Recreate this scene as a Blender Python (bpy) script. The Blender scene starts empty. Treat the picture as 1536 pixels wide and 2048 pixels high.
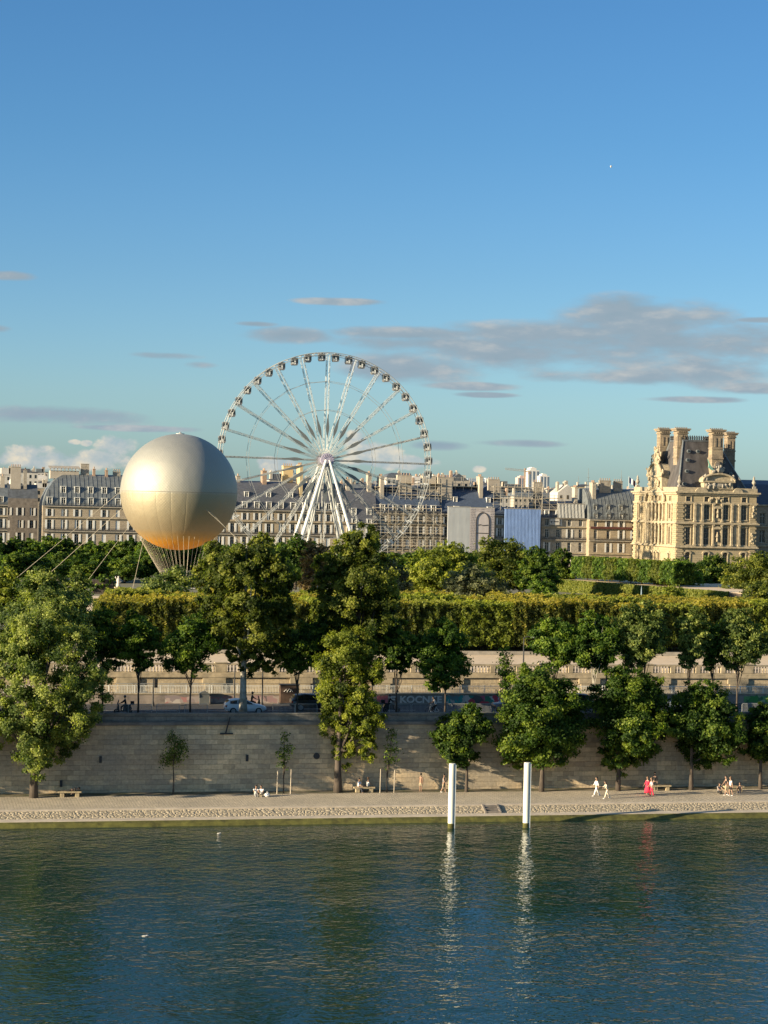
import bpy, bmesh, math, random
import numpy as np
from mathutils import Vector, Matrix
rad = math.radians
SC = bpy.context.scene
COL = SC.collection
rnd = random.Random(7)

# ------------------------------------------------------------------ frame
# world X runs along the river bank, Y away from the camera, Z up, water at Z = 0
FPX, ROLL, YAW, CAMZ, HORIZ = 4184.0, rad(1.25), rad(13.1), 28.5, 24.0
PITCH = math.atan(HORIZ / FPX)


def ray(px, py):
    u, v = px - 768, py - 1024
    a = u * math.cos(ROLL) + v * math.sin(ROLL)
    b = -u * math.sin(ROLL) + v * math.cos(ROLL)
    f = math.cos(PITCH) - (b / FPX) * math.sin(PITCH)
    z = -math.sin(PITCH) - (b / FPX) * math.cos(PITCH)
    r = a / FPX
    return (math.sin(YAW) * f + math.cos(YAW) * r, math.cos(YAW) * f - math.sin(YAW) * r, z)


def GT(px, py, t):
    d = ray(px, py)
    k = t / d[1]
    return d[0] * k, CAMZ + d[2] * k


def GZ(px, py, z):
    d = ray(px, py)
    k = (z - CAMZ) / d[2]
    return d[0] * k, d[1] * k


def GS(px, py, s):
    d = ray(px, py)
    k = s / d[0]
    return d[1] * k, CAMZ + d[2] * k


SUN_EL = rad(13.2)
SUN = Vector((-0.970 * math.cos(SUN_EL), -0.243 * math.cos(SUN_EL), math.sin(SUN_EL))).normalized()


# ------------------------------------------------------------------ objects
def tag(o, label=None, cat=None, group=None, kind=None):
    if label: o['label'] = label
    if cat: o['category'] = cat
    if group: o['group'] = group
    if kind: o['kind'] = kind
    return o


def thing(name, label, cat, loc=(0, 0, 0), group=None):
    o = bpy.data.objects.new(name, None)
    o.empty_display_size = 0.3
    COL.objects.link(o)
    o.location = loc
    return tag(o, label, cat, group)


def origin_of(p):
    v = Vector((0, 0, 0))
    while p is not None:
        v += p.location
        p = p.parent
    return v


def link(name, me, parent=None, loc=None):
    o = bpy.data.objects.new(name, me)
    COL.objects.link(o)
    if parent: o.parent = parent
    if loc is not None: o.location = loc
    return o


def copy_tree(o, parent=None):
    c = o.copy()
    COL.objects.link(c)
    c.parent = parent
    for ch in o.children:
        copy_tree(ch, c)
    return c


def place_copy(o, loc, rz=0.0, sc=1.0, label=None, group=None):
    c = copy_tree(o)
    c.location = loc
    c.rotation_euler = (0, 0, rz)
    c.scale = (sc, sc, sc) if not isinstance(sc, tuple) else sc
    if label: c['label'] = label
    if group: c['group'] = group
    return c


class MB:
    def __init__(self):
        self.v, self.f, self.m = [], [], []

    def face(self, pts, m=0):
        n = len(self.v)
        self.v += [tuple(p) for p in pts]
        self.f.append(tuple(range(n, n + len(pts))))
        self.m.append(m)

    def box(self, x0, x1, y0, y1, z0, z1, m=0):
        n = len(self.v)
        self.v += [(x0, y0, z0), (x1, y0, z0), (x1, y1, z0), (x0, y1, z0),
                   (x0, y0, z1), (x1, y0, z1), (x1, y1, z1), (x0, y1, z1)]
        for q in ((0, 3, 2, 1), (4, 5, 6, 7), (0, 1, 5, 4), (1, 2, 6, 5), (2, 3, 7, 6), (3, 0, 4, 7)):
            self.f.append(tuple(n + i for i in q))
            self.m.append(m)

    def cbox(self, c, sz, m=0):
        self.box(c[0] - sz[0] / 2, c[0] + sz[0] / 2, c[1] - sz[1] / 2, c[1] + sz[1] / 2, c[2] - sz[2] / 2, c[2] + sz[2] / 2, m)

    def bar(self, p, q, w, h=None, m=0):
        h = h or w
        self.tube([p, q], [1, 1], 4, m, sec=(w / 2, h / 2))

    def tube(self, pts, rads, n=8, m=0, sec=None, cap=True):
        pts = [Vector(p) for p in pts]
        rings = []
        d0 = (pts[1] - pts[0]).normalized()
        up = Vector((0, 0, 1)) if abs(d0.z) < 0.95 else Vector((0, 1, 0))
        for i, p in enumerate(pts):
            d = pts[min(i + 1, len(pts) - 1)] - pts[max(i - 1, 0)]
            d.normalize()
            a = d.cross(up)
            if a.length < 1e-6: a = d.orthogonal()
            a.normalize()
            b = a.cross(d)
            b.normalize()
            ring = []
            for k in range(n):
                if sec:
                    sx, sy = [(1, 1), (-1, 1), (-1, -1), (1, -1)][k]
                    q = p + a * sx * sec[0] + b * sy * sec[1]
                else:
                    an = 2 * math.pi * k / n
                    q = p + (a * math.cos(an) + b * math.sin(an)) * rads[i]
                ring.append(len(self.v))
                self.v.append(tuple(q))
            rings.append(ring)
        for i in range(len(rings) - 1):
            for k in range(n):
                self.f.append((rings[i][k], rings[i][(k + 1) % n], rings[i + 1][(k + 1) % n], rings[i + 1][k]))
                self.m.append(m)
        if cap:
            self.f.append(tuple(reversed(rings[0])))
            self.f.append(tuple(rings[-1]))
            self.m += [m, m]

    def lathe(self, prof, n=12, c=(0, 0, 0), m=0, ang=2 * math.pi, a0=0.0):
        full = ang > 6.28
        cols = n if full else n + 1
        base = len(self.v)
        for r, z in prof:
            for k in range(cols):
                a = a0 + ang * k / n
                self.v.append((c[0] + r * math.cos(a), c[1] + r * math.sin(a), c[2] + z))
        for i in range(len(prof) - 1):
            for k in range(n):
                k2 = (k + 1) % cols
                self.f.append((base + i * cols + k, base + i * cols + k2, base + (i + 1) * cols + k2, base + (i + 1) * cols + k))
                self.m.append(m)
        if full:
            self.f.append(tuple(base + k for k in reversed(range(n))))
            self.f.append(tuple(base + (len(prof) - 1) * cols + k for k in range(n)))
            self.m += [m, m]

    def ell(self, c, r, n=10, k=6, m=0):
        self.lathe([(max(0.001, math.sin(math.pi * i / k)) * 1.0, -math.cos(math.pi * i / k)) for i in range(k + 1)], n, (0, 0, 0), m)
        cnt = (k + 1) * n
        for i in range(len(self.v) - cnt, len(self.v)):
            x, y, z = self.v[i]
            self.v[i] = (c[0] + x * r[0], c[1] + y * r[1], c[2] + z * r[2])

    def prism(self, poly, fn, d0, d1, m=0):
        """poly of (u, w); fn(u, w, d) -> point; extruded from d0 to d1"""
        n = len(self.v)
        k = len(poly)
        self.v += [tuple(fn(u, w, d0)) for u, w in poly] + [tuple(fn(u, w, d1)) for u, w in poly]
        self.f.append(tuple(range(n, n + k)))
        self.f.append(tuple(range(n + 2 * k - 1, n + k - 1, -1)))
        self.m += [m, m]
        for i in range(k):
            j = (i + 1) % k
            self.f.append((n + i, n + k + i, n + k + j, n + j))
            self.m.append(m)

    def mesh(self, name, mats, off=(0, 0, 0), smooth=False, fix=True):
        me = bpy.data.meshes.new(name)
        ox, oy, oz = off
        me.from_pydata([(x - ox, y - oy, z - oz) for x, y, z in self.v], [], self.f)
        for m in (mats if isinstance(mats, (list, tuple)) else [mats]):
            me.materials.append(m)
        if any(self.m):
            me.polygons.foreach_set('material_index', self.m)
        if fix:
            bm = bmesh.new()
            bm.from_mesh(me)
            bmesh.ops.recalc_face_normals(bm, faces=bm.faces)
            bm.to_mesh(me)
            bm.free()
        if smooth:
            me.polygons.foreach_set('use_smooth', [True] * len(me.polygons))
        me.update()
        return me

    def build(self, name, mats, parent=None, smooth=False, fix=True):
        off = origin_of(parent) if parent else (0, 0, 0)
        return link(name, self.mesh(name, mats, off, smooth, fix), parent)


def ordinal(i):
    return ['first', 'second', 'third', 'fourth', 'fifth', 'sixth', 'seventh', 'eighth', 'ninth', 'tenth', 'eleventh', 'twelfth',
            'thirteenth', 'fourteenth', 'fifteenth', 'sixteenth', 'seventeenth', 'eighteenth', 'nineteenth', 'twentieth',
            'twenty-first', 'twenty-second', 'twenty-third', 'twenty-fourth', 'twenty-fifth', 'twenty-sixth', 'twenty-seventh',
            'twenty-eighth', 'twenty-ninth', 'thirtieth'][i]


# ------------------------------------------------------------------ materials
def nodes_of(name):
    m = bpy.data.materials.new(name)
    m.use_nodes = True
    nt = m.node_tree
    nt.nodes.clear()
    out = nt.nodes.new('ShaderNodeOutputMaterial')
    return m, nt, out


def N(nt, typ, **kw):
    n = nt.nodes.new(typ)
    for k, v in kw.items():
        if k.startswith('i_'):
            key = k[2:]
            n.inputs[int(key) if key.isdigit() else key.replace('_', ' ')].default_value = v
        else:
            setattr(n, k, v)
    return n


def c4(c): return (c[0], c[1], c[2], 1.0)


def pmat(name, col, rough=0.8, var=0.2, scale=1.0, metal=0.0, bump=0.0, col2=None, spec=0.4, detail=4.0, stretch=(1, 1, 1)):
    m, nt, out = nodes_of(name)
    L = nt.links.new
    b = N(nt, 'ShaderNodeBsdfPrincipled', i_Roughness=rough, i_Metallic=metal)
    b.inputs['Specular IOR Level'].default_value = spec
    tc = N(nt, 'ShaderNodeTexCoord')
    mp = N(nt, 'ShaderNodeMapping')
    mp.inputs['Scale'].default_value = stretch
    L(tc.outputs['Object'], mp.inputs['Vector'])
    nz = N(nt, 'ShaderNodeTexNoise', i_Scale=scale, i_Detail=detail, i_Roughness=0.6)
    L(mp.outputs[0], nz.inputs['Vector'])
    cr = N(nt, 'ShaderNodeValToRGB')
    lo = col2 or tuple(x * (1 - var) for x in col)
    hi = tuple(min(1, x * (1 + var)) for x in col)
    cr.color_ramp.elements[0].position, cr.color_ramp.elements[1].position = 0.32, 0.68
    cr.color_ramp.elements[0].color, cr.color_ramp.elements[1].color = c4(lo), c4(hi)
    L(nz.outputs['Fac'], cr.inputs[0])
    L(cr.outputs[0], b.inputs['Base Color'])
    if bump:
        bp = N(nt, 'ShaderNodeBump', i_Strength=1.0, i_Distance=bump)
        L(nz.outputs['Fac'], bp.inputs['Height'])
        L(bp.outputs[0], b.inputs['Normal'])
    L(b.outputs[0], out.inputs[0])
    return m


def ashlar(name, c1, c2, mortar, bw, bh, msize=0.02, stain=None, bump=0.03, rough=0.9, flat=False, stain_amt=0.6, sscale=0.25, big=False):
    """coursed stone: object coordinates, (x + y, z) or (x, y) when flat"""
    m, nt, out = nodes_of(name)
    L = nt.links.new
    tc = N(nt, 'ShaderNodeTexCoord')
    sp = N(nt, 'ShaderNodeSeparateXYZ')
    L(tc.outputs['Object'], sp.inputs[0])
    cb = N(nt, 'ShaderNodeCombineXYZ')
    if flat:
        L(sp.outputs[0], cb.inputs[0])
        L(sp.outputs[1], cb.inputs[1])
    else:
        ad = N(nt, 'ShaderNodeMath', operation='ADD')
        L(sp.outputs[0], ad.inputs[0])
        L(sp.outputs[1], ad.inputs[1])
        L(ad.outputs[0], cb.inputs[0])
        L(sp.outputs[2], cb.inputs[1])
    # wobble so courses are not ruler straight
    br = N(nt, 'ShaderNodeTexBrick', offset=0.5, i_Scale=1.0)
    br.inputs['Color1'].default_value, br.inputs['Color2'].default_value = c4(c1), c4(c2)
    br.inputs['Mortar'].default_value = c4(mortar)
    br.inputs['Mortar Size'].default_value = msize
    br.inputs['Mortar Smooth'].default_value = 0.3
    br.inputs['Bias'].default_value = 0.0
    br.inputs['Brick Width'].default_value = bw
    br.inputs['Row Height'].default_value = bh
    wob = N(nt, 'ShaderNodeTexNoise', i_Scale=0.8, i_Detail=2.0)
    L(cb.outputs[0], wob.inputs['Vector'])
    ws = N(nt, 'ShaderNodeVectorMath', operation='MULTIPLY_ADD')
    ws.inputs[1].default_value = (0.08, 0.08, 0)
    L(wob.outputs['Color'], ws.inputs[0])
    L(cb.outputs[0], ws.inputs[2])
    L(ws.outputs[0], br.inputs['Vector'])
    n1 = N(nt, 'ShaderNodeTexNoise', i_Scale=sscale, i_Detail=6.0, i_Roughness=0.65)
    L(cb.outputs[0], n1.inputs['Vector'])
    n2 = N(nt, 'ShaderNodeTexNoise', i_Scale=3.5, i_Detail=5.0, i_Roughness=0.7)
    L(cb.outputs[0], n2.inputs['Vector'])
    if big:
        b2 = N(nt, 'ShaderNodeTexBrick', offset=0.37, i_Scale=1.0)
        b2.inputs['Color1'].default_value, b2.inputs['Color2'].default_value = (.70, .72, .76, 1), (1.18, 1.12, 1.02, 1)
        b2.inputs['Mortar'].default_value = (.95, .95, .95, 1)
        b2.inputs['Mortar Size'].default_value = .004
        b2.inputs['Brick Width'].default_value = bw * 1.9
        b2.inputs['Row Height'].default_value = bh * 2
        L(ws.outputs[0], b2.inputs['Vector'])
        bm2 = N(nt, 'ShaderNodeMix', data_type='RGBA', blend_type='MULTIPLY')
        bm2.inputs[0].default_value = .85
        L(br.outputs['Color'], bm2.inputs[6])
        L(b2.outputs['Color'], bm2.inputs[7])
        bcol = bm2.outputs[2]
    else:
        bcol = br.outputs['Color']
    r1 = N(nt, 'ShaderNodeMapRange')
    r1.inputs[1].default_value, r1.inputs[2].default_value = 0.42, 0.66
    r1.inputs[3].default_value, r1.inputs[4].default_value = 0.0, stain_amt
    L(n1.outputs['Fac'], r1.inputs[0])
    mx = N(nt, 'ShaderNodeMix', data_type='RGBA')
    L(r1.outputs[0], mx.inputs[0])
    L(bcol, mx.inputs[6])
    mx.inputs[7].default_value = c4(stain or tuple(x * 0.5 for x in c1))
    r2 = N(nt, 'ShaderNodeMapRange')
    r2.inputs[1].default_value, r2.inputs[2].default_value = 0.3, 0.7
    r2.inputs[3].default_value, r2.inputs[4].default_value = 0.78, 1.2
    L(n2.outputs['Fac'], r2.inputs[0])
    mu = N(nt, 'ShaderNodeMix', data_type='RGBA', blend_type='MULTIPLY')
    mu.inputs[0].default_value = 1.0
    L(mx.outputs[2], mu.inputs[6])
    L(r2.outputs[0], mu.inputs[7])
    b = N(nt, 'ShaderNodeBsdfPrincipled', i_Roughness=rough)
    b.inputs['Specular IOR Level'].default_value = 0.25
    L(mu.outputs[2], b.inputs['Base Color'])
    hs = N(nt, 'ShaderNodeMath', operation='SUBTRACT')
    L(n2.outputs['Fac'], hs.inputs[0])
    L(br.outputs['Fac'], hs.inputs[1])
    bp = N(nt, 'ShaderNodeBump', i_Strength=1.0, i_Distance=bump)
    L(hs.outputs[0], bp.inputs['Height'])
    L(bp.outputs[0], b.inputs['Normal'])
    L(b.outputs[0], out.inputs[0])
    return m


def leafmat(name, dark, mid, light, trans=0.5):
    m, nt, out = nodes_of(name)
    L = nt.links.new
    at = N(nt, 'ShaderNodeAttribute', attribute_name='tint')
    oi = N(nt, 'ShaderNodeObjectInfo')
    mr = N(nt, 'ShaderNodeMath', operation='MULTIPLY_ADD')
    mr.inputs[1].default_value = 0.16
    L(oi.outputs['Random'], mr.inputs[0])
    L(at.outputs['Fac'], mr.inputs[2])
    cr = N(nt, 'ShaderNodeValToRGB')
    e = cr.color_ramp.elements
    e[0].position, e[0].color = 0.05, c4(dark)
    e[1].position, e[1].color = 1.0, c4(light)
    k = e.new(0.55)
    k.color = c4(mid)
    L(mr.outputs[0], cr.inputs[0])
    p = N(nt, 'ShaderNodeBsdfPrincipled', i_Roughness=0.6)
    p.inputs['Specular IOR Level'].default_value = 0.25
    L(cr.outputs[0], p.inputs['Base Color'])
    tr = N(nt, 'ShaderNodeBsdfTranslucent')
    hv = N(nt, 'ShaderNodeMix', data_type='RGBA', blend_type='MULTIPLY')
    hv.inputs[0].default_value = 1.0
    hv.inputs[7].default_value = (1.5, 1.6, 0.6, 1)
    L(cr.outputs[0], hv.inputs[6])
    L(hv.outputs[2], tr.inputs['Color'])
    ms = N(nt, 'ShaderNodeMixShader')
    ms.inputs[0].default_value = trans
    L(p.outputs[0], ms.inputs[1])
    L(tr.outputs[0], ms.inputs[2])
    L(ms.outputs[0], out.inputs[0])
    return m


M = {}
M['stone'] = ashlar('facade_stone', (.36, .30, .22), (.30, .25, .185), (.21, .18, .13), 1.4, .55, .02, (.2, .18, .15), .02, stain_amt=.35)
M['stone_warm'] = ashlar('facade_stone_warm', (.38, .31, .21), (.33, .265, .18), (.22, .18, .13), 1.3, .5, .02, (.19, .165, .13), .02, stain_amt=.55, sscale=.18)
M['stone_pale'] = ashlar('pale_stone', (.40, .325, .20), (.34, .275, .17), (.24, .19, .12), 1.6, .6, .02, (.27, .24, .19), .03, stain_amt=.4)
M['stone_trim'] = pmat('stone_trim', (.40, .33, .22), .85, .15, 1.2, bump=.02, col2=(.23, .195, .135))
M['stone_grey'] = pmat('weathered_stone', (.30, .27, .22), .9, .25, 1.2, bump=.02)
M['stone_dark'] = pmat('dark_stone', (.17, .15, .13), .9, .3, .9, bump=.02)  # plain dark tone; on the street gap house it stands for shade
M['quay_wall'] = ashlar('quay_masonry', (.68, .54, .35), (.43, .34, .225), (.42, .34, .23), 1.1, .46, .012, (.27, .245, .20), .03, stain_amt=.8, sscale=.13, big=True)
M['parapet'] = ashlar('parapet_stone', (.24, .22, .19), (.18, .17, .15), (.10, .10, .09), 1.9, .45, .02, (.09, .10, .09), .03, stain_amt=.8, sscale=.5)
M['terrace_wall'] = ashlar('terrace_masonry', (.52, .42, .27), (.42, .34, .22), (.25, .21, .16), 1.3, .45, .02, (.24, .21, .17), .03, stain_amt=.45)
M['sand'] = pmat('sand_gravel', (.60, .47, .32), .95, .12, 2.0, bump=.01)
M['slate'] = pmat('slate_roof', (.085, .09, .105), .55, .3, 1.5, bump=.02, stretch=(1, 1, 3))
M['slate_blue'] = pmat('blue_slate_roof', (.06, .08, .12), .5, .25, 1.5, stretch=(1, 1, 3))
M['slate_brown'] = pmat('weathered_slate', (.068, .063, .062), .6, .35, .6, bump=.02, stretch=(1, 1, .3))
M['zinc'] = pmat('zinc_roof', (.145, .16, .165), .45, .2, .8, metal=.2)
M['zinc_dark'] = pmat('dark_zinc', (.10, .11, .12), .5, .25, .8, metal=.2)
M['frame'] = pmat('window_paint', (.62, .60, .54), .6, .08, 3)
M['shutter'] = pmat('shutter_paint', (.58, .58, .55), .7, .1, 3)
M['glass'] = pmat('window_glass', (.02, .025, .03), .12, .5, .4, spec=.6)
M['dark_iron'] = pmat('dark_iron', (.03, .032, .035), .6, .2, 3)
M['white_metal'] = pmat('white_painted_metal', (.62, .63, .60), .45, .1, 2)
M['silver'] = pmat('silver_metal', (.33, .345, .335), .6, .12, .6, metal=.15)
M['grey_panel'] = pmat('grey_panel', (.16, .17, .165), .5, .2, .6, metal=.3)
M['asphalt'] = pmat('asphalt', (.038, .038, .04), .9, .25, 3, bump=.004)
M['pavement'] = pmat('pavement_stone', (.10, .095, .09), .9, .2, 2)
M['bark'] = pmat('bark_brown', (.075, .06, .048), .95, .4, 3, bump=.03, stretch=(1, 1, .3))
M['bark_pale'] = pmat('bark_plane', (.34, .32, .27), .9, .35, 1.8, bump=.01, col2=(.16, .15, .12))
M['cream'] = pmat('cream_render', (.36, .32, .26), .9, .12, .3)
M['ochre'] = pmat('ochre_render', (.44, .35, .20), .9, .12, .3)
M['white_wall'] = pmat('white_render', (.44, .42, .38), .9, .1, .3)
M['brick'] = pmat('chimney_brick', (.30, .21, .15), .9, .2, 1)
M['black'] = pmat('black_cloth', (.015, .015, .017), .8, .3, 5)
M['grass'] = pmat('grass', (.07, .105, .022), .95, .35, .5, bump=.03)
M['algae'] = pmat('algae', (.085, .082, .016), .85, .45, 1.2, bump=.08, detail=8)

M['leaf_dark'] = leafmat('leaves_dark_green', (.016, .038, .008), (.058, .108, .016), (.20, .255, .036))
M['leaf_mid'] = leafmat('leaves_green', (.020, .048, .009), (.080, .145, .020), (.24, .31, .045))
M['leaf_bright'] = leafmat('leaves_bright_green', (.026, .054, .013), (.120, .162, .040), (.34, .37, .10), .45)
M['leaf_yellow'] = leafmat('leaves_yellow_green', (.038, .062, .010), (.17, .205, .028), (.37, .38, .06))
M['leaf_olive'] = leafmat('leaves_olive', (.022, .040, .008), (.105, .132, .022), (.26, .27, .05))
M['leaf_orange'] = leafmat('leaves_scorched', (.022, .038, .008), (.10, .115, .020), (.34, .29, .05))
M['leaf_grey'] = leafmat('leaves_grey_green', (0.0380, 0.0481, 0.0253), (0.1368, 0.1530, 0.0805), (0.3060, 0.3060, 0.1620))
M['leaf_brown'] = leafmat('leaves_brown', (0.0380, 0.0304, 0.0177), (0.1610, 0.1207, 0.0644), (0.3060, 0.2340, 0.1260))


# ------------------------------------------------------------------ foliage
def crown_arrays(blobs, n, size, seed, clump=0.30, flat=0.75, warm_top=0.0, box=None):
    r = np.random.default_rng(seed)
    wts = np.array([b[3] * b[4] + b[4] * b[5] + b[3] * b[5] for b in blobs])
    wts = wts / wts.sum()
    P, C, T, CR = [], [], [], []
    allc = np.array([b[:3] for b in blobs])
    allr = np.array([b[3:6] for b in blobs])
    for b, w in zip(blobs, wts):
        nb = int(n * w)
        cr = clump * (b[3] * b[4] * b[5]) ** (1 / 3)
        nc = max(8, int(2.3 / (clump * clump)))
        d = r.normal(size=(nc, 3))
        d /= np.linalg.norm(d, axis=1)[:, None]
        if box:
            d = d / np.max(np.abs(d), axis=1)[:, None]
        rr = np.where(r.random(nc) < 0.72, r.uniform(.78, 1.0, nc), r.uniform(.25, .78, nc))
        rr = np.where(r.random(nc) < 0.10, r.uniform(1.0, 1.22, nc), rr)
        cc = d * rr[:, None] * np.array(b[3:6]) + np.array(b[:3])
        idx = r.integers(0, nc, nb)
        off = r.normal(size=(nb, 3)) * cr * np.array([.46, .46, .46 * flat])
        if box: off *= .8
        P.append(cc[idx] + off)
        C.append(np.tile(np.array(b[:3]), (nb, 1)))
        ct = r.uniform(0.0, 0.85, nc)
        T.append(ct[idx] + r.normal(size=nb) * .13)
    P, C, T = np.concatenate(P), np.concatenate(C), np.concatenate(T)
    if warm_top:
        zt = P[:, 2].max()
        z0 = P[:, 2].min()
        h = (P[:, 2] - z0) / (zt - z0)
        T = T + warm_top * np.clip((h - .72) / .25, 0, 1)
    T = np.clip(T, 0, 1)
    k = len(P)
    out = P - C
    out /= (np.linalg.norm(out, axis=1)[:, None] + 1e-6)
    nrm = out * .7 + np.array([0, 0, .35]) + r.normal(size=(k, 3)) * .55
    nrm /= np.linalg.norm(nrm, axis=1)[:, None]
    a = np.cross(nrm, r.normal(size=(k, 3)))
    a /= np.linalg.norm(a, axis=1)[:, None]
    bb = np.cross(nrm, a)
    s = size * r.uniform(.65, 1.35, k)[:, None]
    V = np.stack([P + a * s * .62, P + bb * s * .38 + nrm * s * .08, P - a * s * .62, P - bb * s * .38 + nrm * s * .08], 1)
    return V.reshape(-1, 3), T


def box_leaves(w, d, z0, z1, n, size, seed, warm):
    """leaves over the clipped faces of a box crown, a few inside"""
    r = np.random.default_rng(seed)
    ar = np.array([w * d, w * (z1 - z0), w * (z1 - z0), d * (z1 - z0), d * (z1 - z0), w * d * .4])
    f = r.choice(6, n, p=ar / ar.sum())
    u, v = r.uniform(-.5, .5, n), r.uniform(0, 1, n)
    P = np.zeros((n, 3))
    Nn = np.zeros((n, 3))
    zz = z0 + v * (z1 - z0)
    top = f == 0
    P[top] = np.stack([u * w, (v - .5) * d, np.full(n, z1)], 1)[top]
    Nn[top] = (0, 0, 1)
    for k, (sx_, sy_) in ((1, (0, -1)), (2, (0, 1)), (3, (-1, 0)), (4, (1, 0))):
        q = f == k
        P[q] = (np.stack([u * w, np.full(n, sy_ * d / 2), zz], 1) if sy_ else np.stack([np.full(n, sx_ * w / 2), u * d, zz], 1))[q]
        Nn[q] = (sx_, sy_, 0)
    q = f == 5
    P[q] = np.stack([u * w, (v - .5) * d, np.full(n, z0)], 1)[q]
    Nn[q] = (0, 0, -1)
    lump = np.zeros(n)
    for _ in range(9):
        kv = r.normal(size=3) * r.uniform(1.2, 4.2)
        lump += .075 * np.sin(P @ kv + r.uniform(0, 6.28))
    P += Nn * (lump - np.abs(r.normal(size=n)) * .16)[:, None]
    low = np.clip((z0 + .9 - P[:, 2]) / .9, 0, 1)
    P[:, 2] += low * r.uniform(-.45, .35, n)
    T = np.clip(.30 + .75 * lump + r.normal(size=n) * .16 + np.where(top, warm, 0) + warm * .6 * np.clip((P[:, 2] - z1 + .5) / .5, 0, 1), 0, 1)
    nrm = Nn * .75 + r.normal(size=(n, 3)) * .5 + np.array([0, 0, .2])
    nrm /= np.linalg.norm(nrm, axis=1)[:, None]
    a = np.cross(nrm, r.normal(size=(n, 3)))
    a /= np.linalg.norm(a, axis=1)[:, None]
    b = np.cross(nrm, a)
    s = size * r.uniform(.65, 1.35, n)[:, None]
    V = np.stack([P + a * s * .62, P + b * s * .38, P - a * s * .62, P - b * s * .38], 1)
    return V.reshape(-1, 3), T


def leaf_mesh(name, V, T, mat):
    me = bpy.data.meshes.new(name)
    k = len(T)
    me.vertices.add(4 * k)
    me.vertices.foreach_set('co', V.astype(np.float32).ravel())
    me.loops.add(4 * k)
    me.loops.foreach_set('vertex_index', np.arange(4 * k, dtype=np.int32))
    me.polygons.add(k)
    me.polygons.foreach_set('loop_start', np.arange(0, 4 * k, 4, dtype=np.int32))
    at = me.attributes.new('tint', 'FLOAT', 'FACE')
    at.data.foreach_set('value', T.astype(np.float32))
    me.materials.append(mat)
    me.update(calc_edges=True)
    return me


def auto_blobs(w, z0, z1, k, seed, shape='oval', d=None):
    """overlapping lobes filling a crown w wide between z0 and z1"""
    r = random.Random(seed)
    d = d or w
    H = z1 - z0
    out = []
    for i in range(k):
        f = (i + .5) / k
        if shape == 'oval': env = math.sin(math.pi * (0.12 + .80 * f)) ** .7
        elif shape == 'cone': env = 1.02 - .78 * f
        elif shape == 'dome': env = math.sqrt(max(.05, 1 - (f * .95) ** 2))
        elif shape == 'round': env = math.sqrt(max(.08, 1 - (2 * f - 1) ** 2))
        else: env = .55 + .45 * f
        br = w * .5 * env
        an = r.uniform(0, 6.28) + i * 2.4
        lr = br * r.uniform(.48, .62)
        off = max(0.0, br - lr) * r.uniform(.75, 1.0)
        hz = min(H * .24, max(H * .12, lr * .8))
        z = z0 + hz * .8 + f * (H - 1.7 * hz)
        out.append((off * math.cos(an), off * math.sin(an) * d / w, z, lr, lr * d / w, hz))
    out.append((0, 0, z0 + H * .5, w * .28, d * .28, H * .38))
    return out


def trunk_mesh(name, base_r, fork_z, blobs, lean=(0, 0), seed=0, mat=None, top_z=None, limbs=8):
    r = random.Random(seed)
    mb = MB()
    tz = top_z or max(b[2] for b in blobs)
    pts, rr = [], []
    for i in range(7):
        f = i / 6
        z = -.15 + f * (tz + .15)
        pts.append((lean[0] * f + r.uniform(-.06, .06) * (i > 0), lean[1] * f + r.uniform(-.06, .06) * (i > 0), z))
        rr.append(base_r * (1.25 if i == 0 else 1.0) * (1 - .82 * f))
    mb.tube(pts, rr, 8)
    for b in blobs[:limbs]:
        zf = min(fork_z * r.uniform(.85, 1.3), b[2] - .2)
        f = max(0.05, zf / tz)
        p0 = (lean[0] * f, lean[1] * f, zf)
        p1 = (p0[0] * .6 + b[0] * .4 + r.uniform(-.2, .2), p0[1] * .6 + b[1] * .4, p0[2] * .55 + b[2] * .45)
        p2 = (b[0], b[1], b[2] + b[5] * .4)
        br = base_r * (1 - .7 * f) * .55
        mb.tube([p0, p1, p2], [br, br * .65, br * .25], 6)
    return mb.mesh(name, mat, (0, 0, 0), True)


def make_tree(name, label, base, blobs, leaf, n, size, trunk_r, fork_z, seed, bark='bark', group=None, lean=(0, 0), clump=.30,
              flat=.75, warm_top=0., box=None, cat='tree', limbs=8, top_z=None, fit=None):
    t = thing(name, label, cat, base, group)
    V, T = crown_arrays(blobs, n, size, seed, clump, flat, warm_top, box)
    if fit:
        blobs = [list(b) for b in blobs]
        for ax, (lo, hi) in ((0, fit[:2]), (2, fit[2:])):
            a_, b_ = np.percentile(V[:, ax], (.35, 99.65))
            k_ = (hi - lo) / (b_ - a_)
            C_ = V.reshape(-1, 4, 3)
            c_ = C_[:, :, ax].mean(1)
            C_[:, :, ax] += (lo + (c_ - a_) * k_ - c_)[:, None]
            V = C_.reshape(-1, 3)
            for b in blobs:
                b[ax] = lo + (b[ax] - a_) * k_
                b[3 + ax] *= k_
    link('trunk', trunk_mesh('trunk', trunk_r, fork_z, blobs, lean, seed, M[bark], top_z, limbs), t)
    link('crown', leaf_mesh('crown', V, T, M[leaf]), t)
    return t
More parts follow.
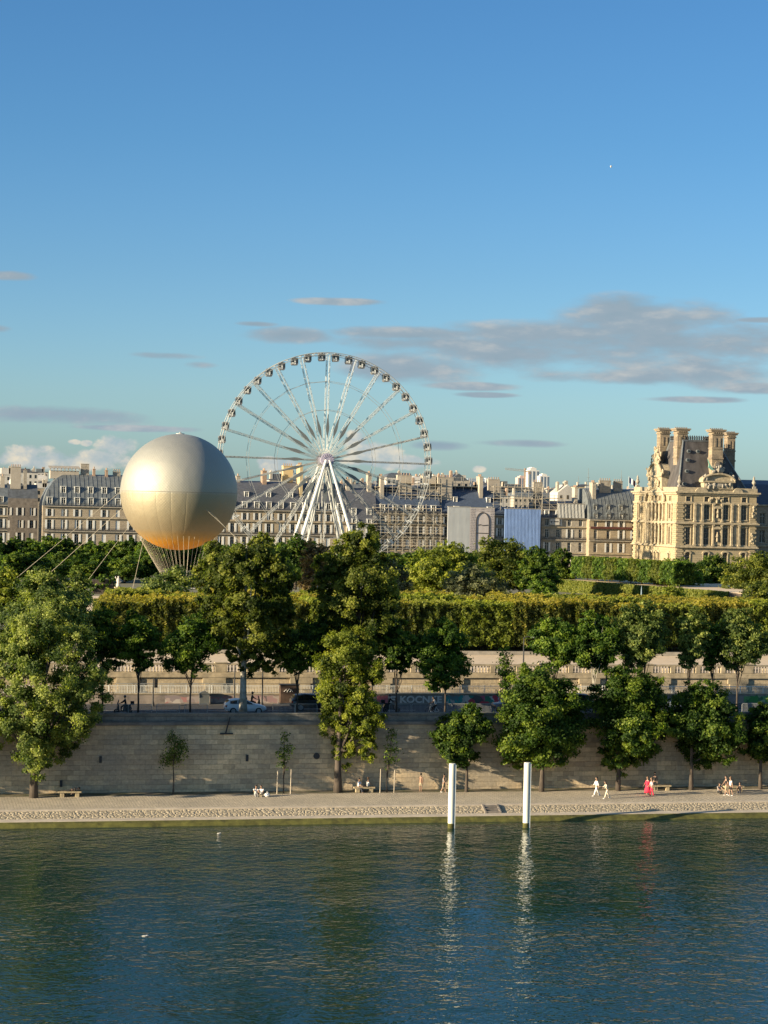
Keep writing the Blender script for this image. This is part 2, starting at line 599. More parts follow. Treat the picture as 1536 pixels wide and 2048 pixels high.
# ------------------------------------------------------------------ camera, sun, sky
cam_d = bpy.data.cameras.new('camera')
cam_d.sensor_fit = 'HORIZONTAL'
cam_d.sensor_width = 36.0
cam_d.lens = 36.0 * FPX / 1536.0
cam_d.clip_start, cam_d.clip_end = 1.0, 60000.0
cam = bpy.data.objects.new('camera', cam_d)
COL.objects.link(cam)
Fh = Vector((math.sin(YAW), math.cos(YAW), 0))
Rv = Vector((math.cos(YAW), -math.sin(YAW), 0))
Zv = Vector((0, 0, 1))
Fw = Fh * math.cos(PITCH) - Zv * math.sin(PITCH)
Uw = Fh * math.sin(PITCH) + Zv * math.cos(PITCH)
cx = Rv * math.cos(ROLL) + Uw * math.sin(ROLL)
cy = -Rv * math.sin(ROLL) + Uw * math.cos(ROLL)
mw = Matrix((cx, cy, -Fw)).transposed().to_4x4()
mw.translation = (0, 0, CAMZ)
cam.matrix_world = mw
SC.camera = cam

sd = bpy.data.lights.new('sun', 'SUN')
sd.energy, sd.angle, sd.color = 5.0, rad(.53), (1.0, .82, .56)
so = bpy.data.objects.new('sun', sd)
COL.objects.link(so)
so.rotation_euler = (-SUN).to_track_quat('-Z', 'Y').to_euler()
so.location = (-200, -60, 200)

SC.view_settings.view_transform = 'Standard'
SC.view_settings.look = 'None'
SC.view_settings.exposure = 1.4
SC.view_settings.gamma = 1.0
SC.render.engine = 'CYCLES'
SC.cycles.max_bounces = 6
SC.cycles.diffuse_bounces = 3
SC.cycles.glossy_bounces = 3
SC.cycles.transparent_max_bounces = 6

W = bpy.data.worlds.new('World')
SC.world = W
W.use_nodes = True
nt = W.node_tree
nt.nodes.clear()
L = nt.links.new
wout = N(nt, 'ShaderNodeOutputWorld')
bg = N(nt, 'ShaderNodeBackground', i_Strength=0.10)
sky = N(nt, 'ShaderNodeTexSky', sky_type='NISHITA', sun_disc=False)
sky.sun_elevation = SUN_EL
sky.sun_rotation = math.atan2(SUN.x, SUN.y)
sky.altitude = 50
sky.air_density, sky.dust_density, sky.ozone_density = 1.0, 0.6, 1.6
# clouds live in the sky: a density over azimuth and elevation
tc = N(nt, 'ShaderNodeTexCoord')
sp = N(nt, 'ShaderNodeSeparateXYZ')
L(tc.outputs['Generated'], sp.inputs[0])
az = N(nt, 'ShaderNodeMath', operation='ARCTAN2')
L(sp.outputs[0], az.inputs[0])
L(sp.outputs[1], az.inputs[1])
el = N(nt, 'ShaderNodeMath', operation='ARCSINE')
L(sp.outputs[2], el.inputs[0])
pv = N(nt, 'ShaderNodeCombineXYZ')
L(az.outputs[0], pv.inputs[0])
L(el.outputs[0], pv.inputs[1])


def azel(px, py):
    d = Vector(ray(px, py)).normalized()
    return math.atan2(d.x, d.y), math.asin(d.z)


def cloud_field(ells, nscale, namp, stretch, lo, hi, thr_detail=7.0):
    cur = None
    for px, py, rx, ry in ells:
        a, e = azel(px, py)
        ia, ie = FPX / (rx * 1.22), FPX / (ry * 1.25)
        ma = N(nt, 'ShaderNodeVectorMath', operation='MULTIPLY_ADD')
        L(pv.outputs[0], ma.inputs[0])
        ma.inputs[1].default_value = (ia, ie, 0)
        ma.inputs[2].default_value = (-a * ia, -e * ie, 0)
        dt = N(nt, 'ShaderNodeVectorMath', operation='DOT_PRODUCT')
        L(ma.outputs[0], dt.inputs[0])
        L(ma.outputs[0], dt.inputs[1])
        if cur is None:
            cur = dt.outputs['Value']
        else:
            mn = N(nt, 'ShaderNodeMath', operation='SMOOTH_MIN')
            mn.inputs[2].default_value = 0.25
            L(cur, mn.inputs[0])
            L(dt.outputs['Value'], mn.inputs[1])
            cur = mn.outputs[0]
    mp = N(nt, 'ShaderNodeMapping')
    mp.inputs['Scale'].default_value = stretch
    L(pv.outputs[0], mp.inputs[0])
    nz = N(nt, 'ShaderNodeTexNoise', i_Scale=nscale, i_Detail=thr_detail, i_Roughness=0.58)
    L(mp.outputs[0], nz.inputs['Vector'])
    s = N(nt, 'ShaderNodeMath', operation='MULTIPLY_ADD')
    L(nz.outputs['Fac'], s.inputs[0])
    s.inputs[1].default_value = namp
    s.inputs[2].default_value = 1.0 - namp * .5
    sub = N(nt, 'ShaderNodeMath', operation='SUBTRACT')
    L(s.outputs[0], sub.inputs[0])
    L(cur, sub.inputs[1])
    mr = N(nt, 'ShaderNodeMapRange', interpolation_type='SMOOTHSTEP')
    mr.inputs[1].default_value, mr.inputs[2].default_value = lo, hi
    L(sub.outputs[0], mr.inputs[0])
    # the side towards the sun is brighter: difference of the noise a step sunward
    mo = N(nt, 'ShaderNodeVectorMath', operation='ADD')
    L(mp.outputs[0], mo.inputs[0])
    mo.inputs[1].default_value = (-.006 * stretch[0], .0035 * stretch[1], 0)
    n2 = N(nt, 'ShaderNodeTexNoise', i_Scale=nscale, i_Detail=thr_detail, i_Roughness=0.58)
    L(mo.outputs[0], n2.inputs['Vector'])
    df = N(nt, 'ShaderNodeMath', operation='SUBTRACT')
    L(nz.outputs['Fac'], df.inputs[0])
    L(n2.outputs['Fac'], df.inputs[1])
    lt = N(nt, 'ShaderNodeMath', operation='MULTIPLY_ADD')
    L(df.outputs[0], lt.inputs[0])
    lt.inputs[1].default_value = 1.5
    lt.inputs[2].default_value = 0.5
    return mr.outputs[0], lt.outputs[0], sub.outputs[0]


grey = [(1200, 700, 330, 52), (1420, 735, 170, 40), (900, 690, 190, 20), (1310, 690, 250, 40), (1130, 712, 220, 26), (1290, 640, 180, 42), (1120, 668, 250, 30), (1460, 690, 190, 42), (850, 668, 160, 14), (1010, 705, 250, 22), (830, 735, 130, 34),
        (1230, 752, 190, 18), (1480, 745, 110, 18), (1510, 775, 70, 12), (930, 772, 100, 8), (560, 672, 90, 16), (680, 603, 85, 7), (18, 552, 50, 9),
        (345, 712, 80, 8), (400, 730, 40, 8), (90, 832, 190, 18), (250, 856, 130, 6), (1025, 887, 90, 8), (1390, 799, 90, 6), (880, 892, 70, 10),
        (-5, 658, 30, 9), (510, 648, 40, 5), (965, 790, 60, 5), (1530, 640, 60, 6)]
cum = [(50, 908, 60, 18), (235, 892, 42, 18), (195, 915, 60, 14), (150, 884, 14, 5), (172, 886, 12, 6), (712, 880, 26, 20), (750, 905, 50, 24),
       (560, 932, 44, 14), (535, 925, 20, 10), (957, 938, 15, 7), (120, 920, 150, 18), (800, 925, 90, 14)]
# a third soft layer of pale vapour along the horizon
ds, ns, vs = cloud_field(grey, 17.0, 2.9, (1.0, 3.0, 1.0), 0.0, .95, 8.0)
dc, nc_, vc = cloud_field(cum, 60.0, 3.4, (1.0, 1.25, 1.0), 0.12, .75, 9.0)


def mixc(f, a, b):
    m = N(nt, 'ShaderNodeMix', data_type='RGBA')
    if isinstance(f, float): m.inputs[0].default_value = f
    else: L(f, m.inputs[0])
    for i, x in ((6, a), (7, b)):
        if isinstance(x, tuple): m.inputs[i].default_value = x
        else: L(x, m.inputs[i])
    return m.outputs[2]


def tint_ramp(src, stops):
    cr = N(nt, 'ShaderNodeValToRGB')
    els = cr.color_ramp.elements
    els[0].position, els[0].color = stops[0]
    els[1].position, els[1].color = stops[-1]
    for p, c in stops[1:-1]:
        els.new(p).color = c
    L(src, cr.inputs[0])
    return cr.outputs[0]


gs = N(nt, 'ShaderNodeMix', data_type='RGBA', blend_type='MULTIPLY')
gs.inputs[0].default_value = 1.0
L(sky.outputs[0], gs.inputs[6])
eln = N(nt, 'ShaderNodeMath', operation='DIVIDE')
L(el.outputs[0], eln.inputs[0])
eln.inputs[1].default_value = math.pi / 2
L(tint_ramp(eln.outputs[0], [(0.010, (0.324, 0.495, 0.792, 1)), (0.032, (0.324, 0.477, 0.711, 1)), (0.069, (0.261, 0.423, 0.630, 1)), (0.108, (0.216, 0.396, 0.594, 1)), (0.149, (0.198, 0.378, 0.576, 1)), (0.260, (0.270, 0.420, 0.530, 1)), (0.500, (0.780, 0.800, 0.820, 1))]), gs.inputs[7])
SKYTINT = gs
gscol = tint_ramp(ns, [(.18, (1.0, 1.41, 1.72, 1)), (.52, (1.24, 1.57, 1.84, 1)), (.80, (2.05, 2.12, 2.12, 1))])
cucol = tint_ramp(nc_, [(.25, (1.55, 1.9, 2.1, 1)), (.50, (2.1, 2.2, 2.2, 1)), (.78, (3.4, 2.95, 2.3, 1))])
fs = N(nt, 'ShaderNodeMath', operation='MULTIPLY')
L(ds, fs.inputs[0])
fs.inputs[1].default_value = 0.97
fc = N(nt, 'ShaderNodeMath', operation='MULTIPLY')
L(dc, fc.inputs[0])
fc.inputs[1].default_value = 0.8
col = mixc(fc.outputs[0], gs.outputs[2], cucol)
col = mixc(fs.outputs[0], col, gscol)
L(col, bg.inputs['Color'])
L(bg.outputs[0], wout.inputs[0])

# ------------------------------------------------------------------ river, quay, wall, road, terrace, garden ground
T_WATER, T_COPE, T_WALL = 179.3, 182.75, 191.8
Z_QUAY, Z_ROAD, Z_TERR, Z_GARD = 1.05, 7.5, 10.3, 7.6
SL, SR = -420.0, 620.0

wm, nt2, out2 = nodes_of('river_water')
L2 = nt2.links.new
pb = N(nt2, 'ShaderNodeBsdfPrincipled', i_Roughness=0.035, i_IOR=1.333)
pb.inputs['Base Color'].default_value = (.007, .030, .025, 1)
tc2 = N(nt2, 'ShaderNodeTexCoord')
hsum = None
for sc_, st, amp, det, rt in ((.09, (1, 1.2, 1), .35, 2, .2), (.40, (1, 1.2, 1), .13, 2, .6), (1.05, (1, 1.2, 1), .115, 2, -.5), (2.4, (1, 1.1, 1), .045, 2, .3)):
    mp2 = N(nt2, 'ShaderNodeMapping')
    mp2.inputs['Scale'].default_value = st
    mp2.inputs['Rotation'].default_value = (0, 0, rt)
    L2(tc2.outputs['Object'], mp2.inputs[0])
    nz2 = N(nt2, 'ShaderNodeTexNoise', i_Scale=sc_, i_Detail=det, i_Roughness=.55)
    L2(mp2.outputs[0], nz2.inputs['Vector'])
    ml = N(nt2, 'ShaderNodeMath', operation='MULTIPLY')
    ml.inputs[1].default_value = amp
    L2(nz2.outputs['Fac'], ml.inputs[0])
    if hsum is None: hsum = ml.outputs[0]
    else:
        ad = N(nt2, 'ShaderNodeMath', operation='ADD')
        L2(hsum, ad.inputs[0])
        L2(ml.outputs[0], ad.inputs[1])
        hsum = ad.outputs[0]
# wind patches: ripples grow and fade over tens of metres
gp = N(nt2, 'ShaderNodeTexNoise', i_Scale=.035, i_Detail=2.0)
L2(tc2.outputs['Object'], gp.inputs['Vector'])
gr = N(nt2, 'ShaderNodeMapRange')
gr.inputs[1].default_value, gr.inputs[2].default_value, gr.inputs[3].default_value, gr.inputs[4].default_value = .35, .65, .45, 1.15
L2(gp.outputs['Fac'], gr.inputs[0])
bp2 = N(nt2, 'ShaderNodeBump', i_Distance=1.0)
L2(gr.outputs[0], bp2.inputs['Strength'])
L2(hsum, bp2.inputs['Height'])
L2(bp2.outputs[0], pb.inputs['Normal'])
L2(pb.outputs[0], out2.inputs[0])


def structure(name, mb, mat, label=None):
    o = mb.build(name, mat)
    o['kind'] = 'structure'
    return o


mb = MB()
mb.face([(-3000, -400, 0), (3000, -400, 0), (3000, 192.5, 0), (-3000, 192.5, 0)])
structure('river', mb, wm)

# quay: algae skirt, pale ledge, sloping pitched stone, coping, cobbles, earth strip
M['cobble'] = ashlar('quay_cobbles', (.62, .53, .39), (.51, .44, .33), (.30, .26, .20), .55, .32, .05, (.24, .22, .18), .05, flat=True, stain_amt=.5)
M['pitch'] = ashlar('pitched_stone', (.36, .31, .23), (.26, .22, .17), (.12, .105, .08), .62, .36, .06, (.17, .15, .11), .14, stain_amt=.5, sscale=.6)
_m = M['pitch']
_nt = _m.node_tree
_pb = [q for q in _nt.nodes if q.type == 'BSDF_PRINCIPLED'][0]
_tc = [q for q in _nt.nodes if q.type == 'TEX_COORD'][0]
_vo = N(_nt, 'ShaderNodeTexVoronoi', i_Scale=2.6, feature='DISTANCE_TO_EDGE')
_mp = N(_nt, 'ShaderNodeMapping')
_mp.inputs['Scale'].default_value = (1, 1.5, 1.5)
_nt.links.new(_tc.outputs['Object'], _mp.inputs[0])
_nt.links.new(_mp.outputs[0], _vo.inputs['Vector'])
_mr = N(_nt, 'ShaderNodeMapRange')
_mr.inputs[1].default_value, _mr.inputs[2].default_value = 0.0, .22
_nt.links.new(_vo.outputs['Distance'], _mr.inputs[0])
_bp = N(_nt, 'ShaderNodeBump', i_Strength=1.0, i_Distance=.07)
_nt.links.new(_mr.outputs[0], _bp.inputs['Height'])
_nt.links.new(_bp.outputs[0], _pb.inputs['Normal'])
_vc = N(_nt, 'ShaderNodeTexVoronoi', i_Scale=2.6)
_nt.links.new(_mp.outputs[0], _vc.inputs['Vector'])
_sc = N(_nt, 'ShaderNodeSeparateColor')
_nt.links.new(_vc.outputs['Color'], _sc.inputs[0])
_cr = N(_nt, 'ShaderNodeValToRGB')
_cr.color_ramp.elements[0].color, _cr.color_ramp.elements[1].color = (.37, .315, .225, 1), (.44, .375, .27, 1)
_nt.links.new(_sc.outputs[0], _cr.inputs[0])
_ed = N(_nt, 'ShaderNodeMix', data_type='RGBA')
_ed.inputs[6].default_value = (.29, .245, .175, 1)
_nt.links.new(_mr.outputs[0], _ed.inputs[0])
_nt.links.new(_cr.outputs[0], _ed.inputs[7])
_nt.links.new(_ed.outputs[2], _pb.inputs['Base Color'])
M['ledge'] = pmat('pale_ledge_stone', (.44, .38, .30), .9, .16, 1.0, bump=.02)
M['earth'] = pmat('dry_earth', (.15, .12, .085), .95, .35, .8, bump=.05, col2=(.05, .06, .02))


def strip(prof, mat, name, segs=80, jag=0.0, s0=SL, s1=SR, seed=1):
    """profile of (t, z) swept along the bank"""
    r = random.Random(seed)
    m = MB()
    for i in range(segs + 1):
        s = s0 + (s1 - s0) * i / segs
        j = r.uniform(-jag, jag)
        for k, (t, z) in enumerate(prof):
            m.v.append((s, t + (j if k == 0 else 0), z))
    n = len(prof)
    for i in range(segs):
        for k in range(n - 1):
            m.f.append((i * n + k, (i + 1) * n + k, (i + 1) * n + k + 1, i * n + k + 1))
            m.m.append(0)
    return structure(name, m, mat)


strip([(179.15, -.2), (179.3, .0), (179.75, .28), (180.25, .40)], M['algae'], 'algae_bank', 1200, .16)
strip([(180.2, .36), (180.22, .42), (181.3, .47)], M['ledge'], 'quay_ledge')
strip([(181.3, .45), (182.55, .95)], M['pitch'], 'quay_slope')
strip([(182.55, .90), (182.55, 1.07), (183.0, 1.08), (183.0, 1.0)], M['ledge'], 'quay_coping')
strip([(183.0, 1.06), (190.2, 1.13)], M['cobble'], 'quay_paving')
strip([(190.2, 1.135), (192.2, 1.2)], M['earth'], 'earth_strip')

# steps cut in the pitched slope
ST0, ST1 = GZ(960, 1612, .8)[0], GZ(987, 1612, .8)[0]
t0 = thing('quay_steps', 'short flight of stone steps in the quay slope between the two white mooring posts', 'steps', (ST0, 181.6, .45))
for i in range(3):
    m = MB()
    m.box(ST0, ST1, 181.30 + i * .42, 182.6, .46 + i * .19, .64 + i * .19)
    m.build('step', M['stone_dark'], t0)
for q in (ST0 - .14, ST1):
    m = MB()
    m.prism([(181.25, .40), (182.6, .40), (182.6, 1.10), (182.4, 1.10), (181.25, .62)], lambda u, w, d: (d, u, w), q, q + .14)
    m.build('cheek_wall', M['stone_dark'], t0)

# quay wall with parapet
qw = thing('quay_wall', 'tall weathered ashlar river wall, stained grey and brown, along the lower quay', 'wall', (SL, T_WALL, 1.0))
m = MB()
m.box(SL, SR, T_WALL, T_WALL + .9, .9, 7.35)
m.build('wall_face', M['quay_wall'], qw)
m = MB()
m.box(SL, SR, T_WALL - .22, T_WALL + .8, 7.35, 7.62)
m.box(SL, SR, T_WALL - .10, T_WALL + .7, 7.62, 7.72)
m.build('string_course', M['stone_dark'], qw)
m = MB()
m.box(SL, SR, T_WALL + .05, T_WALL + .5, 7.72, 8.32)
m.build('parapet', M['parapet'], qw)
m = MB()
x = SL
while x < SR:
    ln = 1.9
    m.box(x + .012, x + ln - .012, T_WALL - .02, T_WALL + .57, 8.32, 8.45 + rnd.uniform(-.012, .012))
    x += ln
m.build('coping', M['parapet'], qw)
for px, py in ((633, 1512),):
    s, z = GT(px, py, T_WALL)
    m = MB()
    m.tube([(s, T_WALL - .10, z), (s, T_WALL + .02, z)], [.30, .30], 14)
    m.build('iron_ring', M['dark_iron'], qw)
for px, py in ((201, 1519), (494, 1516), (122, 1567)):
    s, z = GT(px, py, T_WALL)
    m = MB()
    m.box(s - .12, s + .12, T_WALL - .12, T_WALL + .02, z - .3, z + .3)
    m.build('iron_bracket', M['dark_iron'], qw)
s, z = GT(453, 1455, T_WALL)
m = MB()
m.bar((s + .25, T_WALL - .35, z + 1.0), (s - .1, T_WALL - .2, z - .5), .12)
m.box(s - .6, s + .6, T_WALL - .16, T_WALL + .02, z - .62, z - .5)
m.build('iron_stay', M['dark_iron'], qw)

m = MB()
m.box(SL, SR, T_WALL + .5, 198.2, 6.9, 7.62)
structure('pavement', m, M['pavement'])
m = MB()
m.box(SL, SR, 198.2, 198.45, 6.9, 7.626)
structure('kerb', m, M['stone_grey'])
m = MB()
m.box(SL, SR, 198.45, 208.4, 6.8, 7.5)
structure('road', m, M['asphalt'])
m = MB()
x = SL
while x < SR:
    m.face([(x, 203.3, 7.504), (x + 3, 203.3, 7.504), (x + 3, 203.42, 7.504), (x, 203.42, 7.504)])
    x += 6
structure('road_marking', m, M['white_metal'])
m = MB()
m.box(SL, SR, 208.4, 213.4, 6.8, 7.56)
structure('side_path', m, M['pavement'])

# low wall below the terrace wall with graffiti and a white railing
T_LOW, T_TERR = 209.4, 213.2
lw = thing('low_wall', 'long low roadside wall below the terrace, sprayed with white and coloured graffiti', 'wall', (50, T_LOW, 7.5))
m = MB()
m.box(SL, SR, T_LOW, T_LOW + .35, 7.4, 8.50)
m.build('wall_face', pmat('dirty_render', (.26, .22, .185), .9, .25, .9, col2=(.15, .13, .12)), lw)
m = MB()
m.box(SL, SR, T_LOW - .06, T_LOW + .42, 8.50, 8.60)
m.build('coping', M['stone_trim'], lw)


def graffiti_mat(name, cols, sc_):
    m_, n_, o_ = nodes_of(name)
    tc_ = N(n_, 'ShaderNodeTexCoord')
    nzw = N(n_, 'ShaderNodeTexNoise', i_Scale=1.6, i_Detail=2.0)
    n_.links.new(tc_.outputs['Object'], nzw.inputs['Vector'])
    va = N(n_, 'ShaderNodeVectorMath', operation='MULTIPLY_ADD')
    va.inputs[1].default_value = (.9, .9, .9)
    n_.links.new(nzw.outputs['Color'], va.inputs[0])
    n_.links.new(tc_.outputs['Object'], va.inputs[2])
    vo = N(n_, 'ShaderNodeTexVoronoi', i_Scale=sc_)
    n_.links.new(va.outputs[0], vo.inputs['Vector'])
    cr_ = N(n_, 'ShaderNodeValToRGB')
    cr_.color_ramp.interpolation = 'CONSTANT'
    e_ = cr_.color_ramp.elements
    e_[0].position, e_[0].color = 0, c4(cols[0])
    e_[1].position, e_[1].color = 1 - 1 / len(cols), c4(cols[-1])
    for i_, cc_ in enumerate(cols[1:-1]):
        e_.new((i_ + 1) / len(cols)).color = c4(cc_)
    sx_ = N(n_, 'ShaderNodeSeparateColor')
    n_.links.new(vo.outputs['Color'], sx_.inputs[0])
    n_.links.new(sx_.outputs[0], cr_.inputs[0])
    b_ = N(n_, 'ShaderNodeBsdfPrincipled', i_Roughness=.8)
    n_.links.new(cr_.outputs[0], b_.inputs['Base Color'])
    n_.links.new(b_.outputs[0], o_.inputs[0])
    return m_


def text_mesh(txt, size, extr=.004, bold=.02):
    cu = bpy.data.curves.new('lettering', 'FONT')
    cu.body = txt
    cu.size = size
    cu.extrude = extr
    cu.offset = bold
    cu.resolution_u = 3
    tmp = bpy.data.objects.new('lettering_tmp', cu)
    COL.objects.link(tmp)
    bpy.context.view_layer.update()
    me = bpy.data.meshes.new_from_object(tmp.evaluated_get(bpy.context.evaluated_depsgraph_get()))
    bpy.data.objects.remove(tmp)
    bpy.data.curves.remove(cu)
    return me


def lettering(txt, parent, x0, x1, y, z0, h, mat, name='lettering', bold=.02):
    me = text_mesh(txt, 1.0, .004, bold)
    xs = [v.co.x for v in me.vertices]
    ys = [v.co.y for v in me.vertices]
    sx = (x1 - x0) / (max(xs) - min(xs))
    sy = h / (max(ys) - min(ys))
    ox, oy = min(xs), min(ys)
    off = origin_of(parent)
    for v in me.vertices:
        X, Y, Z = v.co
        v.co = (x0 + (X - ox) * sx - off.x, y - Z - off.y, z0 + (Y - oy) * sy - off.z)
    me.materials.clear()
    me.materials.append(mat)
    return link(name, me, parent)


def gpatch(p0, p1, zlo, zhi, mat, name='graffiti'):
    s0_, s1_ = GT(p0, 1400, T_LOW)[0], GT(p1, 1400, T_LOW)[0]
    m_ = MB()
    r_ = random.Random(int(p0))
    n_ = 14
    top = [(s0_ + (s1_ - s0_) * i / n_, zhi + r_.uniform(-.16, .05)) for i in range(n_ + 1)]
    bot = [(s0_ + (s1_ - s0_) * i / n_, zlo + r_.uniform(-.03, .12)) for i in range(n_ + 1)]
    m_.prism(bot + top[::-1], lambda u, w, d: (u, d, w), T_LOW - .006, T_LOW + .002)
    return m_.build(name, mat, lw)


gw = pmat('spray_white', (.62, .60, .56), .8, .1, 3)
gpatch(754, 776, 7.58, 8.42, pmat('spray_pink', (.55, .16, .17), .8, .2, 3))
gpatch(776, 889, 7.55, 8.44, pmat('spray_grey', (.24, .215, .19), .8, .35, 1.6))
lettering('KOCNKE', lw, GT(800, 1400, T_LOW)[0], GT(884, 1400, T_LOW)[0], T_LOW - .016, 7.62, .74, gw, 'graffiti_letters', .035)
lettering('F', lw, GT(777, 1400, T_LOW)[0], GT(793, 1400, T_LOW)[0], T_LOW - .016, 7.62, .70, gw, 'graffiti_letters', .035)
gpatch(890, 930, 7.56, 8.42, graffiti_mat('spray_teal', [(.04, .28, .27), (.10, .2, .22), (.45, .45, .40), (.03, .33, .30)], 2.6))
gpatch(930, 1035, 7.56, 8.42, graffiti_mat('spray_mixed', [(.5, .06, .08), (.04, .25, .22), (.10, .09, .09), (.55, .5, .45), (.45, .10, .16), (.05, .2, .12)], 1.5))
gpatch(330, 470, 7.62, 8.35, graffiti_mat('spray_faded', [(.30, .26, .24), (.38, .30, .27), (.24, .2, .2), (.42, .38, .34), (.34, .17, .16)], 1.3))
gpatch(485, 562, 7.6, 8.4, graffiti_mat('spray_scrawl', [(.34, .29, .26), (.13, .11, .11), (.42, .35, .32), (.30, .2, .2)], 1.7))
gpatch(1488, 1560, 7.6, 8.42, graffiti_mat('spray_green', [(.05, .22, .05), (.12, .3, .1), (.05, .14, .06), (.3, .36, .2)], 1.4))


def railing(s0, s1, t, z0, z1, name, label, post=3.0, bar=.16, mat='white_metal'):
    o = thing(name, label, 'railing', (s0, t, z0))
    m_ = MB()
    m_.box(s0, s1, t - .025, t + .025, z1 - .06, z1)
    m_.build('top_rail', M[mat], o)
    m_ = MB()
    m_.box(s0, s1, t - .02, t + .02, z0 + .05, z0 + .10)
    m_.build('bottom_rail', M[mat], o)
    m_ = MB()
    x_ = s0
    while x_ < s1:
        m_.box(x_ - .014, x_ + .014, t - .012, t + .012, z0 + .1, z1 - .06)
        x_ += bar
    m_.build('bars', M[mat], o)
    x_ = s0
    k_ = 0
    while x_ < s1 and k_ < 95:
        m_ = MB()
        m_.box(x_ - .04, x_ + .04, t - .04, t + .04, z0 - .1, z1 + .04)
        m_.build('post', M[mat], o)
        x_ += post
        k_ += 1
    return o


railing(8, 118, T_LOW + .6, 8.45, 9.35, 'metal_railing', 'white metal railing with thin bars above the graffiti wall', 2.6)

# terrace wall, pilasters, cornice
tw = thing('terrace_wall', 'sunlit cream stone terrace wall with rusticated pilasters below the balustrade', 'wall', (50, T_TERR, 7.5))
m = MB()
m.box(SL, SR, T_TERR, T_TERR + 1.2, 7.3, 9.9)
m.build('wall_face', M['terrace_wall'], tw)
m = MB()
m.box(SL, SR, T_TERR - .18, T_TERR + 1.0, 9.9, 10.08)
m.box(SL, SR, T_TERR - .10, T_TERR + 1.0, 10.08, 10.32)
m.build('cornice', M['stone_trim'], tw)
pil = [GT(p, 1370, T_TERR)[0] for p in (255, 428, 602, 762, 905, 1020, 1178, 1320, 1475)]
for s in pil:
    m = MB()
    for k in range(4):
        hw = .95 if k % 2 == 0 else 1.18
        m.box(s - hw, s + hw, T_TERR - .2, T_TERR + .1, 7.5 + k * .6, 8.07 + k * .6)
    m.build('pilaster', M['stone_trim'], tw)
bl = thing('balustrade', 'long stone balustrade with rounded balusters on top of the terrace wall', 'balustrade', (50, T_TERR, 10.3))
BT = T_TERR + .25
m = MB()
m.box(SL, SR, BT - .22, BT + .22, 11.16, 11.34)
m.build('handrail', M['stone_trim'], bl)
m = MB()
m.box(SL, SR, BT - .24, BT + .24, 10.32, 10.46)
m.build('plinth', M['stone_trim'], bl)
prof = [(.09, 0), (.09, .05), (.05, .09), (.10, .25), (.085, .36), (.045, .52), (.06, .62), (.09, .66), (.09, .70)]
bmm = MB()
bmm.lathe(prof, 8)
bme = bmm.mesh('baluster', M['stone_trim'], smooth=True)
cnt = 0
rest = MB()
x = 2.0
piers = []
step = 2.9
k = 0
s = -2.0
while s < 140:
    m = MB()
    w = .62 if k % 4 == 0 else .25
    m.box(s - w, s + w, BT - .27, BT + .27, 10.46, 11.16)
    if w > .5: m.box(s - w - .05, s + w + .05, BT - .30, BT + .30, 11.34, 11.44)
    m.build('pier', M['stone_trim'], bl)
    nb = 7
    for i in range(nb):
        x = s + w + .18 + (step - .7) * i / (nb - 1) * .92
        if 16 < x < 58 and cnt < 98:
            link('baluster', bme, bl, Vector((x, BT, 10.46)) - bl.location)
            cnt += 1
        else:
            rest.lathe(prof, 6, (x, BT, 10.46))
    s += step
    k += 1
o = rest.build('baluster', M['stone_trim'], bl)
o['kind'] = 'stuff'

# terrace ground, inner kerb, lawn strip, garden ground out to the horizon
m = MB()
m.box(SL, SR, T_TERR + 1.2, 300, 6.0, Z_TERR)
structure('terrace', m, M['sand'])
m = MB()
m.box(SL, SR, 300, 322, 6.0, 9.0)
structure('terrace_step', m, M['grass'])
m = MB()
m.face([(-30000, 322, Z_GARD), (30000, 322, Z_GARD), (30000, 45000, Z_GARD), (-30000, 45000, Z_GARD)])
structure('ground', m, pmat('garden_ground', (.16, .15, .09), .95, .25, .05))
m = MB()
m.face([(-60, 322.5, Z_GARD + .01), (150, 322.5, Z_GARD + .01), (150, 372, Z_GARD + .01), (-60, 372, Z_GARD + .01)])
structure('lawn', m, M['grass'])
m = MB()
m.face([(-30, 374, Z_GARD + .012), (150, 374, Z_GARD + .012), (150, 430, Z_GARD + .012), (-30, 430, Z_GARD + .012)])
structure('gravel_path', m, M['sand'])
# low shaded border wall and strips under the clipped trees
m = MB()
m.box(SL, SR, 239.6, 240.0, Z_TERR - .2, Z_TERR + .45)
o = m.build('border_wall', M['stone_grey'])
tag(o, 'low grey border kerb between the sandy terrace walk and the clipped trees', 'low wall')
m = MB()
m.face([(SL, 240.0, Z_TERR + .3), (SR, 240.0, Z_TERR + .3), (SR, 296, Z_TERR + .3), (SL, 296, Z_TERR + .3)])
structure('tree_bed', m, M['earth'])

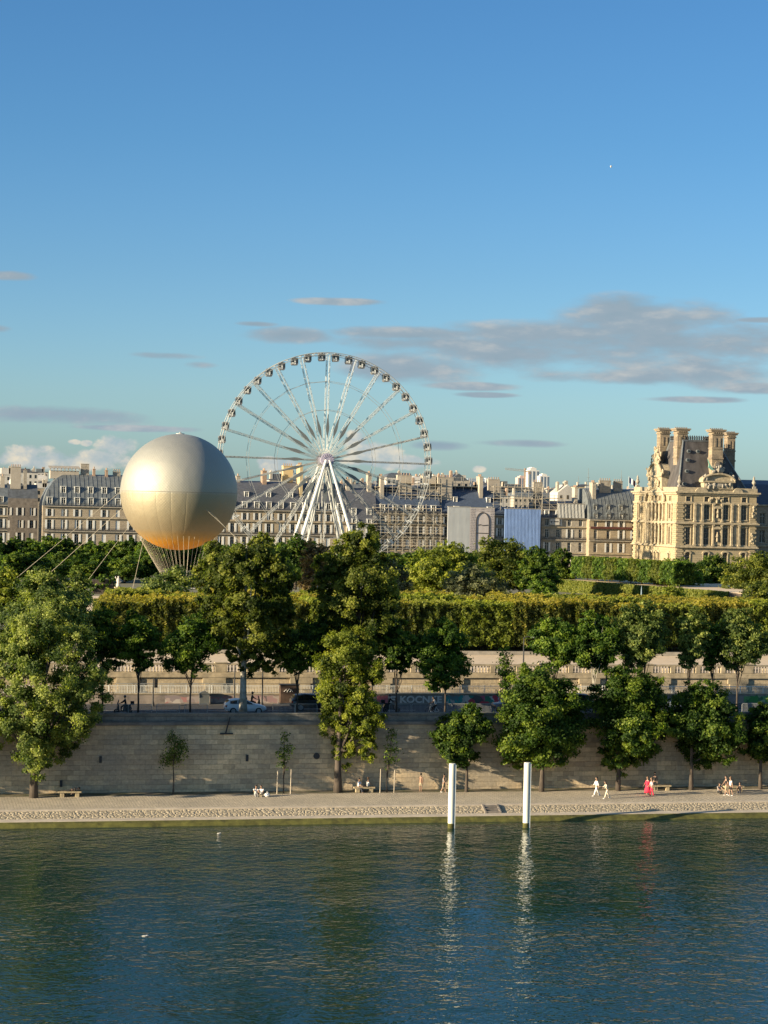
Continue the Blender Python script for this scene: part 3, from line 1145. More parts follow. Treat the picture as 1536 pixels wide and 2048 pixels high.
# ------------------------------------------------------------------ trees
def px_tree(name, label, x0, x1, ytop, ybot, xb, t, zb, leaf, n, size, tr, shape='oval', k=8, seed=1, bark='bark', group=None,
            clump=.30, flat=.75, fork=None, warm=0.0, dep=1.0, blobs=None, cat='tree', limbs=8):
    sb = GT(xb, (ytop + ybot) / 2, t)[0]
    sc, z1 = GT((x0 + x1) / 2, ytop, t)
    z0 = GT((x0 + x1) / 2, ybot, t)[1]
    w = (GT(x1, ytop, t)[0] - GT(x0, ytop, t)[0]) * .96
    if blobs is None:
        bl = auto_blobs(w, z0 - zb, z1 - zb, k, seed, shape, w * dep)
    else:
        bl = []
        for bx, by, brx, bry, bd in blobs:
            bs, bz = GT(bx, by, t)
            rx = (GT(bx + brx, by, t)[0] - bs) * .97
            rz = bz - GT(bx, by + bry, t)[1]
            bl.append((bs - sc, bd, bz - zb, rx, min(rx, 3.6), rz))
    bl = [(b[0] + sc - sb,) + tuple(b[1:]) for b in bl]
    fk = fork or max(1.0, (z0 - zb) * .9)
    fit = (sc - w / 2 - sb, sc + w / 2 - sb, z0 - zb, z1 - zb)
    return make_tree(name, label, (sb, t, zb), bl, leaf, int(n * 3.0), size * .54, tr, fk, seed, bark, group, (0, 0), clump, flat, warm, None, cat, limbs, None, fit)


GQ = 'trees along the foot of the river wall'
# big poplar at the left
px_tree('poplar_tree', 'tall broad poplar with bright yellow-green leaves at the left end of the quay', -40, 228, 1203, 1538, 72, 189.6, 1.1,
        'leaf_bright', 26000, .34, .34, k=12, seed=3, group=GQ, clump=.26, limbs=14, blobs=[
            (110, 1275, 58, 62, 0), (50, 1290, 60, 55, -.8), (170, 1300, 40, 50, -1.5), (15, 1330, 50, 60, .4), (95, 1350, 75, 60, -2.6),
            (180, 1370, 52, 60, -2.2), (215, 1362, 34, 34, 1.2), (30, 1420, 50, 60, -2.4), (120, 1430, 60, 55, -2.4), (185, 1440, 36, 45, .3), (60, 1480, 48, 50, -2.4),
            (130, 1490, 40, 40, .5), (75, 1525, 30, 32, -1.2), (-20, 1440, 40, 80, .5), (125, 1232, 22, 30, 0), (165, 1250, 18, 26, .3)])
px_tree('willow_tree', 'slender young weeping willow with wispy drooping leaves against the quay wall', 318, 378, 1462, 1535, 348, 190.6, 1.1,
        'leaf_bright', 620, .26, .08, k=7, seed=5, clump=.32, flat=2.4, shape='dome', fork=3.6, group=GQ)
px_tree('sapling', 'thin staked sapling nearest the couple sitting on the cobbles', 552, 590, 1458, 1540, 569, 190.4, 1.1,
        'leaf_mid', 210, .27, .06, k=6, seed=6, clump=.5, group=GQ, fork=1.5)
px_tree('leaning_tree', 'tall yellow-green tree with a dark bare leaning trunk, right of the white car', 636, 766, 1258, 1520, 680, 190.8, 1.1,
        'leaf_yellow', 18000, .33, .36, seed=8, clump=.27, group=GQ, fork=3.6, limbs=12, blobs=[
            (700, 1300, 55, 42, 0), (668, 1325, 40, 45, .6), (738, 1330, 40, 45, -.5), (690, 1380, 48, 50, .5), (725, 1390, 34, 50, -.8),
            (668, 1430, 34, 50, .8), (742, 1440, 26, 42, -.8), (700, 1450, 28, 44, 0), (738, 1488, 20, 30, -.6), (692, 1500, 22, 34, .3)])
px_tree('sapling', 'thin staked sapling standing just right of the bench with two people', 765, 805, 1455, 1540, 776, 190.4, 1.1,
        'leaf_mid', 180, .27, .06, k=6, seed=9, clump=.5, group=GQ, fork=1.5)
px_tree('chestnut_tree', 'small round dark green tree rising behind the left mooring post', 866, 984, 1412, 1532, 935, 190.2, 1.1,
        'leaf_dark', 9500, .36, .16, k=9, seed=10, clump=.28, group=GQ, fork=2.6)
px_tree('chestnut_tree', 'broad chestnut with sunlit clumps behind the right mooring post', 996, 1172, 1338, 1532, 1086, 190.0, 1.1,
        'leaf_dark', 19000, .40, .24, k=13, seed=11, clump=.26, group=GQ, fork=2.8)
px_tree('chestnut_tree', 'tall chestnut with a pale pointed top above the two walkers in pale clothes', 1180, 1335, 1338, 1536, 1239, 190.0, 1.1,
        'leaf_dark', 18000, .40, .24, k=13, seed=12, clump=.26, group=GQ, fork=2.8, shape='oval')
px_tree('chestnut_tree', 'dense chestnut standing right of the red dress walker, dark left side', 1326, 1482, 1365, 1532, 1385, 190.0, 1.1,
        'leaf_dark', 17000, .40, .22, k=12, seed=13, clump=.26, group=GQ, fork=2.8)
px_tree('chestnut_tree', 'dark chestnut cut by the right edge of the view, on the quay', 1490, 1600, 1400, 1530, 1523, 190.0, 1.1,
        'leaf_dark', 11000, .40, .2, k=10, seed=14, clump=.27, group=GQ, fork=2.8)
# stakes of the two saplings
for xa, top, lab in ((555, 1542, 'pale wooden stake left of the sapling near the seated couple'), (582, 1538, 'pale wooden stake right of the sapling near the seated couple'),
                     (761, 1538, 'pale wooden stake left of the sapling by the bench'), (789, 1540, 'pale wooden stake right of the sapling by the bench')):
    s, z = GT(xa, top, 190.2)
    m = MB()
    m.tube([(s, 190.2, 1.05), (s + .03, 190.2, z)], [.05, .05], 8)
    o = m.build('wooden_stake', pmat('pale_wood', (.36, .31, .24), .9, .2, 3) if 'pale_wood' not in bpy.data.materials else bpy.data.materials['pale_wood'])
    tag(o, lab, 'stake', 'wooden stakes beside saplings')

# unseen upstream trees added past the left edge to shade the wall and road
for i, (s_, t_, h_) in enumerate(((-1, 190.4, 19), (-11, 190.6, 18), (-21, 190.3, 20), (-32, 190.5, 19), (-43, 190.5, 20), (-55, 190.3, 19), (-68, 190.4, 20))):
    bl = auto_blobs(10.5, .8, h_, 12, 60 + i, 'oval')
    make_tree('poplar_tree', 'unseen poplar added upstream to shade the wall, %s beyond the left edge' % ordinal(i), (s_, t_, 1.1), bl, 'leaf_mid', 11000, .75, .36, 3.0, 70 + i,
              group=GQ, clump=.3)

GR = 'young plane trees along the road pavement'
TR = 196.6
ZR = 7.62
px_tree('plane_tree', 'dark green young plane above the motorcyclist', 228, 322, 1225, 1342, 279, TR, ZR, 'leaf_mid', 7000, .36, .10, k=9, seed=21, group=GR, fork=2.5, shape='round')
px_tree('plane_tree', 'dark young plane tree between the motorcyclist and the white car', 318, 440, 1228, 1345, 384, TR, ZR, 'leaf_mid', 8000, .36, .10, k=9, seed=22, group=GR, fork=2.5, shape='round')
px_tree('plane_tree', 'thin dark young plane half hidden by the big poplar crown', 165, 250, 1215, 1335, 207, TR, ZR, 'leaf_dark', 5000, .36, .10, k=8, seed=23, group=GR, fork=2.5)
px_tree('plane_tree', 'big old plane tree with a thick pale trunk beside the white car', 404, 594, 1074, 1342, 491, TR - .6, ZR, 'leaf_olive', 26000, .38, .36, bark='bark_pale', seed=24, group=GR,
        clump=.24, fork=5.2, limbs=14, blobs=[
            (500, 1110, 60, 36, 0), (455, 1135, 48, 40, .8), (545, 1140, 50, 42, -.5), (430, 1185, 36, 42, .3), (500, 1180, 58, 46, -1.4), (565, 1195, 38, 48, .5),
            (450, 1235, 36, 38, -.5), (520, 1245, 50, 46, -1.0), (575, 1260, 28, 42, .8), (500, 1300, 26, 34, -.4), (548, 1300, 22, 30, .4), (470, 1280, 22, 28, .5), (530, 1085, 26, 18, 0)])
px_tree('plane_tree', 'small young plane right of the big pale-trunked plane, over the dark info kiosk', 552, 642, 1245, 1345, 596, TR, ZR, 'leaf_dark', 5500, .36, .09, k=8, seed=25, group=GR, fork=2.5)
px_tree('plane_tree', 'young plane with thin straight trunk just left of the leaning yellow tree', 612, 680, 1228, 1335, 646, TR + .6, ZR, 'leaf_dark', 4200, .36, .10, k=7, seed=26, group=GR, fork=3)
px_tree('plane_tree', 'very tall dark plane whose crown towers over the wheel foot in the middle', 630, 812, 1054, 1318, 716, TR + .9, ZR, 'leaf_olive', 26000, .38, .34, seed=27, group=GR,
        clump=.24, fork=5, limbs=14, blobs=[
            (725, 1082, 40, 32, 0), (690, 1115, 42, 36, .6), (745, 1125, 34, 38, -.5), (650, 1140, 30, 34, .5), (720, 1170, 62, 44, -1.2), (770, 1190, 42, 44, .3), (680, 1215, 46, 44, -.4),
            (750, 1240, 52, 46, -1.0), (790, 1260, 34, 46, .6), (700, 1285, 42, 34, .4), (640, 1175, 24, 30, .8), (760, 1290, 36, 30, .4)])
px_tree('plane_tree', 'young plane with a leafy trunk above the white graffiti letters', 760, 840, 1250, 1345, 795, TR, ZR, 'leaf_mid', 4800, .36, .09, k=8, seed=28, group=GR, fork=2.4)
px_tree('plane_tree', 'spreading young plane above the coloured graffiti, pale right side', 830, 944, 1240, 1378, 892, TR, ZR, 'leaf_mid', 8500, .38, .10, k=10, seed=29, group=GR, fork=2.2)
px_tree('plane_tree', 'spindly young tree with very sparse leaves right of the coloured graffiti', 990, 1035, 1290, 1390, 1012, TR, ZR, 'leaf_dark', 520, .33, .07, k=7, seed=30, group=GR, fork=2.0, clump=.5)
px_tree('plane_tree', 'dark wide young plane above the broad quay chestnut', 1060, 1165, 1238, 1335, 1110, TR + .4, ZR, 'leaf_mid', 7500, .38, .10, k=9, seed=31, group=GR, fork=2.8, shape='round')
px_tree('plane_tree', 'young plane with pale trunk over the black van', 1140, 1248, 1225, 1342, 1189, TR, ZR, 'leaf_mid', 7800, .38, .10, bark='bark_pale', k=10, seed=32, group=GR, fork=2.8)
px_tree('plane_tree', 'bright lime young plane over the tall pale-topped chestnut', 1226, 1340, 1205, 1335, 1290, TR, ZR, 'leaf_bright', 8800, .38, .10, k=11, seed=33, group=GR, fork=3.0)
px_tree('plane_tree', 'narrow bright young plane with forked thin trunk, third bright crown from the right edge', 1352, 1420, 1218, 1335, 1379, TR, ZR, 'leaf_bright', 5200, .38, .09, k=9, seed=34, group=GR, fork=2.6)
px_tree('plane_tree', 'slim young plane with dark trunk between two bright lime crowns', 1402, 1450, 1250, 1340, 1428, TR + .3, ZR, 'leaf_mid', 3200, .38, .08, k=7, seed=35, group=GR, fork=2.6)
px_tree('plane_tree', 'bright lime young plane with a tall full crown near the right edge', 1436, 1540, 1220, 1338, 1476, TR, ZR, 'leaf_bright', 8400, .38, .10, k=11, seed=36, group=GR, fork=2.8)
px_tree('plane_tree', 'full yellow-green tree on the pavement behind the tall poplar at far left', -30, 195, 1148, 1335, 90, TR + .8, ZR, 'leaf_bright', 20000, .38, .26, k=14, seed=37, group=GR, fork=3.5, clump=.25)

# ---- clipped flat-topped trees on the terrace, three rows
GC = 'clipped flat-topped trees on the terrace'


def clipped(name, label, w, d, zc0, zc1, leaf, n, size, seed, warm, group):
    bl = [(0, 0, (zc0 + zc1) / 2, w / 2, d / 2, (zc1 - zc0) / 2)]
    t = thing(name, label, 'tree', (0, 0, 0), group)
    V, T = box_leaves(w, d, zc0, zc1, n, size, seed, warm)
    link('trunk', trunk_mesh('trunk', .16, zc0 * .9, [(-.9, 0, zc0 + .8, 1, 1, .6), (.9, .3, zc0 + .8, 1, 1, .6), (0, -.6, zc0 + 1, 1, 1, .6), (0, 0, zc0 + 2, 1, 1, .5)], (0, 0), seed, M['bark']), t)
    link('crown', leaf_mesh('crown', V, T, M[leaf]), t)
    return t


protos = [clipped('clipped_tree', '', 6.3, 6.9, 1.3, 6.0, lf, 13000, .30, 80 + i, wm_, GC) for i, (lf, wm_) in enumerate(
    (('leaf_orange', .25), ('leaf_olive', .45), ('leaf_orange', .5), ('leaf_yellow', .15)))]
used = set()
rows = ((245.0, 'front', 0.0), (253.0, 'middle', .15), (261.0, 'rear', .3))
for ri, (t_, rn, dz) in enumerate(rows):
    s0 = 26.0 + ri * 1.5
    for i in range(17):
        s_ = s0 + i * 6.2
        px_here = i / 16
        if px_here < .25: ch = [0, 2, 1][(i + ri) % 3]
        elif px_here < .5: ch = [1, 3, 0][(i + ri) % 3]
        elif px_here < .78: ch = [2, 0, 2, 1][(i + ri) % 4]
        else: ch = [1, 3, 1, 0][(i + ri) % 4]
        lab = 'flat-topped clipped tree, %s leaves, %s from left in %s terrace row' % (
            ['dull olive-gold', 'olive green', 'golden orange', 'yellow-green'][ch], ordinal(i), rn)
        zs = 1.0 + rnd.uniform(-.05, .05)
        if ch not in used:
            used.add(ch)
            o = protos[ch]
            o.location = (s_, t_, Z_TERR)
            o['label'] = lab
            o.scale = (1, 1, zs)
        else:
            o = place_copy(protos[ch], (s_, t_ + rnd.uniform(-.3, .3), Z_TERR), rnd.choice((0, math.pi / 2, math.pi, -math.pi / 2)), (1, 1, zs), lab)

# ---- garden trees
GG = 'big garden trees behind the terrace'


def gtree(name, label, x0, x1, ytop, t, leaf, n=9000, size=.62, shape='dome', k=10, seed=1, hfrac=.12, clump=.25, warm=0., zb=Z_GARD, bark='bark', group=GG, dep=1.0):
    xm = (x0 + x1) / 2
    s, z1 = GT(xm, ytop, t)
    w = (GT(x1, ytop, t)[0] - GT(x0, ytop, t)[0]) * .98
    h = z1 - zb
    bl = auto_blobs(w, h * hfrac, h, k, seed, shape, w * dep)
    return make_tree(name, label, (s, t, zb), bl, leaf, int(n * 1.8), size * .70, .35, h * .22, seed, bark, group, clump=clump, warm_top=warm, fit=(-w / 2, w / 2, h * hfrac, h))


gtree('chestnut_tree', 'broad domed yellow-green chestnut in front of the plain pale tarpaulin', 800, 975, 1088, 425, 'leaf_yellow', 17000, .6, 'dome', 13, 101, .1, .22)
gtree('chestnut_tree', 'large domed chestnut in front of the tarpaulin with the painted arch', 915, 1075, 1078, 450, 'leaf_olive', 16000, .6, 'dome', 13, 102, .1, .22)
gtree('olive_tree', 'greyish loose bushy tree between the two domed chestnuts and the clipped row', 890, 1030, 1130, 395, 'leaf_grey', 10000, .5, 'dome', 12, 103, .05, .25)
gtree('dark_tree', 'dark green tree right of the domed chestnuts, below the blue tarpaulin', 1030, 1122, 1095, 440, 'leaf_dark', 9000, .6, 'dome', 9, 104)
gtree('shrub', 'small rounded green shrub at the right foot of the domed chestnuts', 1050, 1118, 1150, 385, 'leaf_mid', 4000, .5, 'dome', 7, 105, .0)
gtree('copper_tree', 'brownish copper-leaved tree left of the very tall dark plane', 600, 672, 1085, 400, 'leaf_brown', 6500, .55, 'oval', 9, 106)
gtree('dark_tree', 'dark green tree behind the copper tree at the wheel foot', 545, 640, 1070, 470, 'leaf_dark', 8000, .6, 'round', 9, 107)
gtree('olive_tree', 'pale grey-green tree right of the very tall dark plane', 750, 830, 1118, 400, 'leaf_grey', 6000, .5, 'dome', 9, 108, .05)
gtree('feathery_tree', 'feathery bright green spreading tree below the balloon ropes', 262, 388, 1133, 345, 'leaf_bright', 5500, .5, 'dome', 10, 109, .2, .3)
gtree('broad_tree', 'broad dark olive tree right of the balloon, behind the big plane', 385, 480, 1085, 372, 'leaf_olive', 9000, .55, 'oval', 10, 110)
gtree('broad_tree', 'green round tree behind the big plane, left of the wheel legs', 470, 590, 1100, 410, 'leaf_mid', 9000, .55, 'round', 10, 111)
gtree('garden_tree', 'loose green tree in front of the palace west corner', 1300, 1402, 1118, 455, 'leaf_mid', 7500, .55, 'oval', 10, 112)
gtree('dark_tree', 'dark tree in front of the palace south face, below its arched windows', 1375, 1482, 1112, 470, 'leaf_dark', 9500, .6, 'dome', 11, 113)
gtree('chestnut_tree', 'large olive chestnut at the right edge below the palace', 1445, 1600, 1108, 440, 'leaf_olive', 15000, .6, 'dome', 13, 114, .1, .22)
gtree('shrub', 'low olive bush between the right chestnut and the clipped row', 1450, 1560, 1165, 360, 'leaf_olive', 5000, .5, 'dome', 8, 115, .0)
gtree('shrub', 'low pale bush under the loose green tree by the palace corner', 1290, 1380, 1172, 365, 'leaf_yellow', 3500, .5, 'dome', 7, 116, .0)
gtree('dark_tree', 'dark tree between the blue tarpaulin domes and the clipped raised path trees', 1085, 1152, 1098, 480, 'leaf_dark', 6000, .6, 'oval', 8, 119, .03)
gtree('garden_tree', 'yellow-green tree at the far left edge behind the pavement tree', -50, 62, 1138, 350, 'leaf_yellow', 6000, .5, 'dome', 9, 120, .05)
gtree('garden_tree', 'yellow-green tree behind the far left pavement tree', 55, 120, 1140, 345, 'leaf_yellow', 4000, .5, 'round', 7, 117)
gtree('garden_tree', 'green tree behind the tall poplar, left of the balloon ropes', 120, 185, 1145, 340, 'leaf_bright', 3500, .5, 'round', 7, 118)

# row of dark trees along the far side of the garden
GF = 'dark row of trees along the far side of the garden'
fp = []
for i, (sh, lf) in enumerate((('round', 'leaf_dark'), ('oval', 'leaf_dark'), ('dome', 'leaf_mid'))):
    bl = auto_blobs(10.5, .5, 9.8, 11, 130 + i, sh)
    fp.append(make_tree('garden_tree', '', (0, 0, 0), bl, lf, 10000, .5, .3, 2.2, 140 + i, group=GF))
cols_ = [(x_, 1073 + rnd.uniform(-4, 6)) for x_ in (-20, 22, 65, 102, 140, 182, 225, 262, 300, 345, 390, 432, 470, 512, 555, 600, 690, 745, 790, 840, 890, 1000, 1060)]
ups = [False] * 3
for i, (x_, y_) in enumerate(cols_):
    t_ = 556 + rnd.uniform(-6, 10)
    y_ = y_ + (x_ - 150) * .021 + (12 if x_ > 650 else 0)
    s_, z_ = GT(x_, y_, t_)
    sc_ = max(.7, (z_ - Z_GARD) / 9.9)
    v = i % 3
    lab = 'dark green round tree, %s from the left in the far garden row' % ordinal(i)
    if not ups[v]:
        ups[v] = True
        o = fp[v]
        o.location, o.scale, o['label'] = (s_, t_, Z_GARD), (1.05, 1.05, sc_), lab
    else:
        place_copy(fp[v], (s_, t_, Z_GARD), rnd.uniform(0, 6.28), (rnd.uniform(.95, 1.2), rnd.uniform(.95, 1.2), sc_), lab)

for i, (x_, y_) in enumerate(((-15, 1105), (28, 1098), (75, 1108), (118, 1100), (160, 1112), (205, 1104), (250, 1110), (292, 1106), (430, 1112), (560, 1110), (625, 1106), (690, 1112), (760, 1120), (800, 1125), (860, 1122))):
    t_ = 500 + rnd.uniform(-8, 8)
    s_, z_ = GT(x_, y_, t_)
    sc_ = max(.6, (z_ - Z_GARD) / 9.9)
    place_copy(fp[i % 3], (s_, t_, Z_GARD), rnd.uniform(0, 6.28), (rnd.uniform(.9, 1.1), rnd.uniform(.9, 1.1), sc_), 'lower dark green tree, %s from the left in the nearer garden row' % ordinal(i), 'nearer row of dark garden trees')

# clipped allee on the raised terrace at right, its path and the long hedge below
TZ = 10.4
a = GZ(1128, 1160, TZ)
b = GZ(1305, 1173, TZ)
dv = Vector((b[0] - a[0], b[1] - a[1], 0))
ln = dv.length
dn = dv.normalized()
nv = Vector((dn.y, -dn.x, 0))
if nv.x > 0: nv = -nv
# nv points towards the garden (west)
m = MB()
P0, P1 = Vector((a[0], a[1], 0)) - dn * 3, Vector((b[0], b[1], 0)) + dn * 30
Q0, Q1 = P0 - nv * 60, P1 - nv * 60
for z0_, z1_ in ((6.5, TZ),):
    pts = [P0, P1, Q1, Q0]
    n0 = len(m.v)
    m.v += [(p.x, p.y, z0_) for p in pts] + [(p.x, p.y, z1_) for p in pts]
    m.f += [(n0 + 4, n0 + 5, n0 + 6, n0 + 7)] + [(n0 + i, n0 + (i + 1) % 4, n0 + 4 + (i + 1) % 4, n0 + 4 + i) for i in range(4)]
    m.m += [0] * 5
structure('raised_terrace', m, M['sand'])
hz0, hz1 = Z_GARD, TZ + .05
cl = thing('clipped_hedge', 'long clipped olive-green hedge facing west below the raised path', 'hedge', (a[0], a[1], Z_GARD))
ncl = 16000
r = np.random.default_rng(5)
L_ = ln + 26
u = r.uniform(-2, L_, ncl)
hh = r.uniform(0, 1, ncl)
base = np.array([a[0], a[1], 0])
P = base + np.outer(u, np.array(dn)) + np.outer(.35 + .8 * (1 - hh) + r.normal(size=ncl) * .12, np.array(nv))
P[:, 2] = hz0 + hh * (hz1 - hz0) * 1.0
nr = np.array(nv) * .9 + r.normal(size=(ncl, 3)) * .45 + np.array([0, 0, .3])
nr /= np.linalg.norm(nr, axis=1)[:, None]
aa = np.cross(nr, r.normal(size=(ncl, 3)))
aa /= np.linalg.norm(aa, axis=1)[:, None]
bb = np.cross(nr, aa)
V = np.stack([P + aa * .3, P + bb * .2, P - aa * .3, P - bb * .2], 1).reshape(-1, 3) - np.array(cl.location)
link('hedge_leaves', leaf_mesh('hedge_leaves', V, np.clip(r.normal(.6, .18, ncl), 0, 1), M['leaf_olive']), cl)
m = MB()
for off in (.3,):
    p = [P0 + nv * off, P1 + nv * off, P1 - nv * .2, P0 - nv * .2]
    m.v += [(q.x, q.y, hz0 - .3) for q in p] + [(q.x, q.y, hz1 - .15) for q in p]
    m.f += [(4, 5, 6, 7)] + [(i, (i + 1) % 4, 4 + (i + 1) % 4, 4 + i) for i in range(4)]
    m.m += [0] * 5
m.build('stems', M['bark'], cl)
cp = [clipped('clipped_tree', '', 5.0, 6.0, 1.1, 5.4, lf, 6000, .42, 180 + i, .1, 'clipped trees on the raised path') for i, lf in enumerate(('leaf_mid', 'leaf_olive'))]
na = 9
for i in range(na):
    p = Vector((a[0], a[1], 0)) + dn * (ln * (i + .3) / (na - 1)) - nv * 6.0
    lab = 'square clipped tree on the raised path near the palace, %s from the far end' % ordinal(i)
    if i < 2:
        o = cp[i]
        o.location, o['label'] = (p.x, p.y, TZ), lab
    else:
        o = place_copy(cp[i % 2], (p.x, p.y, TZ), rnd.choice((0, math.pi)), 1, lab)
    o.rotation_euler[2] += math.atan2(dn.y, dn.x)
# ------------------------------------------------------------------ buildings
WIN = {}


def win_mesh(w, h, style='casement', shut=0):
    """window looking to -Y, origin at the middle of its sill; slot 0 frame, 1 glass, 2 shutter"""
    key = (round(w, 2), round(h, 2), style, shut)
    if key in WIN: return WIN[key]
    m = MB()
    f = .09
    m.box(-w / 2, w / 2, -.03, .05, 0, f)
    m.box(-w / 2, w / 2, -.03, .05, h - f, h)
    m.box(-w / 2, -w / 2 + f, -.03, .05, f, h - f)
    m.box(w / 2 - f, w / 2, -.03, .05, f, h - f)
    m.box(-.05, .05, -.025, .05, f, h - f)
    if style != 'plain':
        m.box(-w / 2 + f, -.05, -.02, .04, h * .68, h * .68 + .07)
        m.box(.05, w / 2 - f, -.02, .04, h * .68, h * .68 + .07)
    m.box(-w / 2 + f * .5, w / 2 - f * .5, .052, .07, f * .5, h - f * .5, 1)
    if shut == 1:      # shutters folded back beside the opening
        sw = w * .46
        for sx in (-1, 1):
            x0, x1 = sorted((sx * (w / 2 + .02), sx * (w / 2 + .02 + sw)))
            m.box(x0, x1, -.36, -.31, .02, h - .02, 2)
    elif shut == 2:    # shutters closed over it
        m.box(-w / 2 + .02, -.02, -.12, -.07, .02, h - .02, 2)
        m.box(.02, w / 2 - .02, -.12, -.07, .02, h - .02, 2)
    elif shut == 3:    # one leaf closed
        m.box(-w / 2 + .02, -.02, -.12, -.07, .02, h - .02, 2)
        m.box(w / 2 + .02, w * .96, -.36, -.31, .02, h - .02, 2)
    WIN[key] = m.mesh('window', [M['frame'], M['glass'], M['shutter']])
    return WIN[key]


def facade(mb, p0, ud, nrm, W_, z0, z1, ops, rev=.30, m=0):
    us = sorted(set([0, W_] + [o[0] for o in ops] + [o[1] for o in ops]))
    zs = sorted(set([z0, z1] + [o[2] for o in ops] + [o[3] for o in ops]))
    P = lambda u, z, d=0: (p0[0] + ud[0] * u - nrm[0] * d, p0[1] + ud[1] * u - nrm[1] * d, z)
    for i in range(len(us) - 1):
        um = (us[i] + us[i + 1]) / 2
        col = [o for o in ops if o[0] < um < o[1]]
        zstart = z0
        for o in sorted(col, key=lambda q: q[2]):
            if o[2] > zstart: mb.face([P(us[i], zstart), P(us[i + 1], zstart), P(us[i + 1], o[2]), P(us[i], o[2])], m)
            zstart = o[3]
        if zstart < z1: mb.face([P(us[i], zstart), P(us[i + 1], zstart), P(us[i + 1], z1), P(us[i], z1)], m)
    for a_, b_, c_, d_ in ops:
        mb.face([P(a_, c_), P(a_, c_, rev), P(a_, d_, rev), P(a_, d_)], m)
        mb.face([P(b_, c_), P(b_, d_), P(b_, d_, rev), P(b_, c_, rev)], m)
        mb.face([P(a_, d_), P(a_, d_, rev), P(b_, d_, rev), P(b_, d_)], m)
        mb.face([P(a_, c_), P(b_, c_), P(b_, c_, rev), P(a_, c_, rev)], m)


def hip_roof(mb, s0, s1, t0, t1, prof, hipl=True, hipr=True, back=True, m=0):
    rings = []
    for ins, z in prof:
        rings.append([(s0 + (ins if hipl else 0), t0 + ins, z), (s1 - (ins if hipr else 0), t0 + ins, z),
                      (s1 - (ins if hipr else 0), t1 - (ins if back else 0), z), (s0 + (ins if hipl else 0), t1 - (ins if back else 0), z)])
    for i in range(len(rings) - 1):
        for k in range(4):
            mb.face([rings[i][k], rings[i][(k + 1) % 4], rings[i + 1][(k + 1) % 4], rings[i + 1][k]], m)
    mb.face(rings[-1], m)


def prof_at(prof, z):
    for (i0, z0), (i1, z1) in zip(prof, prof[1:]):
        if z0 <= z <= z1: return i0 + (i1 - i0) * (z - z0) / (z1 - z0)
    return prof[-1][0]


def chimney(par, s, t, z0, z1, w, d, mat='cream', pots=3):
    m = MB()
    m.box(s - w / 2, s + w / 2, t - d / 2, t + d / 2, z0, z1)
    m.box(s - w / 2 - .1, s + w / 2 + .1, t - d / 2 - .1, t + d / 2 + .1, z1, z1 + .18)
    c = m.build('chimney', M[mat], par)
    for i in range(pots):
        f = (i + .5) / pots
        m = MB()
        if d > w: m.lathe([(.13, z1 + .18), (.16, z1 + .9)], 7, (s, t - d / 2 + d * f, 0))
        else: m.lathe([(.13, z1 + .18), (.16, z1 + .9)], 7, (s - w / 2 + w * f, t, 0))
        m.build('chimney_pot', M['brick'], c)
    return c


CURVED = [(0, 0), (.25, 1.5), (.7, 3.0), (1.5, 5.0), (2.8, 7.0), (4.4, 8.6), (6.2, 9.6), (8.0, 10.0)]


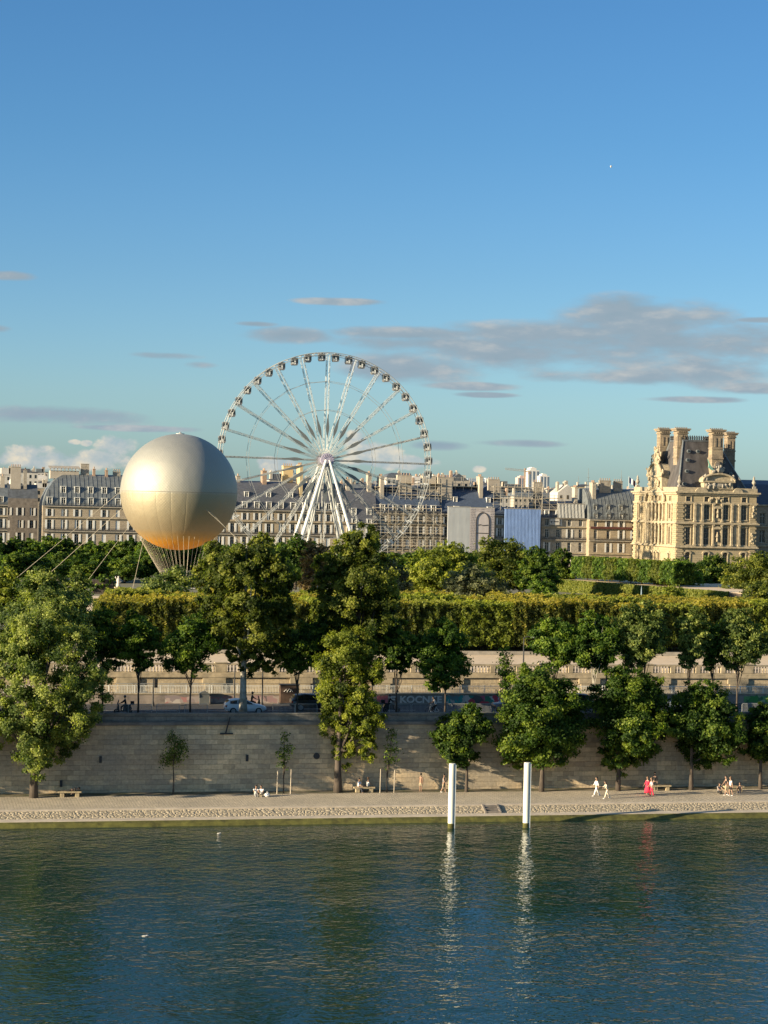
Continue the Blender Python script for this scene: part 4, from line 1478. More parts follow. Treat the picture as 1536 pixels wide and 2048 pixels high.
def town_house(label, s0, s1, t0, depth, zg, ze, rows, bay, roofprof, roofmat='zinc', wallmat='stone', win=(1.25,), dorm=(), hip=(False, False),
               seams=False, shut_mix=(1, 1, 2, 1, 3), chim=(), seed=0, cornices=(), group=None, name='apartment_building', margin=None, dorm_style='box'):
    r = random.Random(seed)
    b = thing(name, label, 'building', (s0, t0, zg), group)
    W_ = s1 - s0
    nb = max(1, int(round(W_ / bay)))
    pitch_ = W_ / nb
    ops, wins = [], []
    for ri, (za, zb_) in enumerate(rows):
        for k in range(nb):
            u = pitch_ * (k + .5)
            w = win[min(ri, len(win) - 1)]
            ops.append((u - w / 2, u + w / 2, za, zb_))
            wins.append((s0 + u, za, w, zb_ - za))
    m = MB()
    facade(m, (s0, t0), (1, 0), (0, -1), W_, zg, ze, ops)
    facade(m, (s0, t0 + depth), (0, -1), (-1, 0), depth, zg, ze, [])
    m.face([(s1, t0, zg), (s1, t0 + depth, zg), (s1, t0 + depth, ze), (s1, t0, ze)])
    m.face([(s1, t0 + depth, zg), (s0, t0 + depth, zg), (s0, t0 + depth, ze), (s1, t0 + depth, ze)])
    m.build('wall', M[wallmat], b)
    for (x_, z_, w, h) in wins:
        link('window', win_mesh(w, h, 'casement', r.choice(shut_mix)), b, Vector((x_, t0 + .24, z_)) - b.location)
    for zc, pr in cornices:
        m = MB()
        m.box(s0 - .02, s1 + .02, t0 - pr, t0 + .1, zc, zc + .28)
        m.build('cornice', M['stone_trim'] if pr < .5 else M['stone_grey'], b)
        if pr >= .55:
            m = MB()
            m.box(s0, s1, t0 - pr + .04, t0 - pr + .08, zc + 1.12, zc + 1.18)
            m.box(s0, s1, t0 - pr + .04, t0 - pr + .08, zc + .36, zc + .41)
            x_ = s0 + .1
            while x_ < s1:
                m.box(x_ - .03, x_ + .03, t0 - pr + .045, t0 - pr + .075, zc + .28, zc + 1.12)
                x_ += .24
            m.build('balcony_railing', M['dark_iron'], b)
    prof_ = [(i_, ze + z_) for i_, z_ in roofprof]
    m = MB()
    hip_roof(m, s0, s1, t0 + .15, t0 + depth, prof_, hip[0], hip[1])
    if seams:
        x_ = s0 + .6
        while x_ < s1 - .4:
            for (i0, z0), (i1, z1) in zip(prof_, prof_[1:]):
                if hip[0] and x_ < s0 + i1: continue
                m.bar((x_, t0 + .13 + i0, z0), (x_, t0 + .13 + i1, z1), .14)
            x_ += seams
    rf = m.build('roof', M[roofmat], b)
    for (zd, hd, wd, bayk, off) in dorm:
        nd = max(1, int(round(W_ / (pitch_ * bayk))))
        for k in range(nd):
            x_ = s0 + W_ * (k + .5) / nd + off
            y_ = t0 + .15 + prof_at(prof_, zd)
            if hip[0] and x_ < s0 + prof_at(prof_, zd + hd) + .4: continue
            dep_ = prof_at(prof_, min(zd + hd, prof_[-1][1])) - prof_at(prof_, zd) + .6
            m = MB()
            m.box(x_ - wd / 2 - .16, x_ - wd / 2, y_ - .12, y_ + dep_, zd, zd + hd)
            m.box(x_ + wd / 2, x_ + wd / 2 + .16, y_ - .12, y_ + dep_, zd, zd + hd)
            m.box(x_ - wd / 2 - .26, x_ + wd / 2 + .26, y_ - .22, y_ + dep_ + .4, zd + hd, zd + hd + .16)
            if dorm_style == 'round':
                m.prism([(x_ + (wd / 2 + .2) * math.cos(a_), zd + hd + .16 + .55 * math.sin(a_)) for a_ in [math.pi * q / 8 for q in range(9)]], lambda u, w, d: (u, d, w), y_ - .2, y_ + dep_ + .3)
            m.box(x_ - wd / 2, x_ + wd / 2, y_ + .1, y_ + .2, zd - .02, zd + .05)
            d_ = m.build('dormer', M['shutter'] if dorm_style == 'box' else M['zinc'], b)
            link('window', win_mesh(wd, hd, 'casement', 0), d_, Vector((x_, y_ + .02, zd + .05)) - b.location)
    for (xs, tt, hh, ww, dd, mm, pots) in chim:
        chimney(b, xs, t0 + tt, ze + 3, ze + hh, ww, dd, mm, pots)
    return b


TR_ = 655.0
ZS = 8.0
sx = lambda px, py=1040, t=TR_: GT(px, py, t)[0]
zx = lambda px, py, t=TR_: GT(px, py, t)[1]
ROWS = [(9.0, 11.6), (12.9, 15.9), (17.3, 20.2), (21.3, 23.5)]
COR = [(12.2, .35), (16.5, .55), (20.7, .45), (24.2, .6)]
ZE = 24.5
GRV = 'stone town houses in the long facade beyond the garden'
# far left block and the shaded gap beside it
town_house('stone town house cut by the left edge of the view', sx(-120), sx(15), TR_, 16, ZS, 24.6, ROWS, 4.0, [(0, 0), (.6, 2.5), (3, 5), (6, 6)], 'zinc', win=(1.25,), dorm=((25.2, 1.8, 1.2, 1, 0),),
           chim=((sx(5), 5, 8.5, 1.2, 3, 'cream', 4), (sx(-40), 5, 8.5, 1.2, 3, 'cream', 4)), seed=1, cornices=COR, group=GRV)
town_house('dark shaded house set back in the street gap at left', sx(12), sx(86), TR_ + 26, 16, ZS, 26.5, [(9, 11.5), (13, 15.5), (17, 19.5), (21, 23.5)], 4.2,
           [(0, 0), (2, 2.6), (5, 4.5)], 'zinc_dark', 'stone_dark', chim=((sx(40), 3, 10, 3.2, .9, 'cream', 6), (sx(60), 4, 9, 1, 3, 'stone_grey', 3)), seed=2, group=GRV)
town_house('large stone block with curved striped zinc roof left of the balloon', sx(85), sx(330), TR_, 18, ZS, ZE, ROWS, 4.05, CURVED, 'zinc', win=(1.3, 1.35, 1.35, 1.2),
           dorm=((25.0, 2.1, 1.35, 1, 0), (28.5, 2.0, 1.3, 1, 0)), hip=(True, False), seams=1.35, shut_mix=(1, 1, 2, 1, 3, 2), seed=3, cornices=COR, group=GRV,
           chim=((sx(172), 8, 13.2, 2.6, .9, 'stone_grey', 0), (sx(190), 7, 11.6, .8, 1.6, 'brick', 2), (sx(236), 7, 11.0, 2.4, .9, 'stone_grey', 4), (sx(215), 7, 11.3, .8, 2.4, 'brick', 3)))
b0 = [o for o in bpy.data.objects if o.get('label', '').startswith('large stone block with curved')][0]
m = MB()
s0_, s1_ = sx(102), sx(160)
zt = zx(130, 934, TR_ + 8)
m.box(s0_, s1_, TR_ + 7, TR_ + 13, 33.0, zt - 1.2)
for i in range(9):
    x_ = s0_ + (s1_ - s0_) * i / 8
    m.box(x_ - .12, x_ + .12, TR_ + 6.7, TR_ + 7, zt - 1.2, zt)
m.face([(s0_ - .4, TR_ + 6.5, zt - .5), (s1_ + .4, TR_ + 6.5, zt - .5), (s1_ + .4, TR_ + 13, zt + .4), (s0_ - .4, TR_ + 13, zt + .4)])
m.build('roof_pavilion', M['cream'], b0)
# centre block behind the wheel
town_house('long stone block with dark slate roof between balloon and wheel legs', sx(330), sx(598), TR_, 18, ZS, ZE, ROWS, 4.05,
           [(0, 0), (.9, 3.2), (2.2, 6.6), (4.8, 8.6), (9, 9.2)], 'slate', win=(1.3, 1.35, 1.35, 1.2), dorm=((25.0, 2.0, 1.3, 1, 0), (28.6, 1.5, 1.1, 2, 1.0)),
           shut_mix=(1, 1, 1, 2, 3), seed=4, cornices=COR, group=GRV,
           wallmat='stone_warm', chim=((sx(532), 6, 12.4, 1.4, 3.4, 'brick', 4), (sx(380), 6, 12, 1.2, 3.2, 'cream', 4), (sx(480), 6, 10.5, 1.2, 2, 'stone_grey', 3)))
town_house('narrow stone house with tall ochre party wall behind the wheel legs', sx(598), sx(692), TR_, 20, ZS, ZE, ROWS, 4.05,
           [(0, 0), (.9, 3.0), (2.4, 6.0), (6, 8.4), (9, 9.0)], 'slate', win=(1.3, 1.35, 1.35, 1.2), dorm=((25.0, 2.0, 1.3, 1, 0),), shut_mix=(1, 1, 2), seed=5, cornices=COR, group=GRV,
           chim=((sx(603), 5, 14.5, 1.0, 6.5, 'ochre', 5), (sx(583), 9, 14.2, 3.2, 3, 'ochre', 5), (sx(660), 6, 11, 1, 3, 'stone_grey', 3)))
town_house('dark mansard block right of the wheel legs', sx(692), sx(752), TR_ - 1.5, 22, ZS, 19.8, ROWS[:3], 4.0,
           [(0, 0), (.8, 4.2), (2.0, 8.2), (4.0, 11.0), (8, 12.4)], 'slate', win=(1.3,), dorm=((20.2, 2.0, 1.2, 1, 0), (23.6, 2.0, 1.2, 1, 0)), seed=6, cornices=COR[:3], group=GRV,
           chim=((sx(742), 6, 17, 1.2, 3, 'stone_grey', 4), (sx(700), 7, 15, 1.2, 3, 'cream', 4)), wallmat='stone_grey')
# scaffolded block
town_house('stone block wrapped in scaffolding right of the wheel', sx(752), sx(880), TR_, 18, ZS, ZE, ROWS, 4.2, [(0, 0), (.9, 3.2), (2.2, 6.4), (6, 8.4), (9, 9)], 'slate_blue', win=(1.3,),
           dorm=((25.0, 2.0, 1.3, 1, 0),), seed=7, cornices=COR, group=GRV,
           chim=((sx(765), 4, 11.5, 1.2, 5, 'cream', 4), (sx(812), 4, 12.0, 4.6, 2.5, 'cream', 5), (sx(862), 5, 12, 4.4, 3, 'cream', 5)))
town_house('slate-roofed block behind the two pale tarpaulins', sx(880), sx(1013), TR_, 18, ZS, ZE - .3, ROWS, 4.1, [(0, 0), (1.6, 3.4), (3.8, 7.2), (6.8, 9.2), (9, 9.4)], 'slate_blue', win=(1.3,),
           dorm=((25.0, 1.9, 1.2, 2, 0), (28.4, 1.5, 1.0, 3, 0)), hip=(False, True), seed=8, cornices=COR, group=GRV,
           chim=((sx(893), 4, 12.0, 5, 3, 'cream', 5), (sx(966), 5, 12.5, 1.2, 4, 'cream', 4), (sx(1006), 12, 11.8, 4, 1, 'cream', 5)))
town_house('stone block hidden behind the blue tarpaulin', sx(1013), sx(1083), TR_ + 4, 18, ZS, 25.5, ROWS, 4.1, [(0, 0), (.5, .4), (8, 1.6)], 'zinc_dark', win=(1.3,), seed=9, group=GRV)
town_house('plain stone house with a small white banner right of the blue tarpaulin', sx(1083), sx(1173), TR_, 18, ZS, ZE - .6, ROWS, 4.3, [(0, 0), (1.2, 2.6), (3.6, 4.6), (8, 5.6)], 'slate', win=(1.25,),
           shut_mix=(0, 0, 1), dorm=((24.4, 1.9, 1.2, 1, 0),), seed=10, cornices=COR[:3] + [(23.6, .6)], group=GRV, wallmat='stone_grey',
           chim=((sx(1088), 8, 11.5, 3, 1, 'stone_grey', 4), (sx(1160), 6, 10, 1, 3, 'cream', 4)))
dome = town_house('sunlit corner house with domed zinc roof beside the palace', sx(1173), sx(1300), TR_ - 3, 20, ZS, 23.6, ROWS, 4.2,
                  [(0, 0), (.35, 2.0), (1.0, 4.2), (2.2, 6.6), (4.0, 8.6), (6.2, 9.9), (8.5, 10.3)], 'zinc', win=(1.25,), shut_mix=(1, 0, 0), dorm=((24.0, 1.5, 1.0, 1, 0), (26.8, 1.4, .9, 1, 0)), seed=11, wallmat='stone_warm',
                  cornices=COR[:3] + [(23.3, .7)], group=GRV, seams=1.3, dorm_style='round', hip=(False, False),
                  chim=((sx(1212), 5, 12.8, 4, 1, 'stone_grey', 5), (sx(1240), 6, 12.6, 3, 1, 'stone_grey', 4), (sx(1186), 4, 12, 1.2, 3.2, 'stone_grey', 4)))
m = MB()
m.box(sx(1175), sx(1266), TR_ - 3.6, TR_ - 3.0, 20.6, 21.3)
m.build('red_awning', pmat('red_awning', (.085, .028, .022), .8, .25, 1), dome)

# scaffolding
def scaffold(name, label, s0, s1, t0, z0, z1, lift=2.0, bay=2.2, jut=1.1, mat='scaffold', r_=.05, decks=True, seed=0):
    r = random.Random(seed)
    o = thing(name, label, 'scaffold', (s0, t0, z0))
    n_ = max(1, int(round((s1 - s0) / bay)))
    for i in range(n_ + 1):
        x_ = s0 + (s1 - s0) * i / n_
        m_ = MB()
        top = z1 + r.uniform(-.2, 1.2)
        m_.bar((x_, t0, z0), (x_, t0, top), r_ * 2)
        m_.bar((x_, t0 + jut, z0), (x_, t0 + jut, top), r_ * 2)
        z_ = z0 + lift
        while z_ < z1 + .1:
            m_.bar((x_, t0, z_), (x_, t0 + jut, z_), r_ * 1.6)
            z_ += lift
        m_.build('standard', M[mat], o)
    z_ = z0 + lift
    while z_ < z1 + .1:
        m_ = MB()
        m_.bar((s0, t0, z_), (s1, t0, z_), r_ * 1.8)
        m_.bar((s0, t0, z_ + 1.0), (s1, t0, z_ + 1.0), r_ * 1.6)
        m_.build('ledger', M[mat], o)
        if decks and int(z_ / lift) % 2:
            m_ = MB()
            m_.box(s0, s1, t0 + .1, t0 + jut - .1, z_ - .08, z_ - .02)
            m_.box(s0, s1, t0 + .03, t0 + .07, z_, z_ + .16)
            m_.build('deck', M['scaffold_board'], o)
        z_ += lift
    m_ = MB()
    for i in range(0, n_, 3):
        xa, xb = s0 + (s1 - s0) * i / n_, s0 + (s1 - s0) * min(i + 3, n_) / n_
        z_ = z0
        k_ = i
        while z_ + 6 < z1 + 1:
            p_, q_ = ((xa, xb) if k_ % 2 else (xb, xa))
            m_.bar((p_, t0 - .08, z_), (q_, t0 - .08, z_ + 6), r_ * 1.6)
            z_ += 6
            k_ += 1
    if m_.v: m_.build('brace', M[mat], o)
    return o


M['scaffold'] = pmat('scaffold_tube', (.46, .42, .34), .5, .15, 2, metal=.2)
M['scaffold_board'] = pmat('scaffold_board', (.42, .35, .25), .85, .2, 1)
scaffold('scaffolding', 'tall scaffolding over the stone block right of the wheel', sx(744), sx(880), TR_ - 1.6, ZS, 26.5, 2.0, 2.4, seed=1)
scaffold('scaffolding', 'rooftop scaffolding around pale chimneys above the wheel rim end', sx(800), sx(884), TR_ + 1.5, 26.5, 35.8, 1.9, 2.1, 4.0, seed=2)
scaffold('scaffolding', 'rooftop scaffolding left of the slate roof, right of the wheel', sx(752), sx(798), TR_ + 2.0, 27.0, 34.0, 1.9, 2.1, 3.5, seed=6)
scaffold('scaffolding', 'rooftop scaffolding above the blue tarpaulin', sx(988), sx(1086), TR_ + 1.0, 26.0, 34.0, 1.9, 2.3, 5.0, seed=3)
scaffold('scaffolding', 'rooftop scaffolding on the house with the white banner', sx(1084), sx(1130), TR_ + .5, 24.5, 31, 1.9, 2.3, 3.0, seed=4)
scaffold('scaffolding', 'low rooftop scaffolding behind the two pale tarpaulins', sx(884), sx(966), TR_ + 5, 31.5, 35.5, 1.9, 2.6, 2.5, seed=5)


def sheet(name, label, x0, x1, y0, y1, t, mat, fold=.12, n=26, group=None, parts=True):
    """scaffold sheeting: a rippled sheet hung on a frame"""
    s0, s1 = sx(x0, 1040, t), sx(x1, 1040, t)
    za, zb_ = zx((x0 + x1) / 2, y0, t), zx((x0 + x1) / 2, y1, t)
    za, zb_ = max(za, ZS), zb_
    o = thing(name, label, 'tarpaulin', (s0, t, za), group)
    r = random.Random(int(x0))
    m_ = MB()
    for j in range(9):
        for i in range(n + 1):
            m_.v.append((s0 + (s1 - s0) * i / n, t + fold * math.sin(i * 1.9 + j * .25) * r.uniform(.3, 1), za + (zb_ - za) * j / 8))
    for j in range(8):
        for i in range(n):
            k_ = j * (n + 1) + i
            m_.f.append((k_, k_ + 1, k_ + n + 2, k_ + n + 1))
            m_.m.append(0)
    m_.face([(s0, t + .6, za), (s1, t + .6, za), (s1, t + .6, zb_), (s0, t + .6, zb_)])
    m_.face([(s0, t, zb_), (s1, t, zb_), (s1, t + .6, zb_), (s0, t + .6, zb_)])
    m_.face([(s0, t, za), (s0, t + .6, za), (s0, t + .6, zb_), (s0, t, zb_)])
    m_.face([(s1, t, za), (s1, t + .6, za), (s1, t + .6, zb_), (s1, t, zb_)])
    m_.build('sheet', mat, o, smooth=False, fix=False)
    m_ = MB()
    m_.box(s0 - .1, s1 + .1, t - .1, t + .7, zb_, zb_ + .16)
    m_.build('top_tube', M['scaffold'], o)
    return o, s0, s1, za, zb_


sheet('tarpaulin', 'plain pale grey tarpaulin covering a facade', 896, 940, 1105, 1014, TR_ - 2.2, pmat('grey_sheet', (.36, .38, .39), .6, .08, .15), .012, 10)
to, s0, s1, za, zb_ = sheet('tarpaulin', 'pale tarpaulin printed with a black outlined arch and wavy lines', 940, 989, 1105, 1016, TR_ - 2.2, pmat('printed_sheet', (.42, .39, .385), .7, .06, .2), .008, 12)
ink = pmat('ink_line', (.05, .045, .045), .8, .1, 2)
inkg = pmat('grey_ink_line', (.17, .15, .15), .8, .1, 2)
tp = TR_ - 2.2 - .06
w_ = s1 - s0
xl, xr = s0 + w_ * .25, s0 + w_ * .78
zt = zx(964, 1025, tp)
zm = zx(964, 1043, tp)
pts = [(xl, tp, za)] + [((xl + xr) / 2 - (xr - xl) / 2 * math.cos(a_), tp, zm + (zt - zm) * math.sin(a_)) for a_ in [math.pi * q / 14 for q in range(15)]] + [(xr, tp, za)]
m = MB()
m.tube(pts, [.16] * len(pts), 6)
pts2 = [(xl + .5, tp, zm - 1.2), (xl + 1.4, tp, zm - 1.0), ((xl + xr) / 2, tp, zm - 1.3), (xr - .3, tp, zm - 1.1)]
m2 = MB()
m2.tube(pts2, [.12] * 4, 6)
m.build('arch_outline', ink, to)
m2.build('painted_bar', ink, to)
m = MB()
zc = zx(964, 1066, tp)
m.tube([(xl, tp, zc), (xr, tp, zc - .1)], [.12, .12], 6)
m.build('painted_sill', ink, to)
r = random.Random(3)
z_ = za + .4
m = MB()
while z_ < zb_ - .2:
    for (xa, xb) in ((s0 + .1, xl - .3), (xr + .3, s1 - .1)):
        ok = True
        n_ = 7
        ps = [(xa + (xb - xa) * i / n_, tp, z_ + .12 * math.sin(i * 1.7 + z_ * 3)) for i in range(n_ + 1)]
        m.tube(ps, [.045] * (n_ + 1), 4)
    if z_ > zt + .35:
        ps = [(xl + (xr - xl) * i / 8, tp, z_ + .1 * math.sin(i * 1.5 + z_)) for i in range(9)]
        m.tube(ps, [.045] * 9, 4)
    z_ += .52
m.build('wavy_lines', inkg, to)
sheet('tarpaulin', 'large bright blue tarpaulin over a whole facade', 1010, 1081, 1110, 1018, TR_ - 2.0, pmat('blue_sheet', (.155, .245, .46), .65, .16, .5, stretch=(2.0, 1, .5)), .022, 34)
sheet('tarpaulin', 'white creased sheeting at roof level above the plain stone house', 1116, 1169, 1036, 1008, TR_ - .8, pmat('white_sheet', (.36, .36, .34), .7, .15, .7, stretch=(2, 1, .5)), .08, 26)
bn = thing('banner', 'small white banner with dark emblem on the plain stone facade', 'banner', (sx(1099), TR_ - .5, 19))
m = MB()
m.box(sx(1098), sx(1118), TR_ - .62, TR_ - .5, zx(1108, 1050), zx(1108, 1038))
m.build('cloth', M['white_wall'], bn)
m = MB()
xc_, zc_ = sx(1102), zx(1108, 1043.5)
m.prism([(xc_ - .5, zc_ + .35), (xc_, zc_ - .4), (xc_ + .5, zc_ + .35), (xc_, zc_ + .1)], lambda u, w, d: (u, d, w), TR_ - .64, TR_ - .6)
m.box(xc_ + .8, sx(1116), TR_ - .64, TR_ - .6, zc_ - .12, zc_ + .2)
m.build('emblem', M['dark_iron'], bn)

# ------------------------------------------------------------------ palace pavilion
TM = 612.0
SM = GT(1354, 1050, TM)[0]
SM2 = GT(1512, 1050, TM)[0]
TMB = 651.0
pz = lambda zy: GT(1433, 840 + zy / 5.12, TM)[1]      # row in the enlarged view -> height on the south face
ps_ = lambda zx_: GT(1236 + zx_ / 5.12, 1050, TM)[0]
PZ0 = 7.7
pal = thing('palace_pavilion', 'ornate golden stone palace pavilion with steep slate roof and tall chimneys', 'palace', (SM, TM, PZ0))
Z_C1, Z_C2, Z_TOP, Z_BAL = pz(1312), pz(1066), pz(745), pz(695)
def sp_(a_, b_): return ps_(a_) - SM, ps_(b_) - SM
zA0, zA1 = pz(1280), pz(1105)
zB0, zB1 = pz(1020), pz(872)
zD0, zD1 = pz(838), pz(788)
zG0, zG1 = pz(1475), pz(1372)
WS = SM2 - SM
cols4 = [sp_(692, 742), sp_(880, 932), sp_(1076, 1126), sp_(1262, 1312)]
ops = []
pwin = []
for (a_, b_) in cols4:
    for z0_, z1_ in ((zG0, zG1), (zA0, zA1), (zB0, zB1), (zD0, zD1)):
        ops.append((a_, b_, z0_, z1_))
        pwin.append(((a_ + b_) / 2, z0_, b_ - a_, z1_ - z0_))
m = MB()
facade(m, (SM, TM), (1, 0), (0, -1), WS, PZ0, Z_TOP, ops, .55)
# west face: u runs from the far end to the corner
LW = TMB - TM
wcols = [(LW * f - .8, LW * f + .8) for f in (.44, .525, .61)] + [(LW * .84 - .75, LW * .84 + .75), (LW * .14 - .75, LW * .14 + .75)]
wops, wwin = [], []
for (a_, b_) in wcols:
    for z0_, z1_ in ((zG0 - 1.5, zG1 - .4), (zA0, zA1), (zB0, zB1), (zD0, zD1)):
        wops.append((a_, b_, z0_, z1_))
        wwin.append(((a_ + b_) / 2, z0_, b_ - a_, z1_ - z0_))
facade(m, (SM, TMB), (0, -1), (-1, 0), LW, PZ0, Z_TOP, wops, .6)
m.face([(SM2, TM, PZ0), (SM2, TMB, PZ0), (SM2, TMB, Z_TOP), (SM2, TM, Z_TOP)])
m.face([(SM2, TMB, PZ0), (SM, TMB, PZ0), (SM, TMB, Z_TOP), (SM2, TMB, Z_TOP)])
m.face([(SM, TM, Z_TOP), (SM2, TM, Z_TOP), (SM2, TMB, Z_TOP), (SM, TMB, Z_TOP)])
m.build('wall', M['stone_pale'], pal)
PW = {}


def pal_window(x, y, z, w, h, rz):
    k_ = (round(w, 2), round(h, 2))
    if k_ not in PW:
        f_ = MB()
        f_.box(-w / 2, w / 2, -.05, .05, 0, .12)
        f_.box(-w / 2, w / 2, -.05, .05, h - .12, h)
        f_.box(-w / 2, -w / 2 + .12, -.05, .05, .12, h - .12)
        f_.box(w / 2 - .12, w / 2, -.05, .05, .12, h - .12)
        f_.box(-.06, .06, -.04, .05, .12, h - .12)
        for fz in ((.36, .70) if h > 3 else (.5,)):
            f_.box(-w / 2 + .12, -.06, -.03, .04, h * fz, h * fz + .09)
            f_.box(.06, w / 2 - .12, -.03, .04, h * fz, h * fz + .09)
        p_ = MB()
        p_.box(-w / 2 + .05, w / 2 - .05, .055, .08, .05, h - .05)
        PW[k_] = (f_.mesh('window', M['stone_grey']), p_.mesh('pane', M['glass']))
    fr = link('window', PW[k_][0], pal, Vector((x, y, z)) - pal.location)
    fr.rotation_euler[2] = rz
    link('pane', PW[k_][1], fr)
    return fr


for (u, z_, w, h) in pwin: pal_window(SM + u, TM + .45, z_, w, h, 0)
for (u, z_, w, h) in wwin: pal_window(SM + .5, TMB - u, z_, w, h, -math.pi / 2)


def band(z0_, z1_, pr, mat='stone_trim', name='cornice'):
    m_ = MB()
    m_.box(SM - pr, SM2 + pr, TM - pr, TM, z0_, z1_)
    m_.box(SM - pr, SM, TM, TMB + pr, z0_, z1_)
    m_.build(name, M[mat], pal)


band(Z_C1, Z_C1 + .35, .75)
band(Z_C1 + .35, Z_C1 + .7, .45)
band(Z_C2 - .1, Z_C2 + .3, .85)
band(Z_C2 + .3, Z_C2 + .65, .5)
band(pz(858), pz(846), .4)
band(Z_TOP - .25, Z_TOP + .25, 1.0)
band(Z_TOP - .8, Z_TOP - .25, .5)
band(Z_TOP + .25, Z_BAL, .15, 'stone_trim', 'parapet')
band(PZ0, PZ0 + 1.3, .5, 'stone_grey', 'plinth')


def pilaster_s(xa, xb, z0_, z1_, pr=.45, mat='stone_trim'):
    m_ = MB()
    m_.box(xa, xb, TM - pr, TM + .02, z0_ + .5, z1_ - .5)
    m_.box(xa - .12, xb + .12, TM - pr - .12, TM + .02, z0_, z0_ + .5)
    m_.box(xa - .14, xb + .14, TM - pr - .16, TM + .02, z1_ - .5, z1_)
    m_.build('pilaster', M[mat], pal)


def pilaster_w(ta, tb, z0_, z1_, pr=.45, mat='stone_trim', col=False):
    m_ = MB()
    if col:
        m_.lathe([(.55, z0_), (.55, z0_ + .4), (.42, z0_ + .5), (.37, z1_ - .6), (.44, z1_ - .5), (.55, z1_ - .3), (.55, z1_)], 10, (SM - .75, (ta + tb) / 2, 0))
    else:
        m_.box(SM - pr, SM + .02, ta, tb, z0_ + .5, z1_ - .5)
        m_.box(SM - pr - .12, SM + .02, ta - .12, tb + .12, z0_, z0_ + .5)
        m_.box(SM - pr - .16, SM + .02, ta - .14, tb + .14, z1_ - .5, z1_)
    m_.build('column' if col else 'pilaster', M[mat], pal)


storeys = ((Z_C1 + .7, Z_C2 - .1), (Z_C2 + .65, pz(858)), (PZ0 + 1.3, Z_C1))
for si, (z0_, z1_) in enumerate(storeys):
    # quoined corners
    for (xa, xb) in (sp_(604, 672), sp_(1345, 1412)):
        m_ = MB()
        z_ = z0_
        k_ = 0
        while z_ < z1_ - .3:
            d_ = .30 if k_ % 2 else .42
            m_.box(SM + xa, SM + xb - (.35 if k_ % 2 else 0), TM - d_, TM + .02, z_ + .03, min(z_ + .62, z1_))
            z_ += .66
            k_ += 1
        m_.build('quoin', M['stone_pale'], pal)
    for (ta, tb) in ((TM, TM + 3.2), (TMB - 3.2, TMB)):
        m_ = MB()
        z_ = z0_
        k_ = 0
        while z_ < z1_ - .3:
            m_.box(SM - (.30 if k_ % 2 else .42), SM + .02, ta - (.0 if k_ % 2 else .42 if ta == TM else 0), tb - (.4 if k_ % 2 else 0), z_ + .03, min(z_ + .62, z1_))
            z_ += .66
            k_ += 1
        m_.build('quoin', M['stone_pale'], pal)
    if si < 2:
        for (xa, xb) in ((770, 792), (800, 838), (846, 866), (962, 978), (1050, 1064), (1150, 1170), (1180, 1218), (1226, 1246)):
            a_, b_ = sp_(xa, xb)
            thin = (xb - xa) < 30
            pilaster_s(SM + a_, SM + b_, z0_, z1_, .62 if thin else .28)
        for f in (.34, .40, .482, .568, .65, .71):
            t_ = TMB - LW * f
            pilaster_w(t_ - .45, t_ + .45, z0_, z1_, .7, col=.38 < f < .66)
        for f in (.79, .89, .09, .19):
            t_ = TMB - LW * f
            pilaster_w(t_ - .35, t_ + .35, z0_, z1_, .4)
        # statue in its niche between the two middle windows
        xa, xb = sp_(984, 1044)
        xm = SM + (xa + xb) / 2
        m_ = MB()
        hz = (z1_ - z0_)
        m_.box(SM + xa, SM + xb, TM - .3, TM + .01, z0_ + .2, z0_ + 1.3)
        m_.build('niche_pedestal', M['stone_trim'], pal)
        m_ = MB()
        m_.prism([(SM + xa - .35, z1_ - 1.5)] + [(xm - (xb - xa) * .65 * math.cos(q * math.pi / 8), z1_ - 1.5 + .9 * math.sin(q * math.pi / 8)) for q in range(9)] + [(SM + xb + .35, z1_ - 1.5)],
                 lambda u, w, d: (u, d, w), TM - .7, TM)
        m_.build('niche', M['stone_trim'], pal)
        m_ = MB()
        m_.box(SM + xa + .25, SM + xb - .25, TM - .02, TM + .01, z0_ + 1.3, z1_ - 1.7)
        m_.build('niche_back', M['stone_dark'], pal)
        m_ = MB()
        zb0 = z0_ + 1.3
        m_.lathe([(.42, 0), (.40, .5), (.30, 1.2), (.40, 1.9), (.30, 2.3), (.12, 2.45), (.20, 2.6), (.22, 2.8), (.10, 3.0)], 9, (xm, TM - .45, zb0))
        m_.tube([(xm - .3, TM - .45, zb0 + 2.1), (xm - .55, TM - .6, zb0 + 1.5), (xm - .2, TM - .8, zb0 + 1.3)], [.12, .1, .08], 6)
        m_.build('statue', M['stone_trim'], pal, smooth=True)
# window surrounds
def surround(x, z, w, h, rz, arch=False, hood=True):
    m_ = MB()
    e = .24
    m_.box(-w / 2 - e, -w / 2, -.16, .02, 0, h)
    m_.box(w / 2, w / 2 + e, -.16, .02, 0, h)
    m_.box(-w / 2 - e - .1, w / 2 + e + .1, -.26, .02, -.3, 0)
    if arch:
        n_ = 10
        outer = [((w / 2 + .5) * math.cos(math.pi * q / n_), h + (w / 2 + .2) * math.sin(math.pi * q / n_)) for q in range(n_ + 1)]
        inner = [((w / 2 + .0) * math.cos(math.pi * q / n_), h + (w / 2 - .3) * math.sin(math.pi * q / n_)) for q in range(n_ + 1)]
        for q in range(n_):
            m_.prism([inner[q], outer[q], outer[q + 1], inner[q + 1]], lambda u, w2, d: (u, d, w2), -.35, .02)
    else:
        m_.box(-w / 2 - e, w / 2 + e, -.16, .02, h, h + .25)
        if hood: m_.box(-w / 2 - e - .15, w / 2 + e + .15, -.40, .02, h + .25, h + .42)
    return m_


